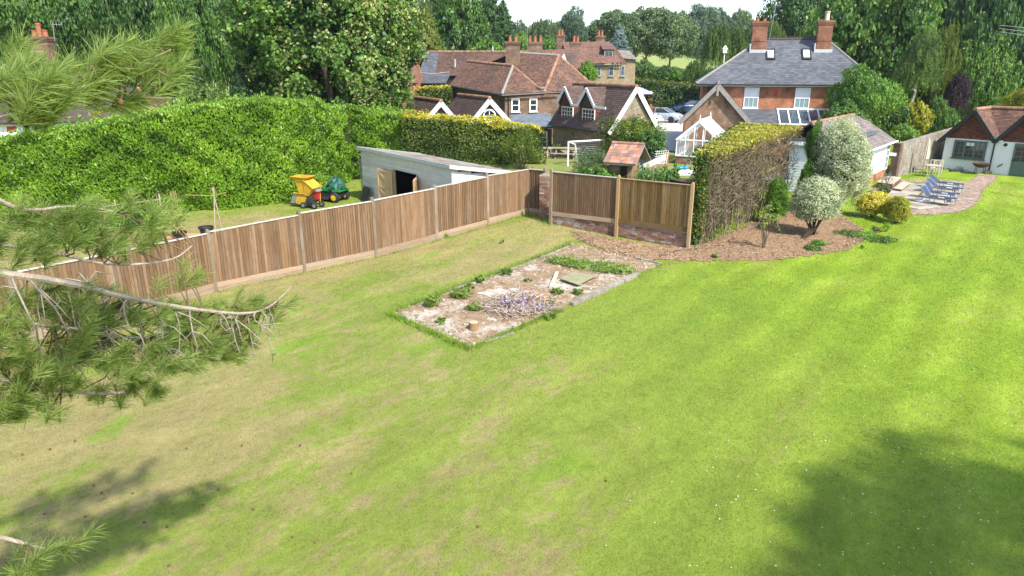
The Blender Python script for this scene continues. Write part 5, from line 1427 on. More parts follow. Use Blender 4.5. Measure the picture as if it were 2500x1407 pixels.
# ---- 6 long dark roofed barn, further back
h6 = thing('long_dark_barn', 'long low barn with a patched dark slate and brown tile roof behind the farmhouse', 'barn', (-8,74,1.2))
a, b, c, d = D(1020,182,72), D(1290,188,72), D(1290,128,76), D(1041,126,76); b.z = a.z = (a.z+b.z)/2; c.z = d.z = (c.z+d.z)/2
m0 = a.lerp(b,.155); m1 = d.lerp(c,.125)
roof(h6, 'slate_roof', [(a,m0,m1,d)], M_SLATE, .3, .2, .012); roof(h6, 'roof', [(m0,b,c,m1)], M_TILED, .2, .13, .02)
mb = MB(); mb.prism([a+Vector((.2,.3,-.02)), d+Vector((.15,0,-.1)), d+Vector((.1,4.2,-2.8)), Vector((d.x+.1,d.y+4.2,1)), Vector((a.x+.2,a.y+.3,1))], (.15,0,0)); mb.box(a.x+.3,b.x,a.y+.3,a.y+.5,1,a.z-.03); obj('wall', mb, mat('black_boarding', (.02,.02,.022), (.03,.03,.032), 4, .8, .2), h6)
mb = MB(); mb.prism([d,c,c+Vector((0,4.5,-2.9)),d+Vector((0,4.5,-2.9))], (0,0,-.08)); obj('rear_roof', mb, M_TILED, h6)
p, q, r, t_ = D(1018,203,66), D(1088,203,66), D(1100,181,69.5), D(1018,181,69.5)
roof(h6, 'lower_slate_roof', [(p,q,r,t_)], M_SLATE, .3, .2, .012)
mb = MB(); mb.box(p.x+.1,q.x-.1,p.y+.2,p.y+.4,1,p.z-.04); obj('lower_wall', mb, bpy.data.materials['black_boarding'], h6)
mb = MB(); q = D(1111,164,72.8); mb.tube([q, q+Vector((0,0,.75))], .07, 8); obj('flue', mb, M_LEAD, h6)
mb = MB(); q = D(1203,126,75.8); mb.tube([q, q+Vector((0,0,.5))], .08, 8); obj('flue', mb, M_LEAD, h6)
ridge(h6, [d+Vector((0,0,.03)), c+Vector((0,0,.03))], M_RIDGET, .1)
# small red roofed building left of it
h7 = thing('red_tiled_cottage', 'small red tiled building half hidden behind the big lime tree', 'house', (-9,64,1.2))
p, q, r, t_ = D(960,206,62), D(1020,203,62), D(1016,143,65), D(960,150,65)
roof(h7, 'roof', [(p,q,r,t_)], M_TILER, .2, .125, .02); mb = MB(); mb.box(p.x,q.x-.2,p.y+.2,p.y+.4,1,p.z); mb.prism([(q.x-.2,p.y+.4,1),(q.x-.2,p.y+6,1),(q.x-.2,p.y+6,p.z),(q.x-.3,r.y,r.z-.1),(q.x-.2,p.y+.4,p.z)], (-.15,0,0)); obj('wall', mb, BX, h7)

# ---- 8 red tiled farmhouse with many chimneys, furthest back
h8 = thing('red_tiled_manor', 'far red tiled stone farmhouse with tall chimneys and a small dormer', 'house', D(1460,200,82)[:2]+(1.3,) if False else (D(1460,200,82).x, 82, 1.3))
p, q, r, t_ = D(1440,158,80), D(1518,153,80), D(1487,102,84), D(1372,103,84)
ll = D(1400,178,79)
roof(h8, 'roof', [(D(1392,158,80),q,r,t_)], M_TILER, .2, .14, .02)
roof(h8, 'catslide_roof', [(q+Vector((-.2,.6,.0)),D(1552,186,81),D(1500,112,86),r+Vector((0,.5,0)))], M_TILER, .2, .14, .02)
roof(h8, 'front_roof', [(D(1330,182,72),D(1440,182,72),D(1420,119,77),D(1305,123,77))], M_TILER, .2, .14, .02)
mb = MB(); mb.prism([D(1305,123,77), D(1420,119,77), D(1425,150,81), D(1305,150,81)], (0,0,-.08)); mb.prism([t_, r, r+Vector((0,4,-3)), t_+Vector((0,4,-3))], (0,0,-.08)); obj('rear_roof', mb, M_TILER, h8)
wu8 = (q-p).normalized(); F8 = Fr((p.x,p.y+.35,0), wu8); st8 = stonemat('yellow_sandstone', [(.46,.36,.20),(.52,.43,.27),(.40,.30,.16),(.50,.38,.2)], (.48,.42,.30), 3.5)
mb = MB(F8); mb.box(-2.2,(q-p).length+1.6,0,.25,1.0,p.z-.02); obj('wall', mb, st8, h8)
mb = MB(F8); mb.tube([(-1.9,-.3,p.z-.06),((q-p).length,-.3,p.z-.06)], .08, 6); obj('gutter', mb, M_GUT, h8)
M_GREYF = mat('grey_window_paint', (.20,.25,.28), (.25,.30,.33), 3, .5, .3)
for (a, b) in ((1456,1465),(1484,1496),(1513,1522)): win(h8, F8, uat(F8,a,4.2), uat(F8,b,4.2), D(1490,186,80).z, D(1490,161,80).z, 2, 2, M_GREYF, v=-.02, fw=.09)
q8 = D(1486,133,81.3); F8d = Fr((q8.x,q8.y,0), (1,0)); mb = MB(F8d); mb.box(-.6,.6,0,2,q8.z-.45,q8.z+.5); do = obj('dormer', mb, M_TILEH, h8); win(h8, F8d, -.5,.5,q8.z-.4,q8.z+.4,2,1,M_GREYF,v=-.02,fw=.1)
mb = MB(F8d); mb.hexa([(-.75,-.2,q8.z+.5),(.75,-.2,q8.z+.5),(.75,2.2,q8.z+1.0),(-.75,2.2,q8.z+1.0),(-.75,-.2,q8.z+.58),(.75,-.2,q8.z+.58),(.75,2.2,q8.z+1.1),(-.75,2.2,q8.z+1.1)]); obj('dormer_roof', mb, M_TILER, do)
for (cx, by, ty, w_, Yc, np_) in ((1306,128,103,35,74,3),(1368,112,86,20,84,2),(1405,122,103,24,78,2),(1465,106,88,22,85,2)):
    c = D(cx,by,Yc); t_ = D(cx,ty,Yc); w = w_/_F*Yc*.95
    chimney(h8, c[:2], w, .75, c.z-.8, t_.z, BCH, [((k-(np_-1)/2)*w*.36,1.0) for k in range(np_)], None, .62, .15, False)
wallpoly(h8, 'white_gable', [D(1369,144,71.9), D(1385,154,71.9), D(1377,131,71.9)], M_WHITE, .1)
h9 = thing('stone_barn', 'grey stone tiled barn end behind the far red farmhouse', 'barn', (D(1530,150,90).x,90,1.5))
roof(h9, 'roof', [(D(1515,142,88),D(1556,146,88),D(1536,124,91),D(1500,121,91))], tilemat('stone_tiles', (.16,.14,.115), (.22,.19,.16), (.28,.25,.215), .5), .3, .2, .02); mb = MB(); a = D(1515,142,88); b = D(1556,146,88); mb.box(a.x,b.x-.2,88.3,88.5,1,a.z-.1); mb.box(b.x-.4,b.x-.2,88.5,93,1,a.z-.1); obj('wall', mb, st8, h9)
aerial('television aerial on a thin mast behind the triple chimney', D(1287,128,70), D(1288,52,70), 4, .5)

# ---- 10 left cottage behind the laurel hedge
h10 = thing('white_cottage', 'white walled cottage with a brown tiled roof behind the left of the hedge', 'house', (-33,46,1.0))
p, q = D(-60,312,43), D(388,279,47); r, t_ = D(338,222,50), D(-60,205,48.5)
q.z = p.z = (p.z+q.z)/2; r.z = t_.z = max(r.z, t_.z-.3)
roof(h10, 'roof', [(p,q,r,t_),(q,q+Vector((-2.2,7.5,0)),r,r)], M_TILEB, .2, .125, .02)
ridge(h10, [r,q], M_RIDGET, .1)
F10 = Fr((p.x,p.y+.4,0), q-p); mb = MB(F10); mb.box(0,(q-p).length-.5,0,.2,.5,p.z-.04); obj('wall', mb, M_WHITE, h10)
mb = MB(F10); mb.tube([(0,-.42,p.z-.05),((q-p).length,-.42,p.z-.05)], .07, 8); obj('gutter', mb, M_GUT, h10)
u_ = uat(F10, 30, 2.9); mb = MB(F10); mb.box(u_-.25,u_+.25,-.04,-.003,p.z-.62,p.z-.28); obj('plaque', mb, M_REDM, h10)
c = D(110,150,46.5); zt = D(110,90,46.5).z; chimney(h10, c[:2], 1.3, .8, c.z-1.2, zt, BCH, [(-.33,.75),(.0,1.5),(.36,.75)], None, .55, .16)
aerial('small television aerial fixed to the left cottage chimney', D(134,102,46.4), D(128,56,46.4), 5, .5)
p, q, r, t_ = D(368,258,52), D(420,258,52), D(420,219,55), D(384,217,55)
h11 = thing('low_tiled_outbuilding', 'low dark tiled roof beside the white cottage', 'outbuilding', (p.x+.8,53,1.0)); roof(h11, 'roof', [(p,q,r,t_)], M_TILEC, .2, .13, .02); mb = MB(); mb.box(p.x+.2,q.x,52.3,52.5,1,p.z); obj('wall', mb, M_WHITE, h11)

# ---- 12 white annexe of weatherboards on the right
Ra, Rb_ = g(2160,432), g(2121,452); ru = (Ra-Rb_).normalized(); lw = g(1916,468)
# the long right wall runs Rb_ -> Ra; the left wall is square to it
pv = Vector((ru.y,-ru.x,0)); ss = (lw-Ra).dot(ru); N_ = Ra+ru*ss; wid = (lw-N_).length
h12 = thing('white_annexe', 'white weatherboarded annexe with a grey tiled roof beside the patio', 'annexe', N_)
FR = Fr((N_.x,N_.y,0), ru); RL = -ss; plz = .55
FL = Fr((lw.x,lw.y,0), N_-lw); LL = wid
ezr = dy(2179,342,Ra.y).z
mb = MB(FR); mb.box(0,RL,.03,.15,plz,ezr); mb.box(0,RL,.16,4.4,plz,plz+.1); obj('right_wall', mb, M_WHITE, h12)
mb = MB(FR); mb.box(-.02,RL+.02,0,.15,-.1,plz-.002); obj('plinth', mb, BX, h12)
wb = slat.copy(); wb.materials.clear(); wb.materials.append(M_WHITE)
M_WHITESHD = mat('shaded_white_paint', (.66,.69,.70), (.60,.63,.64), 3, .6, .3); wb2 = slat.copy(); wb2.materials.clear(); wb2.materials.append(M_WHITESHD)  # shaded side of the white annexe, bluish shade put into the colour
z = plz
while z < ezr-.02:
    piece('weatherboard', wb, h12, place(FR(RL/2, .028, z), FR.u, FR.v, UP, RL, .026, min(.15, ezr-z))); z += .145
ezl = dy(1936,344,lw.y).z
mb = MB(FL); mb.box(0,LL-.02,.03,.15,.02,ezl); mb.box(.0,.12,.15,RL*.6,.02,ezl); obj('left_wall', mb, M_WHITESHD, h12)
z = .05
while z < ezl-.02:
    piece('weatherboard', wb2, h12, place(FL(LL/2, .028, z), FL.u, FL.v, UP, LL, .026, min(.15, ezl-z))); z += .145
mb = MB(FL); mb.box(-.12,LL*.86,-.15,RL*.8,ezl,ezl+.16); obj('flat_roof', mb, mat('grey_membrane', (.085,.095,.11), (.11,.12,.135), 2, .7, .25), h12)
mb = MB(FL); mb.box(-.13,LL*.72,-.16,-.152,ezl-.2,ezl+.0); obj('white_fascia', mb, M_WHITE, h12)
rw = 2.2; rz12 = dy(2137,278,Ra.y+1.5).z
e0_, e1_ = FR(-.1,-.28,ezr-.06), FR(RL+.25,-.28,ezr-.06); r0_, r1_ = FR(-.1,rw,rz12), FR(RL+.25,rw,rz12); b0_, b1_ = FR(-.1,rw*2+.28,ezr-.06), FR(RL+.25,rw*2+.28,ezr-.06)
roof(h12, 'roof', [(e0_,e1_,r1_,r0_),(b1_,b0_,r0_,r1_)], tilemat('grey_brown_tiles', (.115,.095,.088), (.165,.135,.125), (.215,.185,.17), .5), .3, .2, .02)
ridge(h12, [r0_,r1_], M_RIDGET, .1)
mb = MB(FR); mb.prism([(RL,.2,ezr-.1),(RL,4.2,ezr-.1),(RL,rw,rz12-.1)], FR.u*0+Vector((.02,0,0))) ; mb.box(RL-.1,RL,.15,4.4,0,ezr-.1); obj('gable_wall', mb, M_WHITE, h12)
mb = MB(FR); mb.tube([(-.1,-.34,ezr-.07),(RL+.25,-.34,ezr-.07)], .06, 8); obj('gutter', mb, M_WHITE, h12)
win(h12, FR, RL-1.05, RL-.15, plz, ezr-.15, 2, 4, v=-.02, fw=.09, name='glazed_door', sill=False, glass=M_RGLASS)
mb = MB(FR); mb.box(RL-.02,RL+.06,-.45,.0,1.35,1.55); obj('wall_lamp', mb, M_WHITE, h12)

# ---- 13 white cottage with twin tile hung gables at the right edge
Ea, Eb = g(2295,412), g(2415,424); F13 = Fr((Ea.x,Ea.y,0), Eb-Ea); GL = (Eb-Ea).length
h13 = thing('twin_gabled_cottage', 'white cottage with two red tile hung gables edged in black', 'cottage', Ea)
wt = dy(2303,336,Ea.y).z; apx = D(2374,268,(Ea.y+Eb.y)/2).z; vz = wt-.02
TL = GL*3.0
M_WHITEW = mat('white_rendered_brick', (.72,.73,.74), (.66,.67,.69), 2, .8, .2, bump=.25, bscale=16)
mb = MB(F13); mb.box(0,TL,0,.2,-.1,wt); obj('wall', mb, M_WHITEW, h13)
mb = MB(F13); mb.box(0,.2,.2,5,-.1,wt); obj('side_wall', mb, M_WHITEW, h13)
M_BLACKP = mat('black_paint', (.014,.015,.018), (.022,.022,.026), 4, .5, .35)
gc = [GL/2, GL*1.5, GL*2.5]; gdep = 2.6
mbk = MB(); pl = []
for k, c in enumerate(gc):
    mb = MB(F13); mb.prism([(c-GL/2,.02,wt),(c+GL/2,.02,wt),(c,.02,apx-.1)], (0,.15,0)); go = obj('gable', mb, M_DECK, h13)
    mb = MB(); tiles(mb, F13(c-GL/2+.02,.0,wt), F13(c+GL/2-.02,.0,wt), F13(c+.03,.0,apx-.15), F13(c-.03,.0,apx-.15), .17, .11, .018); obj('hung_tiles', mb, M_TILEH, go, kind='stuff')
    l0 = -.35 if k == 0 else 0
    pl += [(F13(c-GL/2+l0,gdep,wt+(l0 and -.25)),F13(c-GL/2+l0,-.25,wt+(l0 and -.25)),F13(c,-.25,apx),F13(c,gdep,apx)), (F13(c+GL/2,-.25,wt),F13(c+GL/2,gdep,wt),F13(c,gdep,apx),F13(c,-.25,apx))]
    for sg in (-1, 1):
        a_ = (c+sg*GL/2+(l0 if sg < 0 else 0), -.28, wt-.08+(-.25 if (l0 and sg < 0) else 0)); mb = MB(F13); mb.beam(a_, (c,-.28,apx-.10), .05, .24); obj('bargeboard', mb, M_BLACKP, go)
    ridge(h13, [F13(c,-.25,apx+.03), F13(c,gdep,apx+.03)], M_RIDGET, .13, .4)
pl += [(F13(-.35,gdep*.45,wt+.2),F13(TL,gdep*.45,wt+.2),F13(TL,gdep,apx+.02),F13(GL/2,gdep,apx+.02)), (F13(TL,gdep*2+.3,wt-.3),F13(-.35,gdep*2+.3,wt-.3),F13(GL/2,gdep,apx+.02),F13(TL,gdep,apx+.02))]
roof(h13, 'roof', pl, M_TILEB, .2, .125, .02)
ridge(h13, [F13(GL/2,gdep,apx+.05), F13(TL,gdep,apx+.05)], M_RIDGET, .12)
for k in (1, 2):
    mb = MB(F13); mb.hexa([(k*GL-.12,-.25,wt+.06),(k*GL+.12,-.25,wt+.06),(k*GL+.12,.9,wt+.1),(k*GL-.12,.9,wt+.1),(k*GL-.2,-.25,wt+.22),(k*GL+.2,-.25,wt+.22),(k*GL+.2,.9,wt+.28),(k*GL-.2,.9,wt+.28)]); obj('valley_gutter', mb, M_LEAD, h13)
mb = MB(F13); mb.tube([(GL-.03,-.2,wt+.0),(GL-.03,-.08,wt-.25),(GL-.03,-.08,.05)], .045, 8); obj('downpipe', mb, M_BLACKP, h13)
M_SAGE = mat('sage_green_paint', (.085,.125,.105), (.10,.14,.12), 3, .5, .3)
wz0, wz1 = dy(2332,384,Ea.y-.4).z, dy(2336,341,Ea.y-.4).z; wa, wb_ = uat(F13,2329,1.6), uat(F13,2409,1.6)
mw = win(h13, F13, wa, wb_, wz0, wz1, 1, 1, M_SAGE, -.02, .09)
for k in range(3):
    a_ = wa+.09+(wb_-wa-.18)*k/3; b_ = wa+.09+(wb_-wa-.18)*(k+1)/3
    mb = MB(F13); mb.box(a_,a_+.05,-.10,-.03,wz0+.06,wz1-.06); mb.box(b_-.05,b_,-.10,-.03,wz0+.06,wz1-.06); mb.box(a_+.05,b_-.05,-.1,-.03,wz1-.11,wz1-.06); mb.box(a_+.05,b_-.05,-.1,-.03,wz0+.06,wz0+.11); obj('casement', mb, M_SAGE, mw)
    for i in range(2):
        for j in range(4):
            x0 = a_+.05+(b_-a_-.1)*i/2; x1 = a_+.05+(b_-a_-.1)*(i+1)/2; z0 = wz0+.11+(wz1-wz0-.22)*j/4; z1 = wz0+.11+(wz1-wz0-.22)*(j+1)/4
            mb = MB(F13); mb.box(x0+.015,x1-.015,-.062,-.05,z0+.015,z1-.015); obj('pane', mb, M_GLASS if not (k == 1 and j == 3) else M_BLIND, mw)
    mb = MB(F13)
    mb.box((a_+b_)/2-.015,(a_+b_)/2+.015,-.085,-.045,wz0+.11,wz1-.11)
    for j in (1,2,3): z0 = wz0+.11+(wz1-wz0-.22)*j/4; mb.box(a_+.05,b_-.05,-.083,-.046,z0-.015,z0+.015)
    obj('glazing_bar', mb, M_SAGE, mw)
da, db = uat(F13,2472,1.2), uat(F13,2472,1.2)+.95
mb = MB(F13); mb.box(da,db,-.06,.0,.02,dy(2484,350,F13(da,0,0).y).z); dz = dy(2484,350,F13(da,0,0).y).z; dor = obj('door', mb, M_SAGE, h13)
for i in range(2):
    for j in range(3): mb = MB(F13); mb.box(da+.12+i*.37,da+.44+i*.37,-.075,-.062,.95+j*(dz-1.1)/3,.95+(j+.88)*(dz-1.1)/3); obj('pane', mb, M_GLASS, dor)
mb = MB(F13); mb.box(da+.1,db-.1,-.07,-.061,.2,.8); obj('door_panel', mb, M_SAGE, dor)
mb = MB(F13); mb.box(da+.06,da+.1,-.12,-.06,.92,1.08); obj('handle', mb, M_BLACKP, dor)
mb = MB(F13); u_ = uat(F13,2456,2.0); mb.lathe((0,0,0),[(0,0)],3) if False else None; c = F13(u_,-.01,dy(2456,354,F13(u_,0,0).y).z); mb.fr = None; mb.tube([c, c-F13.v*.05], .11, 14); obj('vent', mb, M_BLACKP, h13)
mb = MB(F13); u_ = uat(F13,2441,2.0); zl = dy(2441,346,F13(u_,0,0).y).z; mb.box(u_-.18,u_+.16,-.14,.0,zl-.05,zl+.08); obj('floodlight', mb, M_WHITE, h13)

# ---- 14 stone garden wall from the annexe to the cottage
Sa, Sb = g(2184,434), Ea+F13.u*(-.75)+F13.v*.9; FS = Fr((Sa.x,Sa.y,0), Sb-Sa); SL = (Vector((Sb.x,Sb.y,0))-Vector((Sa.x,Sa.y,0))).length
h14 = thing('stone_garden_wall', 'rubble stone garden wall with a brick end between annexe and cottage', 'wall', Sa)
zs0 = dy(2196,352,Sa.y).z; zs1 = zs0+.35
mb = MB(FS); mb.hexa([(.5,0,-.1),(SL+4,0,-.1),(SL+4,.35,-.1),(.5,.35,-.1),(.5,0,zs0),(SL+4,0,zs1),(SL+4,.35,zs1),(.5,.35,zs0)]); obj('stonework', mb, stonemat('rubble_wall_stone', [(.40,.34,.25),(.46,.42,.35),(.33,.26,.18),(.50,.47,.42),(.36,.25,.18)], (.30,.26,.20), 3.2), h14)
mb = MB(FS); mb.box(0,.5,-.04,.39,-.1,zs0+.02); mb.box(-.02,.0,-.02,.37,-.1,zs0); obj('brick_end', mb, bm_('pier_brick', (FS.u.x,FS.u.y), 'dark'), h14)
# ================================================================== HEDGES
def hedge(name, label, line, tops, depth, m, per_m2, leaf, aspect, base_z=None, topm=None, lump=.18, away=None, group=None, upb=.5, top_n=1.0, core=True, topleaf=None, rnd_=.6, ends=True, rise=0.0):
    """a hedge along a line of ground points with heights at each; leaves over its face, top and ends"""
    P = [Vector((q.x, q.y, 0)) for q in line]; L = [0]
    for a, b in zip(P, P[1:]): L.append(L[-1]+(b-a).length)
    Ltot = L[-1]; La = np.array(L)
    PX = np.array([(q.x, q.y) for q in P]); TZ = np.array(tops, float); BZ = np.array([q.z for q in line] if base_z is None else [base_z]*len(P))
    t = thing(name, label, 'hedge', (P[len(P)//2].x, P[len(P)//2].y, BZ[len(P)//2]), group)
    def along(s_):
        x = np.interp(s_, La, PX[:,0]); y = np.interp(s_, La, PX[:,1]); e = .3
        dx = np.interp(np.minimum(s_+e, Ltot), La, PX[:,0])-np.interp(np.maximum(s_-e, 0), La, PX[:,0]); dyy = np.interp(np.minimum(s_+e, Ltot), La, PX[:,1])-np.interp(np.maximum(s_-e, 0), La, PX[:,1])
        n = np.hypot(dx, dyy); return x, y, dx/n, dyy/n
    _bk = NR.uniform(.5, 4.2, (14, 2))*NR.choice([-1, 1], (14, 2)); _bp = NR.uniform(0, 6.28, 14); _ba = 1/np.sqrt(1+np.hypot(_bk[:,0], _bk[:,1]))
    def bulge(s_, h): return lump*.55*sum(_ba[i]*np.sin(_bk[i,0]*s_+_bk[i,1]*h*1.3+_bp[i]) for i in range(14))
    hm = TZ.mean()-BZ.mean(); out = []
    # face
    nf = int(Ltot*hm*per_m2); s_ = NR.uniform(0, Ltot, nf); x, y, dx, dyv = along(s_); bz = np.interp(s_, La, BZ); tzv = np.interp(s_, La, TZ); h = NR.random(nf)
    z = bz+.03+h*(tzv-bz); round_ = .35*np.clip((h-.82)/.18, 0, 1)**2
    d_ = -bulge(s_, z)-.18*NR.random(nf)**2*0+round_ + NR.exponential(.07, nf)
    X_ = np.stack([x-dyv*d_, y+dx*d_, z], -1); N_f = np.stack([dyv, -dx, np.zeros(nf)+.25*h], -1)
    out.append((X_, N_f, m))
    # top
    nt_ = int(Ltot*depth*per_m2*top_n); s_ = NR.uniform(0, Ltot, nt_); x, y, dx, dyv = along(s_); tzv = np.interp(s_, La, TZ); w = NR.random(nt_)*depth
    z = tzv+bulge(s_, w*2+5)*.8-NR.exponential(.06, nt_); X_t = np.stack([x-dyv*w, y+dx*w, z], -1); N_t = np.stack([dyv*.2, -dx*.2, np.ones(nt_)], -1)
    out.append((X_t, N_t, topm or m))
    if rise:
        ns = int(Ltot*7); s_ = NR.uniform(0, Ltot, ns); x, y, dx, dyv = along(s_); w = NR.random(ns)*depth; tq = np.interp(s_, La, TZ)+bulge(s_, w*2+5)*.8; hh = NR.uniform(.15, .55, ns); m_ = 12
        f_ = NR.random((ns, m_)); lean = NR.normal(0, .15, (ns, 2)); Q = np.stack([np.repeat(x-dyv*w, m_)+(f_*lean[:,:1]).ravel()+NR.normal(0,.05,ns*m_), np.repeat(y+dx*w, m_)+(f_*lean[:,1:]).ravel()+NR.normal(0,.05,ns*m_), np.repeat(tq, m_)+(f_*hh[:,None]).ravel()], -1)
        out.append((Q, NR.normal(0, .6, Q.shape)+np.array([0, -.3, .2]), topm or m))
    # ends
    if ends:
        for s0, sg in ((0., -1), (Ltot, 1)):
            ne = int(depth*hm*per_m2); x, y, dx, dyv = along(np.full(ne, s0)); w = NR.random(ne)*depth; bz = np.interp(s0, La, BZ); tq = np.interp(s0, La, TZ); z = bz+NR.random(ne)*(tq-bz); e = sg*(bulge(w*2, z)+.05)
            out.append((np.stack([x-dyv*w+dx*e, y+dx*w+dyv*e, z], -1), np.stack([dx*sg, dyv*sg, np.full(ne, .1)], -1), m))
    bym = {}
    for X_, N_f, mm in out: bym.setdefault(mm.name, []).append((X_, N_f, mm))
    for k, lst in bym.items():
        X_ = np.concatenate([a for a, b, c in lst]); N_f = np.concatenate([b for a, b, c in lst]); mm = lst[0][2]
        sz = (topleaf or leaf) if (topm is not None and mm is topm) else leaf
        V = leaves(X_, N_f, sz, aspect, rnd_, upb, 0, rise)
        cl = .5+.25*np.sin(X_[:,0]*2.3+X_[:,2]*3.1)+.25*np.sin(X_[:,1]*1.9-X_[:,2]*2.2)
        quads('foliage' if mm is m else 'new_growth', V, np.clip(cl*.4+NR.random(len(X_))*.6, 0, 1), mm, t)
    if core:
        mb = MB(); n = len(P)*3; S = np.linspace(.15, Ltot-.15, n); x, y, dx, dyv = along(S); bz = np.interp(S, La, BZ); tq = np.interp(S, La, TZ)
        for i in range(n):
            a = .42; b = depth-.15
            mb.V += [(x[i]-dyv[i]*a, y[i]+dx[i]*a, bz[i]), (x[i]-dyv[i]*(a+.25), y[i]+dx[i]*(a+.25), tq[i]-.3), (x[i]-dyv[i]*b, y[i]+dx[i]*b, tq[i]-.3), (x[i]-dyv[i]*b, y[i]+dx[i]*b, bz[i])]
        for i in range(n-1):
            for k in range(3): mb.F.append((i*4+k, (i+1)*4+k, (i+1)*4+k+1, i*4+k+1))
        mb.F += [(0,1,2,3), (n*4-1, n*4-2, n*4-3, n*4-4)]; mb.T = [.5]*len(mb.F); obj('dark_core', mb, M_DARKIN, t)  # solid dark core added behind the leaves, not real branches
    return t
LAUREL = leafmat('laurel_leaf', (.075,.160,.010), (.165,.315,.016), (.300,.460,.045), .40, .40, .4, .35)
LAURTOP = leafmat('laurel_new_leaf', (.11,.215,.02), (.215,.365,.045), (.33,.48,.095), .40, .45, .3, .35)
ll_ = [g(-160,545), g(0,531), g(240,528), g(440,521), g(600,508), g(700,495), g(775,474), g(862,440), Vector((-6.4,42.6,0))]
tops_ = [dy(px, py, q.y+.8).z for (px, py), q in zip([(-160,372),(0,345),(220,305),(440,268),(600,252),(700,243),(790,247),(890,262),(975,285)], ll_)]
hedge('laurel_hedge', 'big glossy bright green laurel hedge behind the left fence', ll_, tops_, 2.6, LAUREL, 460, .19, .36, topm=LAURTOP, lump=.17, topleaf=.18, upb=.35, rnd_=.6, rise=.9)
GHEDGE = leafmat('hornbeam_leaf', (.032,.068,.008), (.085,.135,.014), (.190,.220,.028), .35, .45, .3, .5)
GTOP = leafmat('golden_new_leaf', (.28,.28,.025), (.50,.46,.045), (.68,.60,.09), .4, .45, .3, .5)
hl = [Vector((-6.6,41.5,.5)), Vector((-3.0,41.2,.6)), Vector((.0,41.4,.6)), Vector((1.95,41.8,.7))]
hedge('golden_topped_hedge', 'clipped hedge with golden new growth on top behind the shed', hl, [dy(965,278,42.2).z, dy(1120,288,42).z, dy(1240,300,42).z, dy(1318,316,42.3).z], 1.9, GHEDGE, 210, .12, .6, topm=GTOP, lump=.2, rnd_=.7, topleaf=.12, top_n=1.7)
plant('corner_bush', 'dark leafy bush with yellow flecks at the right end of the golden hedge', 'bush', dy(1270,362,40.2), 1.35, 1.2, 1.25, GHEDGE, 120, 34, .10, stem=.8, group=None)
hl = [D(1455,262,86.5), D(1560,265,86.5), D(1640,262,86.5), D(1712,262,86.5)]; hl = [Vector((q.x,q.y,1.2)) for q in hl]
hedge('beech_hedge', 'long dark clipped beech hedge across the yard behind the dormer cottage', hl, [D(1455,190,87).z, D(1560,194,87).z, D(1640,203,87).z, D(1705,212,87).z], 2.2, LF['dark'], 60, .26, .6, topm=leafmat('beech_top_leaf', (.07,.10,.012), (.15,.17,.02), (.26,.25,.04)), lump=.3, rnd_=.8)
hl = [Vector((D(1000,250,62).x,62,1.2)), Vector((D(1100,250,62).x,62,1.2))]
hedge('low_golden_hedge', 'small golden topped hedge between the lime tree and the farmhouse', hl, [D(1000,216,62).z, D(1100,212,62).z], 1.6, GHEDGE, 80, .2, .6, topm=GTOP, lump=.15)

# ---- the half bare hedge of upright stems with a green-gold top
ba, bb = g(1712,606), g(1925,502); bF = Fr((ba.x,ba.y,0), bb-ba); bL = (bb-ba).length
def bD(u): return .45+2.3*u/bL
bh = thing('bare_stemmed_hedge', 'tall half bare hedge of tangled grey stems with a golden leafy top', 'hedge', ba)
zt0, zt1 = dy(1692,372,ba.y).z, dy(1932,306,bb.y).z
def btop(u): return zt0+(zt1-zt0)*u/bL
mb = MB()
for k in range(110):
    u = R.uniform(.05, bL-.05); v = R.uniform(.05, bD(u)-.05) if k % 3 else R.uniform(0, .3); z = 0; P = []; top = btop(u)-R.uniform(.3,.8); x_, y_ = u, v
    for i in range(8):
        P.append(bF(x_, y_, top*i/7)); x_ += R.uniform(-.10,.10); y_ = max(-.1, min(bD(u), y_+R.uniform(-.08,.08)))
    r0 = R.uniform(.014,.035); mb.tube(P, [r0*(1-.6*i/7) for i in range(8)], 5)
obj('stem', mb, mat('mossy_stem', (.145,.125,.065), (.25,.21,.14), 6, .9, .1, vary=.3), bh)
mb = MB()
for k in range(4200):
    u = R.uniform(0, bL); top = btop(u); z = R.random()**.65*(top-.25)+.15; v = R.uniform(-.22,.25) if R.random() < .75 else R.uniform(0,bD(u))
    a = R.uniform(0, 6.28); L = R.uniform(.2,.65); p0 = bF(u, v, z); p2 = bF(u+math.cos(a)*L, v-abs(math.sin(a))*L*.35+R.uniform(-.05,.05), z+R.uniform(-.25,.35)); p1 = (p0+p2)/2+Vector((R.uniform(-.12,.12), R.uniform(-.12,.12), R.uniform(-.1,.14)))
    mb.tube([p0, p1, p2], [.010, .007, .003], 3, cap=False)
obj('twigs', mb, mat('bare_twig', (.085,.062,.040), (.23,.185,.13), 3, .9, .1, vary=.5), bh)
n = 7000; u = NR.uniform(0, bL, n); zz = NR.random(n); tp = zt0+(zt1-zt0)*u/bL
o0 = np.array(bF.o); U_, V_ = np.array(bF.u), np.array(bF.v)
def bpos(u, v, z): return o0+u[:,None]*U_+v[:,None]*V_+z[:,None]*np.array([0,0,1])
P = bpos(u, NR.random(n)*(bD(u)+.15)-.15, zz**.6*(tp-.4)+.3); quads('sparse_leaves', leaves(P, np.tile(-V_, (n,1)), .075, .6, .9), NR.random(n), leafmat('hedge_dry_leaf', (.04,.045,.012), (.10,.085,.03), (.19,.17,.04)), bh)
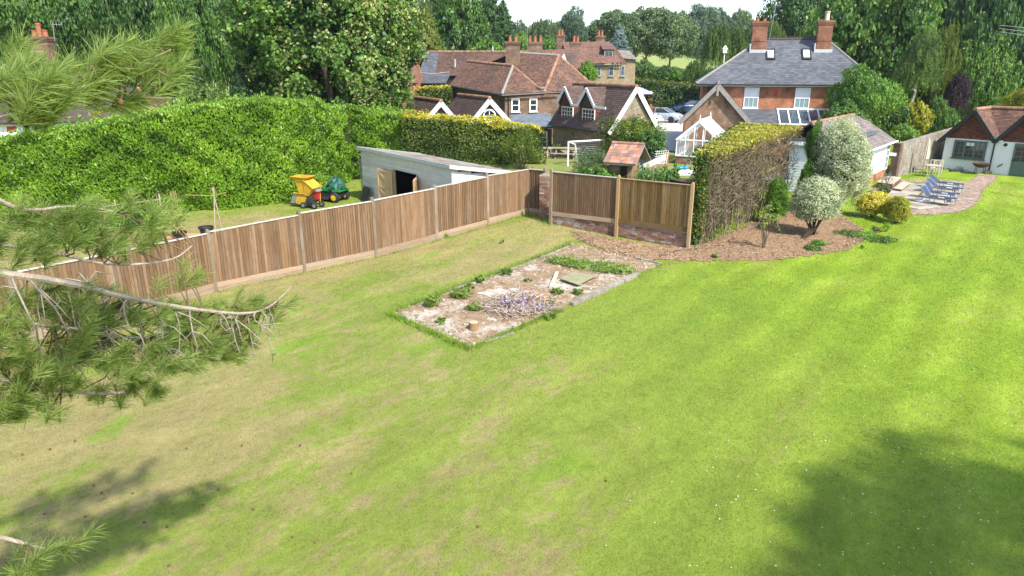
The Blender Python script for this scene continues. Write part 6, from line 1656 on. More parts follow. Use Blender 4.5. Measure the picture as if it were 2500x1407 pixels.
n = 12000; u = bL*(NR.random(n)**.75)*1.02-.1; tp = zt0+(zt1-zt0)*u/bL; P = bpos(u, NR.random(n)*(bD(u)+.35)-.22, tp+.07*np.sin(u*5)-NR.exponential(.11,n)); quads('golden_top', leaves(P, np.tile([0,0,1.], (n,1)), .095, .65, .6), NR.random(n), leafmat('hedge_gold_leaf', (.17,.20,.025), (.38,.37,.05), (.62,.53,.12), .35, .5, .3, .8), bh)
n = 2600; u = NR.uniform(-.25, .35, n); P = bpos(u, NR.random(n)*bD(u), NR.uniform(.9,1,n)*zt0*NR.random(n)**.4); quads('end_leaves', leaves(P, np.tile(-U_, (n,1)), .09, .6, .8), NR.random(n), GHEDGE, bh)
n = 22000; u = NR.uniform(0, bL, n); P = bpos(u, np.maximum(.25, NR.normal(bD(u)-.15,.25,n)), NR.random(n)*(zt0+(zt1-zt0)*u/bL)); quads('rear_leaves', leaves(P, np.tile(V_, (n,1)), .13, .6, .8), NR.random(n), LF['dark'], bh)

# ================================================================== BACKGROUND TREES
T = tree
# far wood on the hillside
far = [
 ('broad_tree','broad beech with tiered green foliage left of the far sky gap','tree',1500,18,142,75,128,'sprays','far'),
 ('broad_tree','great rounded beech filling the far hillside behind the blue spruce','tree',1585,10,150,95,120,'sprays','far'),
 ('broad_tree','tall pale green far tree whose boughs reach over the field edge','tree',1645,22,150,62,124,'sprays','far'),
 ('broad_tree','cool dark far tree right of the field gap','tree',1712,10,150,55,134,'broad_a','farhaze'),
 ('broad_tree','far round topped tree just above the birches','tree',1765,14,140,45,150,'broad_b','farhaze'),
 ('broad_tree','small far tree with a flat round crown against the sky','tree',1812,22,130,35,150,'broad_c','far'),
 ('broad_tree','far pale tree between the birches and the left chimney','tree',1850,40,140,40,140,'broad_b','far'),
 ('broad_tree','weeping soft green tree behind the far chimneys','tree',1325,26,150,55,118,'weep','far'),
 ('broad_tree','grey green far tree with a ragged top left of the far sky gap','tree',1395,12,150,48,126,'broad_b','farhaze'),
 ('broad_tree','small far tree low in the sky gap behind the red farmhouse','tree',1440,100,150,40,150,'broad_c','farhaze'),
 ('broad_tree','far ragged tree low behind the aerial mast','tree',1275,45,150,34,135,'broad_b','farhaze'),
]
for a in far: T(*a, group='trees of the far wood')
CON = 'dark conifers behind the barn'
T('conifer_tree','large dark green cypress with drooping sprays behind the barn roof','conifer',1120,-110,165,112,92,'cypress','cypress',CON)
T('conifer_tree','tall dark fir right of the large cypress','conifer',1196,-45,170,85,98,'fir','fir',CON)
T('conifer_tree','dark ragged fir against the left sky gap','conifer',1228,0,170,70,104,'fir','fir',CON)
T('conifer_tree','short black green pine behind the paired chimney pots','conifer',1230,30,140,46,88,'spruce','fir',CON)
T('conifer_tree','tall thin fir left of the large cypress','conifer',1070,-90,170,80,100,'fir','fir',CON)
T('conifer_tree','golden yellow conifer beside the big lime tree','conifer',1038,5,180,62,78,'cypress','goldgreen')
T('blue_spruce','small silvery blue spruce beside the red tiled farmhouse','conifer',1513,60,150,42,98,'spruce','blue')
SHR = 'shrubs behind the roofs'
T('shrub','rounded green shrub left behind the dark barn','shrub',1010,80,190,42,80,'shrub','mid',SHR)
T('shrub','light green shrub under the dark firs behind the barn ridge','shrub',1190,98,150,46,86,'shrub','fresh',SHR)
T('shrub','light green shrub left of the triple chimney','shrub',1275,75,140,24,90,'shrub','fresh',SHR)
T('shrub','bright green shrub right of the triple chimney','shrub',1340,85,140,30,92,'shrub','fresh',SHR)
T('climbing_shrub','vivid yellow green shrub against the far red farmhouse','shrub',1436,146,205,26,70,'shrub','bright',SHR)
T('shrub','dark green round shrub at the left of the field','shrub',1575,144,205,38,94,'shrub','mid',SHR)
T('shrub','mid green shrub below the field','shrub',1625,158,208,34,93,'shrub','mid',SHR)
T('shrub','yellow green shrub low in front of the field','shrub',1650,165,212,28,92,'shrub','fresh',SHR)
T('shrub','tall loose shrub left of the slate roof hip','shrub',1700,130,235,40,91,'weep','birch',SHR)
T('broad_tree','dark leaning tree behind the left hip of the slate roof','tree',1735,150,245,38,90,'weep','mid')
B = 'birches behind the slate roof'
T('birch_tree','left birch with pale trunk behind the slate roofed house','birch',1755,30,200,40,80,'weep','birch',B,bark=M_BIRCHBARK)
T('birch_tree','middle birch with pale trunk behind the slate roofed house','birch',1800,42,200,36,82,'weep','birch',B,bark=M_BIRCHBARK)
T('birch_tree','right birch beside the tall aerial behind the slate roof','birch',1890,28,170,36,80,'weep','birch',B,bark=M_BIRCHBARK)
# right side mass
RM = 'big trees on the right'
T('broad_tree','dark tree mass behind the right chimney of the slate roof','tree',1985,-70,190,110,88,'broad_a','dark',RM)
T('lime_tree','big layered lime tree right of the slate roofed house','tree',2145,-110,260,165,68,'sprays','lime',RM)
T('broad_tree','very dark tall tree behind the golden and purple trees','tree',2400,-190,330,150,78,'sprays','darkmid',RM)
T('broad_tree','dark tree reaching out of the picture at the upper right','tree',2510,-200,330,150,74,'sprays','dark',RM)
T('broad_tree','dark tree between the lime and the upper right corner','tree',2300,-170,300,120,88,'broad_a','dark',RM)
T('broad_tree','flowering pale tipped tree above the twin gabled cottage','tree',2420,70,320,80,70,'sprays','lime',RM)
T('birch_tree','feathery silver birch with a white trunk above the garden wall','birch',2262,55,262,66,58,'feather','birch',bark=M_BIRCHBARK,zb=0)
T('golden_tree','golden green feathery tree just right of the silver birch','tree',2318,45,270,48,62,'feather','goldgreen',zb=0)
T('purple_tree','slim dark purple leaved tree behind the twin gabled cottage','tree',2350,155,300,36,60,'weep','purple',zb=0)
T('small_tree','bushy bright green tree at the right end of the slate roofed house','tree',2122,152,318,82,47,'broad_b','fresh',zb=0,low=.1)
T('shrub','dark leafy shrub at the foot of the bushy green tree','shrub',2075,240,330,55,46,'shrub','mid','shrubs over the garden wall',zb=0)
for (lab, cx, tp_, bs, hw_2, Yy, lf) in [('olive green shrub above the annexe roof','2180',235,330,45,52,'mid'), ('golden leaved shrub above the garden wall',"2240",245,330,42,53,'gold'), ('cream tipped shrub at the end of the garden wall','2292',232,335,32,54,'lime'), ('fresh green climber spilling over the stone wall','2205',300,352,36,47.5,'fresh'), ('green shrub behind the wall next to the cottage','2325',262,335,26,58,'mid')]:
    T('shrub', lab, 'shrub', int(cx), tp_, bs, hw_2, Yy, 'shrub', lf, 'shrubs over the garden wall', zb=0)
T('golden_tree','bright golden shrub top at the right edge above the cottage roof','shrub',2500,205,300,38,58,'broad_b','gold',zb=0)
T('shrub','upright fresh green shrub growing between the hedge and the annexe','shrub',1996,285,415,20,33.5,'broad_b','fresh',zb=0)
T('shrub','dark glossy shrub at the foot of the annexe wall','shrub',1985,370,520,26,33,'broad_b','bright','shrubs by the annexe',zb=0)
# left side mass
LM_ = 'trees behind the laurel hedge'
T('broad_tree','large green tree in the upper left corner','tree',40,-150,230,150,66,'broad_a','mid',LM_)
T('broad_tree','green tree behind the left cottage chimney','tree',175,-130,220,120,72,'broad_c','mid',LM_)
T('broad_tree','dark big tree above the upper pine branch','tree',330,-190,230,135,62,'broad_b','dark',LM_)
T('broad_tree','lighter green tree right of the upper pine branch','tree',455,-120,250,90,60,'broad_a','mid',LM_)
T('broad_tree','greyish green tree between the left trees and the lime','tree',540,-100,250,75,70,'broad_b','olive',LM_)
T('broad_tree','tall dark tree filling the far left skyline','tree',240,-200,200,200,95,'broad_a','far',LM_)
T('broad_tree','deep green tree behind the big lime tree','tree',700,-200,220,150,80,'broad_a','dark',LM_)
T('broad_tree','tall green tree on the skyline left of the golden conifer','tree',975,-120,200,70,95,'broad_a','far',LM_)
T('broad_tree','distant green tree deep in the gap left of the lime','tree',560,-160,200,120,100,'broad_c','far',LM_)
T('yellow_shrub','pale yellow green shrub behind the laurel hedge','shrub',490,202,300,72,44,'shrub','birch',LM_)
T('yew_tree','small dark upright yew behind the laurel hedge','yew',578,155,300,52,45,'cypress','fir',LM_)
T('shrub','low golden shrub between the yew and the lime tree','shrub',640,215,275,40,46,'shrub','gold',LM_)
T('shrub','dark undergrowth below the left trees','shrub',420,150,270,70,55,'shrub','dark',LM_)
T('shrub','dark undergrowth left of the lime tree','shrub',620,120,250,60,62,'shrub','mid',LM_)
T('shrub','dark undergrowth by the left cottage roof','shrub',300,140,260,90,58,'shrub','mid',LM_)
T('blue_spruce','small blue green spruce tip in front of the left cottage','conifer',78,272,345,34,40,'spruce','blue')
P = np.stack([NR.normal(-25.3,.35,40), np.full(40,40.5)+NR.normal(0,.3,40), NR.uniform(3.6,5.4,40)], -1)
pq = dy(243,275,38.5); plant('golden_spray', 'sprig of golden leaves sticking up over the laurel hedge','plant',(pq.x,pq.y,pq.z-.3),.35,.35,.75,LF['gold'],26,14,.14,stem=1.5,inner=.2)

# ---- the big lime tree in flower
LIMEB = leafmat('lime_bract', (.16,.19,.05), (.33,.36,.13), (.52,.53,.25), .4, .5, .3, .6)
bL_ = Vector((dy(830,235,47).x, 47, 1.0)); lt_ = thing('flowering_lime_tree', 'huge lime tree hung with pale flower bracts behind the laurel hedge', 'tree', bL_)
cxw = dy(790,100,47).x; rw_ = 225/_F*46
P, d_ = shell(1500, rw_, rw_*.8, 6.6, 0, .62, 13, .30, -.95); P = P+np.array([cxw, 47, 8.6])
hole = (np.abs(P[:,0]-bL_.x) < .8) & (P[:,2] < 7.6) & (P[:,1] < 47); P, d_ = P[~hole], d_[~hole]
V, tt = clusters(P, NR.uniform(.3,.85,len(P)), 46, .26, .75, d_, .3, .9, .8); quads('crown', V, tt, LF['lime'], lt_)
k_ = (NR.random(len(P)) < .42) | ((P[:,0] > bL_.x+1.4) & (NR.random(len(P)) < .75)); k_ &= P[:,1] < 48.5; P2 = P[k_]+d_[k_]*.3
V, tt = clusters(P2, NR.uniform(.3,.7,len(P2)), 26, .20, .55, d_[k_], .2, 1.0, .9); quads('flower_bracts', V, tt, LIMEB, lt_)
mb, PP_ = trunk_mb(bL_+Vector((.1,0,-.3)), bL_+Vector((.55,.3,9.5)), .42, .12, 9, .2); mb2, PP2 = trunk_mb(bL_+Vector((-.2,0,-.3)), bL_+Vector((-1.3,.2,9)), .36, .1, 9, .2)
limbs(mb, PP_, 8, 4, .12); mb.V, mb.F, mb.T = mb.V+mb2.V, mb.F+[tuple(i+len(mb.V) for i in f) for f in mb2.F], mb.T+mb2.T
obj('trunk', mb, mat('lime_bark', (.13,.10,.075), (.19,.155,.12), 6, .95, .1, bump=.5), lt_)

# ---- a tree beyond the right edge that shades the near lawn
sh_c = Vector((12.5, .9, 9.6)); st_ = thing('shade_tree', 'broad leafy tree beyond the right edge casting shade on the lawn', 'tree', (sh_c.x+1.5, sh_c.y-.5, 0))
o = bpy.data.objects.new('crown', CR['feather']); COL.objects.link(o); o.parent = st_; o.material_slots[0].link = 'OBJECT'; o.material_slots[0].material = LF['mid']
o.location = (-1.5, .5, 6.0); o.scale = (5.6, 4.7, 7.0); o.rotation_euler = (0,0,.6)
mb, PP_ = trunk_mb(Vector((sh_c.x+1.5,sh_c.y-.5,-.2)), Vector((sh_c.x+.5,sh_c.y-.2,10)), .35, .1); limbs(mb, PP_, 6, 3, .1); obj('trunk', mb, M_BARK, st_)

# ================================================================== SHRUBS BESIDE THE MULCH BED
VAR = leafmat('variegated_leaf', (.20,.25,.15), (.40,.45,.29), (.66,.68,.50), .35, .5, .3, .9)
q = g(1965,583); c = dy(1995,490,q.y+.5); vs_ = plant('variegated_shrub','round cream and green variegated shrub on a leaning dark stem','shrub',(c.x,c.y,c.z),1.0,.98,1.12,VAR,520,44,.075,stem=.03,inner=.55,amp=.16,core=True,clr=(.10,.17))
mb = MB()
for k in range(3): mb.tube([(q.x-.25+.06*k,q.y-.2,.0), (q.x+.15+.1*k,q.y+.05,.35), (c.x-.2+.25*k,c.y,c.z-.7)], [.045,.038,.025], 6)
obj('leaning_stem', mb, mat('dark_stem_bark', (.035,.024,.017), (.06,.042,.03), 8, .95, .1), vs_)
c = dy(2052,405,32.6); plant('variegated_shrub','tall billowing cream and green variegated shrub behind the round one','shrub',(c.x,c.y,c.z),1.38,1.3,2.4,VAR,900,44,.085,stem=.03,inner=.6,amp=.2,core=True,lumps=12,clr=(.09,.15))
EVG = leafmat('dwarf_conifer_leaf', (.035,.095,.006), (.080,.185,.010), (.145,.265,.022), .15, .6, .2, .6)
c = dy(1896,490,30.3); plant('dwarf_conifer','narrow rich green dwarf conifer in front of the bare hedge','conifer',(c.x,c.y,c.z),.55,.52,1.05,EVG,260,40,.07,stem=.03,inner=.6,amp=.15,core=True,aspect=.3,clr=(.12,.2))
GOLDE = leafmat('golden_euonymus_leaf', (.28,.29,.03), (.62,.55,.06), (.85,.74,.22), .3, .45, .35, .9)
c = dy(2133,510,31.8); plant('golden_shrub','round yellow variegated shrub beside the patio','shrub',(c.x,c.y,.62),.78,.72,.66,GOLDE,300,40,.07,stem=.03,inner=.6,amp=.15,core=True,clr=(.10,.18))
YBOX = leafmat('yellow_box_leaf', (.12,.15,.012), (.28,.29,.02), (.46,.43,.05), .25, .5, .3, .9)
c = dy(2188,530,30.6); plant('box_ball','clipped yellow green ball shrub right of the golden shrub','shrub',(c.x,c.y,.60),.58,.58,.64,YBOX,330,40,.05,stem=.03,inner=.7,amp=.08,core=True,clr=(.10,.16))
weed(2135,572,.3,.4,'small rusty brown shrub in front of the golden shrub','purple',24,.05,nm='rusty_shrub')
weed(2162,566,.2,.4,'little lime green plant in front of the box ball','bright',16,.07,nm='lime_plant')
weed(2106,607,.12,.14,'tiny yellow weed at the corner of the mulch bed','bright',8,.06)
q = gh(1868,608); sp_ = plant('sapling','thin young tree with drooping leaves in the mulch bed','sapling',(q.x-.05,q.y,1.25),.62,.55,.85,LF['weed'],34,10,.11,stem=.02,inner=.1,droop=.9,aspect=.35,lo=-.8,clr=(.12,.2))
mb = MB(); mb.tube([(q.x,q.y,0),(q.x-.03,q.y,.9),(q.x-.08,q.y,1.9)], [.014,.011,.005], 6); obj('thin_stem', mb, M_BARK, sp_)
mb = MB(); a = g(1805,548); mb.tube([a, a+Vector((.25,.15,.45)), a+Vector((.75,.3,.9)), a+Vector((1.2,.35,1.1))], [.06,.05,.035,.012], 6); mb.tube([a+Vector((.75,.3,.9)), a+Vector((.9,.1,1.3))], [.03,.01], 5)
obj('dead_shrub', mb, M_BARK, label='bare dark shrub stem leaning out of the mulch before the hedge', cat='dead shrub')
mb = MB(); a = g(1824,566); mb.tube([a, a+Vector((.35,.1,.2)), a+Vector((.65,.2,.55))], [.04,.03,.01], 5); obj('dead_shrub', mb, M_BARK, label='short crooked shrub stem beside the sapling in the mulch', cat='dead shrub')
for i, (px, py, lab) in enumerate([(2075,575,'low blue green ground cover under the tall variegated shrub'),(2110,580,'spreading ground cover left of the rusty shrub'),(2150,590,'ground cover at the lawn edge below the box ball'),(2000,600,'small green ground cover tuft right of the leaning stem'),(1985,612,'flat weeds on the front edge of the mulch bed')]):
    q = gh(px, py); plant('ground_cover', lab, 'ground cover', (q.x,q.y,q.z+.08), .75 if i < 3 else .35, .5 if i < 3 else .3, .13, LF['mid' if i % 2 == 0 else 'fresh'], 60, 20, .07, stem=q.z, inner=.1, upb=.7, group='ground cover round the shrubs', clr=(.5,.9))

# ================================================================== THE PINE AT THE LEFT
NEED = leafmat('pine_needle', (.150,.225,.055), (.275,.370,.100), (.420,.500,.170), .55, .45, .35, .8, accent=(.32,.25,.06), acc=.92)
pine = thing('pine_tree', 'long needled pine whose boughs reach in from the left edge', 'pine', (-10.2, 3.2, 0))
mb, PP_ = trunk_mb(Vector((-10.2,3.2,-.3)), Vector((-9.6,3.6,13)), .42, .2, 10, .2); obj('trunk', mb, M_PINEBARK, pine)
NV = []; NTT = []
def tuft(c, d, L=.15, n=95, sc=1.0):
    n = int(n*1.15)
    d = np.array(d)/np.linalg.norm(d); t = NR.random(n); base = np.array(c)+np.outer(t-.6, d)*.16*sc
    r_ = unit(NR.normal(0,1,(n,3))); r_ = unit(r_-np.outer(r_@d, d)); ang = NR.uniform(.25,1.15,n)
    dr_ = unit(np.outer(np.cos(ang)*1, d)+r_*np.sin(ang)[:,None]+np.array([0,0,-.06]))
    Ln = L*sc*NR.uniform(.75,1.15,n)[:,None]; w = unit(np.cross(dr_, NR.normal(0,1,(n,3))))*.0016*sc
    V = np.stack([base-w, base+w, base+dr_*Ln*.6+w*.9-np.array([0,0,.004]), base+dr_*Ln-np.array([0,0,.012])], 1)
    NV.append(V); NTT.append(np.clip(NR.random()*.35+NR.random(n)*.65, 0, 1))
wood = MB(); dead = MB(); twigs_ = MB()
def bough(pts, r0, r1):
    P = [rr(*q) for q in pts]; P = smooth_line(P, 2); n = len(P); wood.tube(P, [r0+(r1-r0)*i/(n-1) for i in range(n)], 7); return P
def near_pt(P, q): return min(P, key=lambda a: (a-q).length)
def green(cx, cy, rx, ry, n, d0, spread, lines, dirs=(.5,.25,.75), sc=1.0, jit=.45):
    for k in range(n):
        a = R.uniform(0, 6.28); r = math.sqrt(R.random()); px, py = cx+rx*r*math.cos(a), cy+ry*r*math.sin(a); c = rr(px, py, d0+R.uniform(-spread, spread))
        d = Vector(dirs)+Vector((R.uniform(-jit,jit), R.uniform(-jit,jit), R.uniform(-jit,jit)))
        tuft(c, d, .155, 90, sc)
        P = near_pt(lines, c); L = (P-c).length
        if L > .9: P = c-d.normalized()*.35-Vector((.25,0,.15))
        m_ = (P+c)/2+Vector((0,0,-.10*L)); twigs_.tube([P, m_, c-d.normalized()*.05, c+d.normalized()*.05], [.008,.007,.006,.003], 4, cap=False)
A1 = bough([(-420,640,6.0),(-120,655,6.3),(0,668,6.5),(170,690,6.6),(330,733,6.8),(480,757,7.1),(600,769,7.4),(660,752,7.6),(712,700,7.9)], .042, .003)
A2 = bough([(-350,700,7.6),(-60,572,7.4),(0,598,7.4),(150,620,7.4),(260,650,7.5),(420,640,7.7),(470,600,7.9)], .026, .006)
A3 = bough([(-400,420,4.6),(-150,300,4.5),(0,240,4.4),(100,235,4.4),(200,215,4.5),(300,180,4.7),(420,120,5.0)], .02, .005)
A3b = bough([(-200,330,4.6),(0,290,4.4),(60,270,4.3),(130,255,4.3)], .016, .005)
A4 = bough([(-300,1010,7.0),(-60,905,6.9),(60,945,7.0),(200,960,7.1),(300,962,7.2),(370,940,7.3)], .035, .006)
A5 = bough([(-260,760,6.6),(-40,770,6.7),(60,790,6.8),(230,810,6.9),(330,830,7.1),(460,800,7.3)], .03, .005)
A6 = bough([(-200,1290,6.4),(0,1310,6.4),(60,1328,6.4),(130,1345,6.5),(185,1350,6.6)], .022, .004)
A7 = bough([(-300,560,7.2),(-40,470,7.0),(60,520,7.2),(180,500,7.4),(300,520,7.5)], .03, .005)
for Pl in (A1, A2, A3, A3b, A4, A5, A6, A7): wood.tube([Vector((-10.0,3.3,max(1.2,Pl[0].z-.6))), (Vector((-10.0,3.3,Pl[0].z-.3))+Pl[0])/2, Pl[0]], [.10,.08,.05], 7)
green(310,185,130,75,24,4.9,.4,A3); green(190,190,80,40,7,4.7,.3,A3); green(60,240,110,70,20,4.4,.25,A3b); green(30,150,40,40,4,5.0,.3,A3); green(395,120,45,45,9,5.1,.15,A3); green(110,240,70,45,8,4.2,.15,A3b)
green(200,540,200,60,40,7.4,.4,A2+A7); green(60,590,90,60,18,7.3,.3,A2+A7); green(405,545,45,50,9,7.8,.2,A2); green(300,590,110,40,14,7.6,.3,A2)
green(110,800,130,110,46,6.9,.6,A5+A1,(.45,.1,.5)); green(330,850,170,80,40,7.2,.5,A5+A1,(.45,.1,.35)); green(520,800,95,70,20,7.5,.3,A1,(.6,.1,.25)); green(80,950,120,80,34,7.0,.4,A4,(.4,0,.6)); green(310,960,90,35,16,7.2,.2,A4,(.4,0,.7)); green(640,745,80,40,12,7.7,.2,A1,(.6,.1,.5)); green(240,740,200,40,30,7.0,.4,A1,(.4,.1,.4)); green(30,1010,60,40,10,6.9,.2,A4,(.4,0,.6)); green(70,1380,70,40,6,6.4,.15,A6,(.4,0,.5)); green(150,1320,60,25,3,6.5,.1,A6,(.4,.2,.6)); green(430,690,60,40,5,7.4,.2,A1,(.3,.2,.8)); green(440,850,150,75,40,7.7,.4,A1+A5,(.5,.1,.3),.85); green(560,830,80,60,16,7.8,.3,A1,(.5,.1,.2),.85); green(-160,760,150,180,80,6.8,.6,A5+A1,(.4,.1,.5)); green(-170,960,150,90,40,7.0,.4,A4,(.4,0,.6)); green(-120,560,110,80,30,7.2,.4,A2+A7)
# dead hanging side twigs along the main bough
for k in range(19):
    s_ = A1[min(len(A1)-1, int(len(A1)*(.25+.62*k/19)))]; L = R.uniform(.35,.95)*(1-.5*k/19); P = [s_]; q = s_.copy()
    dx = R.uniform(-.25,.25)
    for i in range(4): q = q+Vector((dx*L/4+R.uniform(-.04,.04), R.uniform(-.06,.06), -L/4*(.5 if i == 0 else 1.1))); P.append(q.copy())
    dead.tube(P, [.012,.010,.008,.006,.003], 5)
    for j in range(3):
        b = P[R.randrange(1,5)]; e = b+Vector((R.uniform(-.28,.28), R.uniform(-.1,.1), R.uniform(-.28,.02))); m_ = (b+e)/2+Vector((0,0,R.uniform(0,.05))); dead.tube([b,m_,e], [.007,.005,.002], 4, cap=False)
for (px, py, d) in [(215,690,6.9),(60,960,7.0),(150,870,7.0),(250,850,7.1),(345,830,7.2),(400,850,7.3),(200,800,6.9)]:
    s_ = rr(px,py,d)
    for j in range(9):
        e = s_+Vector((R.uniform(-.4,.4), R.uniform(-.12,.12), R.uniform(-.45,.05))); m_ = (s_+e)/2+Vector((R.uniform(-.05,.05),0,.06)); dead.tube([s_,m_,e], [.009,.006,.002], 4, cap=False)
obj('bough', wood, M_PINEBARK, pine); obj('shoots', twigs_, mat('pine_shoot', (.10,.075,.04), (.16,.12,.065), 9, .9, .1), pine, kind='stuff'); obj('dead_twigs', dead, M_TWIG, pine)
quads('needles', np.concatenate(NV), np.concatenate(NTT), NEED, pine)
M_CONE = mat('pine_cone', (.10,.045,.025), (.17,.09,.05), 30, .85, .2, bump=.5)
for (px, py, d) in [(265,140,4.7),(295,250,4.5),(135,557,7.3),(270,568,7.5),(225,168,4.6)]:
    mb = MB(); mb.blob(rr(px,py,d), .013,.013,.02, 8, 6, .12); obj('cone', mb, M_CONE, pine)
# fallen cones on the lawn
mb = MB(); mb.blob((0,0,.02), .022,.02,.024, 8, 6, .2); cme = bpy.data.meshes.new('fallen_cone'); cme.from_pydata(mb.V, [], mb.F); cme.materials.append(M_CONE)
for (px, py) in [(228,1188),(250,1206),(182,1080),(122,1100),(108,1255),(350,1277),(498,1235),(530,1198),(590,1088),(618,1247),(733,1090),(717,1312),(772,1326),(860,1158),(55,1112),(455,1098),(321,1206),(408,1288),(415,1382),(210,1262),(1480,1175),(1165,1290)]:
    q = gh(px,py); o = bpy.data.objects.new('fallen_pine_cone', cme); o.location = q; o.rotation_euler = (R.uniform(0,1.2),0,R.uniform(0,6)); _finish(o, None, 'small brown pine cone lying on the lawn', 'pine cone', 'fallen pine cones', None)
# daisies
n = 1100; th = NR.uniform(rad(2), rad(40), n); r_ = np.exp(NR.uniform(math.log(8), math.log(24), n)); px, py = r_*np.sin(th), r_*np.cos(th); k = (NR.random(n) < np.clip((px-2)/6, .05, 1))
P = np.stack([px,py,hgt(px,py)+.05], -1)[k]; quads('daisies', leaves(P, np.tile([0,0,1.],(len(P),1)), .021, .9, .25), NR.random(len(P)), mat('daisy', (.80,.80,.74), (.72,.72,.6), 9, .8, .1), label='tiny white daisies dotting the right of the lawn', cat='daisies', kind='stuff')

# ================================================================== PATIO FURNITURE
M_BLUE = mat('blue_canvas', (.032,.048,.095), (.045,.062,.115), 5, .75, .2)
M_TEAK = mat('teak', (.36,.21,.11), (.46,.29,.16), 8, .7, .2)
M_ALU = mat('grey_alloy', (.30,.31,.32), (.26,.27,.28), 6, .4, .5, .5)
def lounger(foot, head, back_ang, label):
    """a sun lounger from foot to head; canvas on a light frame"""
    f = Fr((foot.x,foot.y,0), head-foot); L = 2.0; w = .62; h = .36; t = thing('sun_lounger', label, 'sun lounger', foot, 'blue sun loungers on the patio')
    mb = MB(f)
    for v in (0, w): mb.tube([(0,v,h),(L*.64,v,h)], .022, 6)
    for u in (.02, L*.62): mb.tube([(u,0,h),(u,w,h)], .018, 6)
    obj('frame', mb, M_ALU, t)
    mb = MB(f); mb.box(0,L*.60,.03,w-.03,h+.02,h+.05); obj('seat_canvas', mb, M_BLUE, t)
    c, s_ = math.cos(back_ang), math.sin(back_ang); u0 = L*.64; bl = .60
    mb = MB(f); a = [(u0,.03,h+.03),(u0,w-.03,h+.03),(u0+bl*c,w-.03,h+.03+bl*s_),(u0+bl*c,.03,h+.03+bl*s_)]; mb.prism(a, (s_*.035,0,-c*.035)); obj('back_canvas', mb, M_BLUE, t)
    mb = MB(f)
    for v in (0, w): mb.tube([(u0,v,h),(u0+bl*c,v,h+bl*s_)], .02, 6)
    mb.tube([(u0+bl*c,0,h+bl*s_),(u0+bl*c,w,h+bl*s_)], .025, 6); obj('back_frame', mb, M_ALU, t)
    for k in range(4): mb = MB(f); u = L*.5+k*.07; mb.box(u,u+.05,.02,w-.02,h-.015,h+.012); obj('slat', mb, M_TEAK, t)
    for (u, v) in ((.12,0),(.12,w),(L*.56,0),(L*.56,w)): mb = MB(f); mb.tube([(u,v,h),(u-.05,v,0)], .018, 6); obj('leg', mb, M_ALU, t)
    for v in (-.03, w+.03): mb = MB(f); mb.box(L*.22,L*.36,v-.025,v+.025,h+.03,h+.075); obj('clip', mb, M_WHITE, t)
    for v in (.0, w): mb = MB(f); mb.box(.0,.1,v-.03,v+.03,h-.02,h+.04); obj('end_cap', mb, M_WHITE, t)
    for v in (.12, w-.12):
        mb = MB(f); mb.tube([(.28,v,h),(.33,v,h-.2),(.42,v,h-.2),(.46,v,h)], .014, 6); obj('foot_bracket', mb, M_ENG, t)
    mb = MB(f); mb.tube([(u0+bl*.6*c,w*.2,h+bl*.6*s_),(u0+.62,w*.2,.02)], .014, 6); mb.tube([(u0+bl*.6*c,w*.8,h+bl*.6*s_),(u0+.62,w*.8,.02)], .014, 6); obj('prop', mb, M_TEAK, t)
lounger(g(2336,503), g(2262,493), rad(54), 'blue sun lounger nearest the lawn with its back raised steeply')
lounger(g(2342,491), g(2268,482), rad(54), 'blue sun lounger second from the lawn with its back raised steeply')
lounger(g(2351,477), g(2280,469), rad(36), 'blue sun lounger second from the cottage with half raised back')
lounger(g(2353,466), g(2284,458), rad(36), 'blue sun lounger nearest the cottage with half raised back')
b = g(2250,493); pbs = thing('parasol_base', 'round white parasol base on the patio beside the nearer lounger', 'parasol base', b)
mb = MB(); mb.lathe((b.x,b.y,.03), [(.33,0),(.36,.04),(.34,.09),(.08,.13)], 20); obj('weight', mb, M_WHITE, pbs, smooth=False); mb = MB(); mb.tube([(b.x,b.y,.12),(b.x,b.y,.34)], .03, 8); obj('tube', mb, M_ALU, pbs)
q = g(2240,463); mb = MB(_f2 := Fr(q, g(2262,466)-q)); mb.box(0,.75,0,.42,.03,.045); obj('dark_slab', mb, mat('dark_slate_slab', (.05,.07,.085), (.07,.09,.10), 5, .5, .3), label='dark slate slab let into the patio beside the loungers', cat='slab')
# raised stone steps and planter by the annexe
M_STEP = mat('pale_step', (.42,.35,.26), (.36,.30,.225), 4, .9, .15); BSTEP = bm_('step_brick', (FR.u.x,FR.u.y), 'dark')
for i, (pts, h, nm, lab) in enumerate([([(2139,459),(2177,464),(2198,447),(2163,444)],.34,'planter','low brick edged planter bed beside the annexe'), ([(2181,466),(2200,469),(2221,453),(2203,449)],.14,'stone_step','pale stone step on a brick edge next to the planter')]):
    P = [g(*p) for p in pts]; t = thing(nm, lab, 'planter' if i == 0 else 'step', P[0]); mb = MB(); mb.prism([(p.x,p.y,.03) for p in P], (0,0,h-.06)); obj('brick_edge', mb, BSTEP, t); c = sum(P, Vector())/4; mb = MB(); mb.prism([(c.x+(p.x-c.x)*1.02,c.y+(p.y-c.y)*1.02,h-.028) for p in P], (0,0,.045)); obj('top', mb, M_STEP, t)
q = g(2164,458,.36); plant('olive_shrub','thin silvery shrub growing in the brick planter','shrub',(q.x,q.y,.85),.5,.4,.5,LF['blue'],36,16,.07,stem=.35,inner=.1,aspect=.25)
q = g(2157,475); t, = [thing('round_planter','small round bush in a dark wooden bowl on the patio','planter',q)]; mb = MB(); mb.lathe((q.x,q.y,.03), [(.22,0),(.34,.18),(.36,.24),(.3,.24)], 16); obj('bowl', mb, M_DPLAS, t)
P, d_ = shell(60,.34,.34,.24,0,.5); V, tt = clusters(P+np.array([q.x,q.y,.36]), .08, 22, .05, .5, d_); quads('foliage', V, tt, LF['birch'], t)
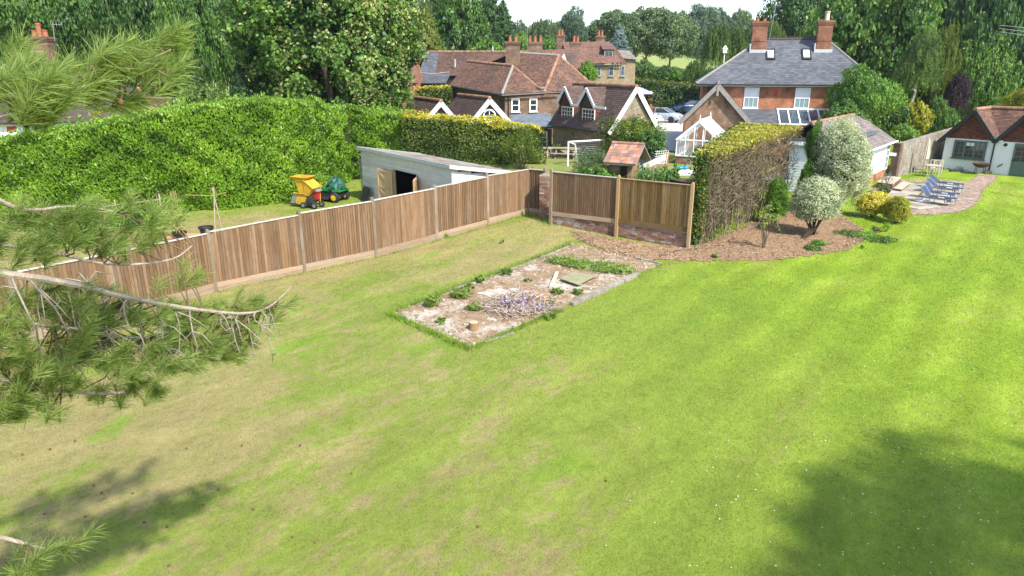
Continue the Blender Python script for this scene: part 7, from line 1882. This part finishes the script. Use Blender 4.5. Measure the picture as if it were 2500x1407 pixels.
# table, chairs, closed parasol
M_GTEAK = mat('silvered_teak', (.36,.33,.27), (.44,.41,.35), 9, .85, .15)
def chair(c, ang, label):
    f = Fr((c.x,c.y,0), (math.cos(ang),math.sin(ang))); t = thing('garden_chair', label, 'chair', (c.x,c.y,0), 'teak garden chairs'); w = .56; d = .5
    for (u, v, h) in ((0,0,.62),(w,0,.62),(0,d,.92),(w,d,.92)): mb = MB(f); mb.box(u-.025,u+.025,v-.025,v+.025,0,h); obj('leg', mb, M_GTEAK, t)
    for k in range(6): mb = MB(f); mb.box(.03,w-.03,.02+k*.078,.075+k*.078,.42,.445); obj('seat_slat', mb, M_GTEAK, t)
    for k in range(6): mb = MB(f); u = .06+k*(w-.12)/5; mb.box(u-.02,u+.02,d-.01,d+.01,.5,.86); obj('back_slat', mb, M_GTEAK, t)
    for z in (.48, .86): mb = MB(f); mb.box(.025,w-.025,d-.018,d+.018,z,z+.06); obj('back_rail', mb, M_GTEAK, t)
    for u in (0, w): mb = MB(f); mb.box(u-.03,u+.03,-.04,d,.62,.645); obj('arm', mb, M_GTEAK, t)
    mb = MB(f); mb.box(.025,w-.025,-.015,.015,.36,.42); mb.box(0,.02,.02,d,.15,.2); mb.box(w-.02,w,.02,d,.15,.2); obj('apron', mb, M_GTEAK, t)
tb = g(2278,404,.72); tb.z = 0
chair(g(2232,420), rad(-120), 'slatted teak garden chair left of the white table by the stone wall')
chair(g(2290,422)+Vector((0,0,0)), rad(170), 'slatted teak garden chair with its back to the lawn at the table')
chair(tb+Vector((.45,.95,0)), rad(-25), 'teak garden chair half hidden behind the white table')
tt_ = thing('garden_table', 'round pale garden table between the teak chairs', 'table', tb); c = tb
mb = MB(); mb.lathe((c.x,c.y,.70), [(.46,0),(.48,.02),(.46,.04)], 24); obj('table_top', mb, M_STEP, tt_)
for a in (.5, 2.1, 3.6, 5.2): mb = MB(); mb.tube([(c.x+.4*math.cos(a),c.y+.4*math.sin(a),.7),(c.x+.46*math.cos(a),c.y+.46*math.sin(a),0)], .025, 6); obj('leg', mb, M_GTEAK, tt_)
ps = thing('closed_parasol', 'closed cream parasol standing by the corner of the white cottage', 'parasol', c+Vector((-.1,.75,0))); q = c+Vector((-.1,.75,0))
mb = MB(); prof = [(.17,0),(.15,.5),(.10,1.0),(.03,1.35)]; n = 16; vs = []
for (r, z) in prof:
    for k in range(n): a = 2*math.pi*k/n; r2 = r*(1 if k % 2 else .72); vs.append((q.x+r2*math.cos(a), q.y+r2*math.sin(a), 1.05+z))
mb.add(vs, [(i*n+k,i*n+(k+1)%n,(i+1)*n+(k+1)%n,(i+1)*n+k) for i in range(3) for k in range(n)]+[tuple(range(n))]); obj('canopy', mb, mat('cream_canvas', (.60,.54,.44), (.52,.46,.37), 4, .85, .15), ps)
mb = MB(); mb.tube([(q.x,q.y,0),(q.x,q.y,2.5)], .022, 8); obj('pole', mb, M_GTEAK, ps)
q = g(2250,405)+Vector((.1,.6,0)); wbw = thing('green_wheelbarrow', 'green barrow tipped up against the stone garden wall', 'barrow', q); f = Fr(q, FS.u)
mb = MB(f); mb.hexa([(-.3,-.1,.25),(.3,-.1,.25),(.3,.12,.2),(-.3,.12,.2),(-.2,.1,1.1),(.2,.1,1.1),(.22,.35,1.05),(-.22,.35,1.05)]); obj('tray', mb, mat('barrow_green', (.01,.12,.05), (.015,.15,.06), 4, .45, .4), wbw)
mb = MB(f); mb.tube([(.3,.0,.1),(.42,-.15,1.3)], .02, 6); mb.tube([(-.3,.0,.1),(-.2,-.1,1.25)], .02, 6); obj('handle', mb, M_ENG, wbw); wheel(wbw, f, 0, .1, .18, .18, .08, M_GREYM)
# rusty fire bowl, gutter shoe, trough
q = g(2391,425); fb = thing('fire_bowl', 'rusty round fire bowl on a dark stand before the white cottage', 'fire bowl', q)
mb = MB(); mb.lathe((q.x,q.y,.42), [(.12,0),(.38,.10),(.50,.24),(.51,.28),(.46,.28),(.3,.16)], 22); obj('bowl', mb, mat('rust', (.115,.05,.03), (.075,.036,.025), 8, .85, .2), fb)
for a in (.4, 2.0, 3.5, 5.1): mb = MB(); mb.tube([(q.x+.3*math.cos(a),q.y+.3*math.sin(a),.52),(q.x+.38*math.cos(a),q.y+.38*math.sin(a),0)], .02, 6); obj('leg', mb, M_ENG, fb)
a_, b_ = g(2416,422), F13(uat(F13,2451,.8),-.25,.72); mb = MB(); mb.tube([a_+Vector((0,0,.06)), b_], .035, 8); obj('black_pipe', mb, M_BLACKP, label='loose black pipe propped on the cottage wall beside the downpipe', cat='pipe')
q = g(2412,424); mb = MB(); mb.blob((q.x,q.y,.08), .25,.2,.13, 9, 5, .15); obj('drain_stone', mb, M_CONC, label='grey stone at the foot of the black downpipe', cat='stone')
q = g(2335,419); mb = MB(); mb.box(q.x-.45,q.x+.45,q.y-.12,q.y+.14,0,.14); obj('plant_trough', mb, M_DPLAS, label='low dark plant trough against the cottage wall', cat='trough', bevel=.02)
plant('trough_plant','grey green tuft growing in the dark trough','plant',(q.x+.2,q.y,.24),.28,.15,.16,LF['blue'],22,14,.07,stem=.12,inner=.1)
for i in range(5):
    q = Ea+F13.u*(.2+i*.38)-F13.v*.16; mb = MB(); mb.blob((q.x,q.y,.05), .1+.03*R.random(),.08,.08, 8, 5, .2); obj('edging_stone', mb, M_CONC, label='rough stones in a row along the foot of the cottage wall', cat='stone', group='stones along the cottage wall')

# ================================================================== KITCHEN GARDEN
# greenhouse
q0 = g(1648,405,1.0); FG = Fr((q0.x,q0.y,0), (.90,-.43)); gw = 2.55; gl = 3.4; gb = 1.0; gs = dy(1650,381,q0.y).z; ge = dy(1653,341,q0.y).z; gr_ = dy(1716,294,q0.y+.5).z
gh_ = thing('greenhouse', 'small white framed greenhouse on a red brick base', 'greenhouse', q0)
bqg = bm_('greenhouse_brick', (FG.u.x,FG.u.y), 'red')
mb = MB(FG); mb.box(0,.92,0,.12,gb-.1,gs); mb.box(1.7,gw,0,.12,gb-.1,gs); mb.box(0,.12,.12,gl,gb-.1,gs); mb.box(gw-.12,gw,.12,gl,gb-.1,gs); mb.box(.12,gw-.12,gl-.12,gl,gb-.1,gs); base_ = obj('brick_base', mb, M_MORTAR, gh_)
for rI in range(int((gs-gb)/.078)):
    z = gb+rI*.078; off = 0 if rI % 2 else -.11
    for k in range(5):
        a, b = max(.0,off+k*.225), min(.92,off+(k+1)*.225)
        if b-a > .05: piece('brick', BRK[R.randrange(3)], gh_, place(FG((a+b)/2,.045,z), FG.u, FG.v, UP, b-a-.012,.11,.068))
mb = MB(FG); mb.box(-.04,gw+.04,-.05,.14,gs,gs+.04); mb.box(-.05,.14,.14,gl,gs,gs+.04); mb.box(gw-.14,gw+.05,.14,gl,gs,gs+.04); obj('sill', mb, M_WHITE, gh_)
s = NT('clear_glass'); s.done((.5,.55,.55), .05, .5); _tr = s.n('BsdfTransparent'); _mx = s.n('MixShader'); _mx.inputs['Fac'].default_value = .14; s.l(_tr.outputs[0], _mx.inputs[1]); s.l(s.b.outputs[0], _mx.inputs[2]); s.l(_mx.outputs[0], s.out.inputs['Surface']); M_CLEAR = s.m
mb = MB(FG); bars = []
for k in range(6): u = gw*k/5; zt_ = ge+(gr_-ge)*(1-abs(u-gw/2)/(gw/2)); mb.beam((u,0,gs),(u,0,zt_),.045,.05); mb.beam((u,gl,gs),(u,gl,zt_),.045,.05)
for k in range(1, 7): v = gl*k/7; mb.beam((0,v,gs),(0,v,ge),.045,.05); mb.beam((gw,v,gs),(gw,v,ge),.045,.05)
mb.beam((0,0,ge),(gw,0,ge),.05,.07); obj('upright', mb, M_WHITE, gh_)
mb = MB(FG)
for k in range(8): v = gl*k/7; mb.beam((0,v,ge),(gw/2,v,gr_),.05,.06); mb.beam((gw,v,ge),(gw/2,v,gr_),.05,.06)
for u in (0, gw): mb.beam((u,0,ge),(u,gl,ge),.09,.09)
mb.beam((gw/2,-.05,gr_+.04),(gw/2,gl+.05,gr_+.04),.12,.12)
for u in (-.03, gw+.03): mb.beam((u,-.04,ge-.02),(gw/2,-.04,gr_+.02),.06,.14)
obj('rafter', mb, M_WHITE, gh_)
for v in (0, gl): mb = MB(FG); mb.tube([(gw/2,v,gr_+.05),(gw/2,v,gr_+.2),(gw/2,v,gr_+.42)], [.03,.04,.004], 6); obj('finial', mb, M_WHITE, gh_)
for (a, b, c, d) in (((0,.02,gs),(0,gl,gs),(0,gl,ge),(0,.02,ge)), ((gw,0,gs),(gw,gl,gs),(gw,gl,ge),(gw,0,ge)), ((0,0,ge),(0,gl,ge),(gw/2,gl,gr_),(gw/2,0,gr_)), ((gw,0,ge),(gw,gl,ge),(gw/2,gl,gr_),(gw/2,0,gr_)), ((0,0,gs),(gw,0,gs),(gw,0,ge),(0,0,ge))):
    mb = MB(FG); mb.prism([a,b,c,d], (.004,.004,.004)); obj('glazing', mb, M_CLEAR, gh_)
mb = MB(FG); mb.prism([(gw*.62,.9,ge+.62),(gw*.88,.9,ge+.25),(gw*.88,1.7,ge+.25),(gw*.62,1.7,ge+.62)], (.1,0,.12)); obj('roof_vent', mb, M_WHITE, gh_)
P = np.stack([NR.uniform(.3,gw-.3,30), NR.uniform(.4,gl-.4,30), NR.uniform(gs-.2,gs+.5,30)], -1); P = np.array([tuple(FG(*p)) for p in P]); V, tt = clusters(P,.22,20,.12,.6); quads('greenhouse_plants', V, tt, LF['mid'], loc=tuple(FG(1,1,gb)), label='green plants growing inside the greenhouse', cat='plants')
# brick oven shelter with clay tile roof
o0_ = dy(1507,432,36.0); FO = Fr((o0_.x-.55,36.0,0), (.86,-.5)); ov_ = thing('brick_shelter', 'small brick shelter with a red clay pantile roof in the kitchen garden', 'shelter', (o0_.x,36,.95))
oz = dy(1500,432,36).z; zr1 = dy(1518,352,36.6).z; zr0 = dy(1520,398,35.6).z
bqo = bm_('shelter_brick', (FO.u.x,FO.u.y), 'old'); mb = MB(FO); mb.box(-.05,.55,.3,1.5,.8,zr0-.1); mb.box(1.0,1.25,.3,1.5,.8,zr0-.1); obj('brickwork', mb, bqo, ov_)
mb = MB(FO); mb.box(.55,1.0,.7,1.4,.8,zr0-.15); obj('opening', mb, mat('dark_brown_block', (.06,.045,.03), (.09,.065,.04), 5, .9, .1), ov_)  # dark brown block filling the space between the brick piers
rA, rB, rC, rD_ = FO(-.2,-.1,zr0-.02), FO(1.6,-.1,zr0-.02), FO(1.6,1.05,zr1), FO(-.2,1.05,zr1)
mb = MB(); mb.prism([rA+Vector((0,0,-.1)),rB+Vector((0,0,-.1)),rC+Vector((0,0,-.1)),rD_+Vector((0,0,-.1))], (0,0,.09)); mb.prism([rD_,rC,FO(1.6,2.2,zr0),FO(-.2,2.2,zr0)], (0,0,-.06)); ro_ = obj('roof', mb, M_BARGE, ov_)
M_CLAYT = NT('clay_tile'); s = M_CLAYT; cc = s.ramp(s.rnd(), (0,(.17,.115,.10)), (.35,(.26,.15,.115)), (.6,(.38,.165,.095)), (1,(.42,.24,.17))); cc = s.mix(s.rampv(s.noise(9,3,.7),.62,.72), cc, (.5,.46,.42)); M_CLAYT = s.done(cc,.9,.15)
ctile = unit_box('clay_tile', M_CLAYT, .01, .0); nrm = (rB-rA).cross(rD_-rA).normalized(); du_ = (rB-rA).normalized(); dv_ = (rD_-rA).normalized()
for i in range(6):
    for k in range(10):
        a = rA.lerp(rB,(k+.5)/10)+(rD_-rA)*((i+.5)/6)+nrm*(.015+.004*R.random()); tlt = (dv_*1.0+nrm*(-.06)).normalized(); piece('clay_tile', ctile, ov_, place(a, du_, tlt, nrm, (rB-rA).length/10-.006, (rD_-rA).length/6*1.12, .025))
for k in range(6): mb = MB(); mb.tube([rD_.lerp(rC,k/6)+Vector((0,0,.03)), rD_.lerp(rC,(k+.97)/6)+Vector((0,0,.03))], .09, 8); obj('ridge_tile', mb, M_CLAYT, ov_)
# raised bed wall of grey boards behind it, stone facing
wa_, wb3 = dy(1545,418,36.3), dy(1625,378,40.5); FW = Fr((wa_.x,wa_.y,0), wb3-wa_); wl_ = (Vector((wb3.x,wb3.y,0))-Vector((wa_.x,wa_.y,0))).length
rb_ = thing('raised_bed', 'long raised bed of grey boards on a sandstone wall beside the brick shelter', 'raised bed', (wa_.x,wa_.y,1.0))
za_, zb2 = wa_.z+.12, wb3.z+.05; mb = MB(FW); mb.hexa([(0,0,.8),(wl_,0,.8),(wl_,.3,.8),(0,.3,.8),(0,0,za_-.35),(wl_,0,zb2-.35),(wl_,.3,zb2-.35),(0,.3,za_-.35)]); obj('stone_wall', mb, st3b, rb_)
for k in range(5): mb = MB(FW); a, b = wl_*k/5+.01, wl_*(k+1)/5-.01; z0, z1 = za_+(zb2-za_)*k/5, za_+(zb2-za_)*(k+1)/5; mb.hexa([(a,-.04,z0-.34),(b,-.04,z1-.34),(b,.0,z1-.34),(a,.0,z0-.34),(a,-.04,z0),(b,-.04,z1),(b,.0,z1),(a,.0,z0)]); obj('board', mb, M_GRAVELB if False else M_SHEDB, rb_)
mb = MB(FW); mb.hexa([(0,.05,za_-.3),(wl_,.05,zb2-.3),(wl_,1.1,zb2-.3),(0,1.1,za_-.3),(0,.05,za_-.06),(wl_,.05,zb2-.06),(wl_,1.1,zb2-.06),(0,1.1,za_-.06)]); obj('soil', mb, M_DPLAS, rb_)
mb = MB(FW); mb.box(wl_-.02,wl_+.3,-.1,.2,.8,zb2+.1); obj('brick_pier', mb, bqg, rb_)
# sweetcorn, vine, planter box, trellis
M_CORN = leafmat('corn_leaf', (.028,.085,.012), (.065,.165,.022), (.14,.26,.06), .35, .4, .4, .8)
cc_ = dy(1600,445,33.0); corn = thing('sweetcorn_patch', 'clump of tall arching sweetcorn leaves behind the fence', 'plants', (cc_.x,33,.95)); VV = []
for k in range(34):
    bx_, by_ = cc_.x+R.uniform(-.95,.75), 33+R.uniform(-.6,.7); ht = R.uniform(.8,1.35)
    for j in range(8):
        a = R.uniform(0,6.28); z0 = .95+ht*(.2+.1*j); L = R.uniform(.4,.75); d = np.array([math.cos(a),math.sin(a),0]); wv = np.array([-math.sin(a),math.cos(a),0])*.035; b0 = np.array([bx_,by_,z0]); p1 = b0+d*L*.45+np.array([0,0,.28*L]); p2 = b0+d*L+np.array([0,0,-.18*L])
        VV.append([b0-wv*.6,b0+wv*.6,p1+wv,p1-wv]); VV.append([p1-wv,p1+wv,p2+wv*.2,p2-wv*.2])
quads('leaves', np.array(VV), NR.random(len(VV)), M_CORN, corn)
mb = MB()
for k in range(20): bx_, by_ = cc_.x+R.uniform(-.9,.7), 33+R.uniform(-.5,.6); mb.tube([(bx_,by_,.9),(bx_,by_,2.0)], .015, 5)
obj('stalks', mb, M_CORN, corn)
q = dy(1648,428,33.5); plant('vine_shoot','bright yellow green vine right of the sweetcorn','plant',(q.x,q.y,q.z),.32,.3,.75,LF['bright'],44,18,.12,stem=.95,inner=.2)
pb_ = [dy(1632,432,31.5), dy(1692,438,30.2), dy(1696,455,29.0), dy(1634,450,30.2)]; bx4 = thing('black_planter_box', 'long black sided planting box just behind the newer fence', 'planter', (pb_[0].x,31,.9)); pz_ = 1.75
for (a, b) in ((0,1),(1,2),(0,3)): mb = MB(); A, B_2 = pb_[a], pb_[b]; mb.beam((A.x,A.y,1.35),(B_2.x,B_2.y,1.35),.05,1.0); obj('side', mb, M_DPLAS, bx4)
mb = MB(); mb.prism([(p.x,p.y,1.5) for p in pb_], (0,0,.04)); obj('soil', mb, M_SOIL, bx4)
tr = thing('white_trellis', 'small white lattice trellis leaning beside the brick pier', 'trellis', dy(1610,400,37.5)); c = dy(1613,385,37.5); mb = MB()
for k in range(6): mb.beam(c+Vector((-.3+.12*k,.0,-.35)), c+Vector((-.3+.12*k+.12,.1,.35)), .025,.02); mb.beam(c+Vector((-.33,0,-.33+.13*k)), c+Vector((.36,.05,-.28+.13*k)), .025,.02)
obj('lattice', mb, M_WHITE, tr)
for i, (px, c1, lab) in enumerate([(1660,(.03,.17,.12),'green plastic compost bag lying by the greenhouse base'), (1673,(.02,.16,.45),'blue plastic bag lying at the corner of the greenhouse base')]):
    q = dy(px,409,38.5); mb = MB(); mb.blob((q.x,q.y,q.z), .32 if i == 0 else .2,.22,.1, 10, 6, .1); obj('plastic_bag', mb, mat('bag_%d' % i, c1, tuple(x*1.6 for x in c1), 5, .35, .5), label=lab, cat='bag', smooth=True)
q = dy(1665,416,38.2); mb = MB(); mb.box(q.x-.6,q.x+.6,q.y-.2,q.y+.3,.9,q.z); obj('garden_bench', mb, M_WHITE, label='low white bench slab carrying the plastic bags', cat='bench', bevel=.02)
# shrubs of the kitchen garden
FEA = leafmat('willow_leaf', (.055,.105,.035), (.125,.195,.075), (.235,.31,.15), .35, .5, .3, .8)
q = dy(1440,402,38.0); plant('willow_shrub','feathery grey green shrub in front of the white goal','shrub',(q.x,38,q.z),1.25,1.0,1.15,FEA,230,30,.13,stem=.95,inner=.3,amp=.3,aspect=.18,droop=.5,upb=.1)
q = dy(1465,430,36.2); plant('low_green_shrub','leafy fresh green shrub left of the brick shelter','shrub',(q.x,36.2,q.z),1.3,.7,.55,LF['fresh'],120,26,.12,stem=.95,inner=.3)
q = dy(1540,335,42.5); plant('yellow_green_tree','spreading yellow green shrub tree before the dormer cottage gable','shrub',(q.x,42.5,q.z),2.1,1.6,1.75,leafmat('maple_leaf', (.035,.075,.008), (.105,.17,.015), (.24,.27,.03), .35, .5, .3, .5),330,34,.13,stem=1.1,inner=.35,amp=.35,lumps=10)
q = dy(1590,335,41.0); plant('green_tree','taller fresh green shrub tree right of the yellow green one','shrub',(q.x,41,q.z-.45),.95,1.0,1.15,LF['mid'],200,30,.12,stem=1.1,inner=.35,amp=.3)
# goal, picnic table, low hedge, urn
ga_ = g(1386,410,1.0); gt = dy(1390,347,ga_.y).z; gx = dy(1465,345,ga_.y+.9).x; gl_ = thing('football_goal', 'white tubular football goal on the lawn behind the fence', 'goal', ga_)
A = Vector((ga_.x,ga_.y,1.0)); A2 = Vector((A.x,A.y,gt)); B2 = Vector((gx+.3,A.y+1.2,gt)); B1 = Vector((B2.x,B2.y,1.0))
for nm, P in (('post',[A,A2]),('post',[B1,B2]),('crossbar',[A2,B2]),('side_bar',[A2,A2+Vector((.5,1.0,-.25)),A+Vector((.7,1.5,0))]),('side_bar',[B2,B2+Vector((.5,1.0,-.25)),B1+Vector((.7,1.5,0))]),('ground_bar',[A,A+Vector((.7,1.5,0))]),('ground_bar',[A,A+Vector((.9,-.5,0))])):
    mb = MB(); mb.tube(P, .05, 8); obj(nm, mb, M_WHITE, gl_)
mb = MB(); P0, P1, P2_, P3_ = A2, B2, B1+Vector((.7,1.5,0)), A+Vector((.7,1.5,0))
for k in range(13): t_ = k/12; mb.tube([P0.lerp(P1,t_), P3_.lerp(P2_,t_)], .006, 3, cap=False); mb.tube([P0.lerp(P3_,t_), P1.lerp(P2_,t_)], .006, 3, cap=False)
obj('net', mb, M_WHITE, gl_)
q = g(1365,400,1.05)+Vector((.6,2.0,0)); pt_ = thing('picnic_table', 'weathered wooden picnic table on the lawn left of the goal', 'picnic table', q); f = Fr(q, (.95,-.3))
for k in range(5): mb = MB(f); mb.box(-.9,.9,-.36+k*.15,-.23+k*.15,.70,.74); obj('top_board', mb, M_OLDW, pt_)
for v in (-.75, .62): mb = MB(f); mb.box(-.9,.9,v,v+.22,.42,.46); obj('bench', mb, M_OLDW, pt_)
for u in (-.6, .6):
    mb = MB(f); mb.beam((u,-.7,0),(u,-.2,.7),.05,.1); mb.beam((u,.7,0),(u,.2,.7),.05,.1); mb.beam((u,-.8,.4),(u,.8,.4),.05,.1); obj('leg_frame', mb, M_OLDW, pt_)
q = g(1360,382,1.1); plant('low_box_hedge','small clipped green box hedge behind the picnic table','hedge',(q.x+.3,q.y+.8,1.45),1.3,.5,.38,LF['fresh'],90,26,.1,stem=1.1,inner=.6,amp=.08)
q = g(1333,388,1.1); ur = thing('stone_pedestal', 'pale stone pedestal at the foot of the farmhouse extension', 'pedestal', q); mb = MB(); mb.box(q.x-.22,q.x+.22,q.y-.2,q.y+.2,1.05,1.2); mb.box(q.x-.14,q.x+.14,q.y-.14,q.y+.14,1.2,1.75); mb.box(q.x-.2,q.x+.2,q.y-.2,q.y+.2,1.75,1.83); obj('column', mb, M_STEP, ur); mb = MB(); mb.box(q.x+.2,q.x+2.2,q.y+.6,q.y+.9,1.65,1.75); mb.box(q.x+.3,q.x+2.1,q.y+.65,q.y+.85,1.1,1.65); obj('ledge', mb, M_STEP, ur)

# ================================================================== YARD: cars, parasol, gate pier
def car(c, ang, paint, label, k=1.0):
    f = Fr((c.x,c.y,0), (math.cos(ang),math.sin(ang))); z0 = c.z; t = thing('parked_car', label, 'car', c, 'cars parked in the yard')
    S = [(0,.38,.62),(.06,.30,.74),(.55,.26,.92),(1.15,.24,.98),(1.3,.22,1.0),(3.3,.22,1.0),(4.0,.24,.98),(4.3,.32,.9),(4.36,.4,.7)]
    mb = MB(f); n = 10; vs = []
    for (x, lo, hi) in S:
        w = .88 if .3 < x < 4.1 else .76
        for k2 in range(n):
            prof = [(-w*.92,lo),(-w,lo+.12),(-w*1.01,(lo+hi)/2),(-w*.97,hi-.1),(-w*.85,hi),(w*.85,hi),(w*.97,hi-.1),(w*1.01,(lo+hi)/2),(w,lo+.12),(w*.92,lo)][k2]; vs.append((x,prof[0],z0+prof[1]))
    m = len(S); mb.add(vs, [(i*n+k2,i*n+(k2+1)%n,(i+1)*n+(k2+1)%n,(i+1)*n+k2) for i in range(m-1) for k2 in range(n)]+[tuple(range(n))[::-1],tuple((m-1)*n+k2 for k2 in range(n))]); body = obj('body', mb, paint, t, smooth=True)
    mb = MB(f); mb.hexa([(1.05,-.78,z0+.97),(4.0,-.78,z0+.97),(4.0,.78,z0+.97),(1.05,.78,z0+.97),(1.85,-.60,z0+1.40),(3.55,-.60,z0+1.40),(3.55,.60,z0+1.40),(1.85,.60,z0+1.40)]); obj('windows', mb, M_GLASS, t)
    mb = MB(f); mb.box(1.78,3.62,-.62,.62,z0+1.395,z0+1.45)
    for v in (-1,1):
        mb.beam((1.05,v*.79,z0+.98),(1.82,v*.62,z0+1.40),.07,.06); mb.beam((4.0,v*.79,z0+.98),(3.58,v*.62,z0+1.40),.09,.08); mb.beam((2.7,v*.79,z0+.98),(2.68,v*.63,z0+1.40),.06,.05)
    obj('roof', mb, paint, t)
    fz = f.o.z; f2 = Fr((c.x,c.y,z0), (math.cos(ang),math.sin(ang)))
    for x in (.85, 3.55):
        for v in (-.84, .84): wheel(t, f2, x, v, .33, .33, .2, M_ENG, .6)
    for v in (-.55, .55): mb = MB(f); mb.box(-.02,.12,v-.2,v+.2,z0+.62,z0+.74); obj('headlight', mb, M_ALU, t)
    mb = MB(f); mb.box(-.025,.05,-.4,.4,z0+.36,z0+.58); obj('grille', mb, M_ENG, t)
    mb = MB(f); mb.box(-.035,-.026,-.26,.26,z0+.44,z0+.54); obj('number_plate', mb, M_WHITE, t)
M_SILV = mat('silver_paint', (.46,.50,.54), (.44,.48,.52), 2, .25, .6, .35); M_NAVY = mat('blue_car_paint', (.02,.06,.14), (.025,.07,.16), 2, .22, .6, .2); M_CARW = mat('white_car_paint', (.75,.76,.77), (.72,.73,.74), 2, .25, .6)
car(g(1664,300,1.22), rad(148), M_SILV, 'silver car parked nose towards the brick outbuilding')
car(g(1616,304,1.22)+Vector((-.4,-1.0,0)), rad(140), M_CARW, 'white car mostly hidden by the shrub tree beside the silver car')
car(D(1640,276,84)*1.0, rad(10), M_NAVY, 'dark blue car behind the bunting fence at the back of the yard')
yf = thing('yard_fence', 'low dark fence hung with bunting behind the silver car', 'fence', D(1655,285,79)); a, b = D(1640,283,79), D(1672,283,79); mb = MB(); mb.beam((a.x,79,a.z),(b.x+.6,79,a.z),.05,.1); mb.beam((a.x,79,a.z-.35),(b.x+.6,79,a.z-.35),.05,.1); obj('rail', mb, M_ENG, yf)
for k in range(3): mb = MB(); x = a.x+(b.x-a.x)*k/2; mb.box(x-.05,x+.05,79.03,79.12,1.1,a.z+.1); obj('post', mb, M_ENG, yf)
bu = thing('bunting', 'string of small red and white flags on the yard fence', 'bunting', D(1655,290,78.9))
for k in range(8): x = a.x+(b.x-a.x)*(k+.3)/8; mb = MB(); mb.prism([(x-.1,78.9,a.z-.18),(x+.1,78.9,a.z-.18),(x,78.9,a.z-.5)], (0,.01,0)); obj('flag', mb, M_WHITE if k % 2 else M_REDM, bu)
mb = MB(); mb.tube([(a.x-.2,78.9,a.z-.16),(b.x+.3,78.9,a.z-.16)], .012, 4); obj('string', mb, M_WHITE, bu)
q = D(1562,222,64); pu = thing('lilac_parasol', 'open lilac parasol behind the dormer cottage ridge', 'parasol', (q.x,64,1.2)); mb = MB(); mb.lathe((q.x,64,q.z-.25), [(1.3,0),(.7,.3),(.04,.55)], 8); obj('canopy', mb, mat('lilac_canvas', (.30,.26,.45), (.36,.32,.5), 3, .8, .2), pu); mb = MB(); mb.tube([(q.x,64,1.2),(q.x,64,q.z+.3)], .03, 6); obj('pole', mb, M_GTEAK, pu)
q = D(1588,236,66); gp = thing('gate_pier', 'brick gate pier topped with a white ball beside the yard', 'pier', (q.x,66,1.2)); mb = MB(); mb.box(q.x-.28,q.x+.28,65.7,66.3,1.1,q.z); mb.box(q.x-.35,q.x+.35,65.63,66.37,q.z,q.z+.1); obj('pier', mb, BX, gp); mb = MB(); mb.blob((q.x,66,q.z+.28), .19,.19,.19, 12, 8); obj('ball', mb, M_WHITE, gp)
q = D(1612,262,64); plant('climbing_rose','leafy climber covering the yard wall left of the cars','climber',(q.x-.6,64,q.z+.6),1.1,.7,1.1,LF['olive'],70,24,.2,stem=1.2,inner=.4)
# overhead lines
for i, (pts, lab) in enumerate([([(1325,108,76),(1420,117,74),(1520,112,78)],'thin overhead wire sagging across the far red roof'), ([(1013,174,66),(1050,181,67),(1098,176,69)],'pale cable slung from the red building to the barn')]):
    mb = MB(); mb.tube(smooth_line([D(*p) for p in pts]), .018, 4); obj('overhead_wire', mb, M_ENG if i == 0 else M_LEAD, label=lab, cat='wire')
mb = MB()
for k in range(3): mb.tube(smooth_line([D(2440,62+8*k,60), D(2500,68+9*k,58), D(2600,82+10*k,56)]), .016, 4)
obj('overhead_wires', mb, M_LEAD, label='three thin power lines crossing the dark trees at the upper right', cat='wire')
q = D(1770,120,66); bt = thing('bird_table', 'small white bird house on a pole left of the slate roof', 'bird house', (q.x,66,1.2)); mb = MB(); mb.box(q.x-.16,q.x+.16,65.85,66.15,q.z-.35,q.z); mb.lathe((q.x,66,q.z), [(.26,0),(.02,.32)], 4); obj('house', mb, M_WHITE, bt); mb = MB(); mb.tube([(q.x,66,1.2),(q.x,66,q.z-.4)], .04, 6); obj('pole', mb, M_WHITE, bt)

# ================================================================== AIR
M_HAZE = bpy.data.materials.new('haze_air'); M_HAZE.use_nodes = True
_t = M_HAZE.node_tree; _t.nodes.clear(); _o = _t.nodes.new('ShaderNodeOutputMaterial'); _v = _t.nodes.new('ShaderNodeVolumePrincipled')
_v.inputs['Color'].default_value = (.92,.96,1,1); _v.inputs['Density'].default_value = .0002; _v.inputs['Anisotropy'].default_value = .3
_t.links.new(_v.outputs[0], _o.inputs['Volume'])
mb = MB(); mb.box(-330,330,-60,420,-2,40); obj('haze', mb, M_HAZE, kind='stuff', label='thin pale summer haze in the air over the gardens', cat='haze')
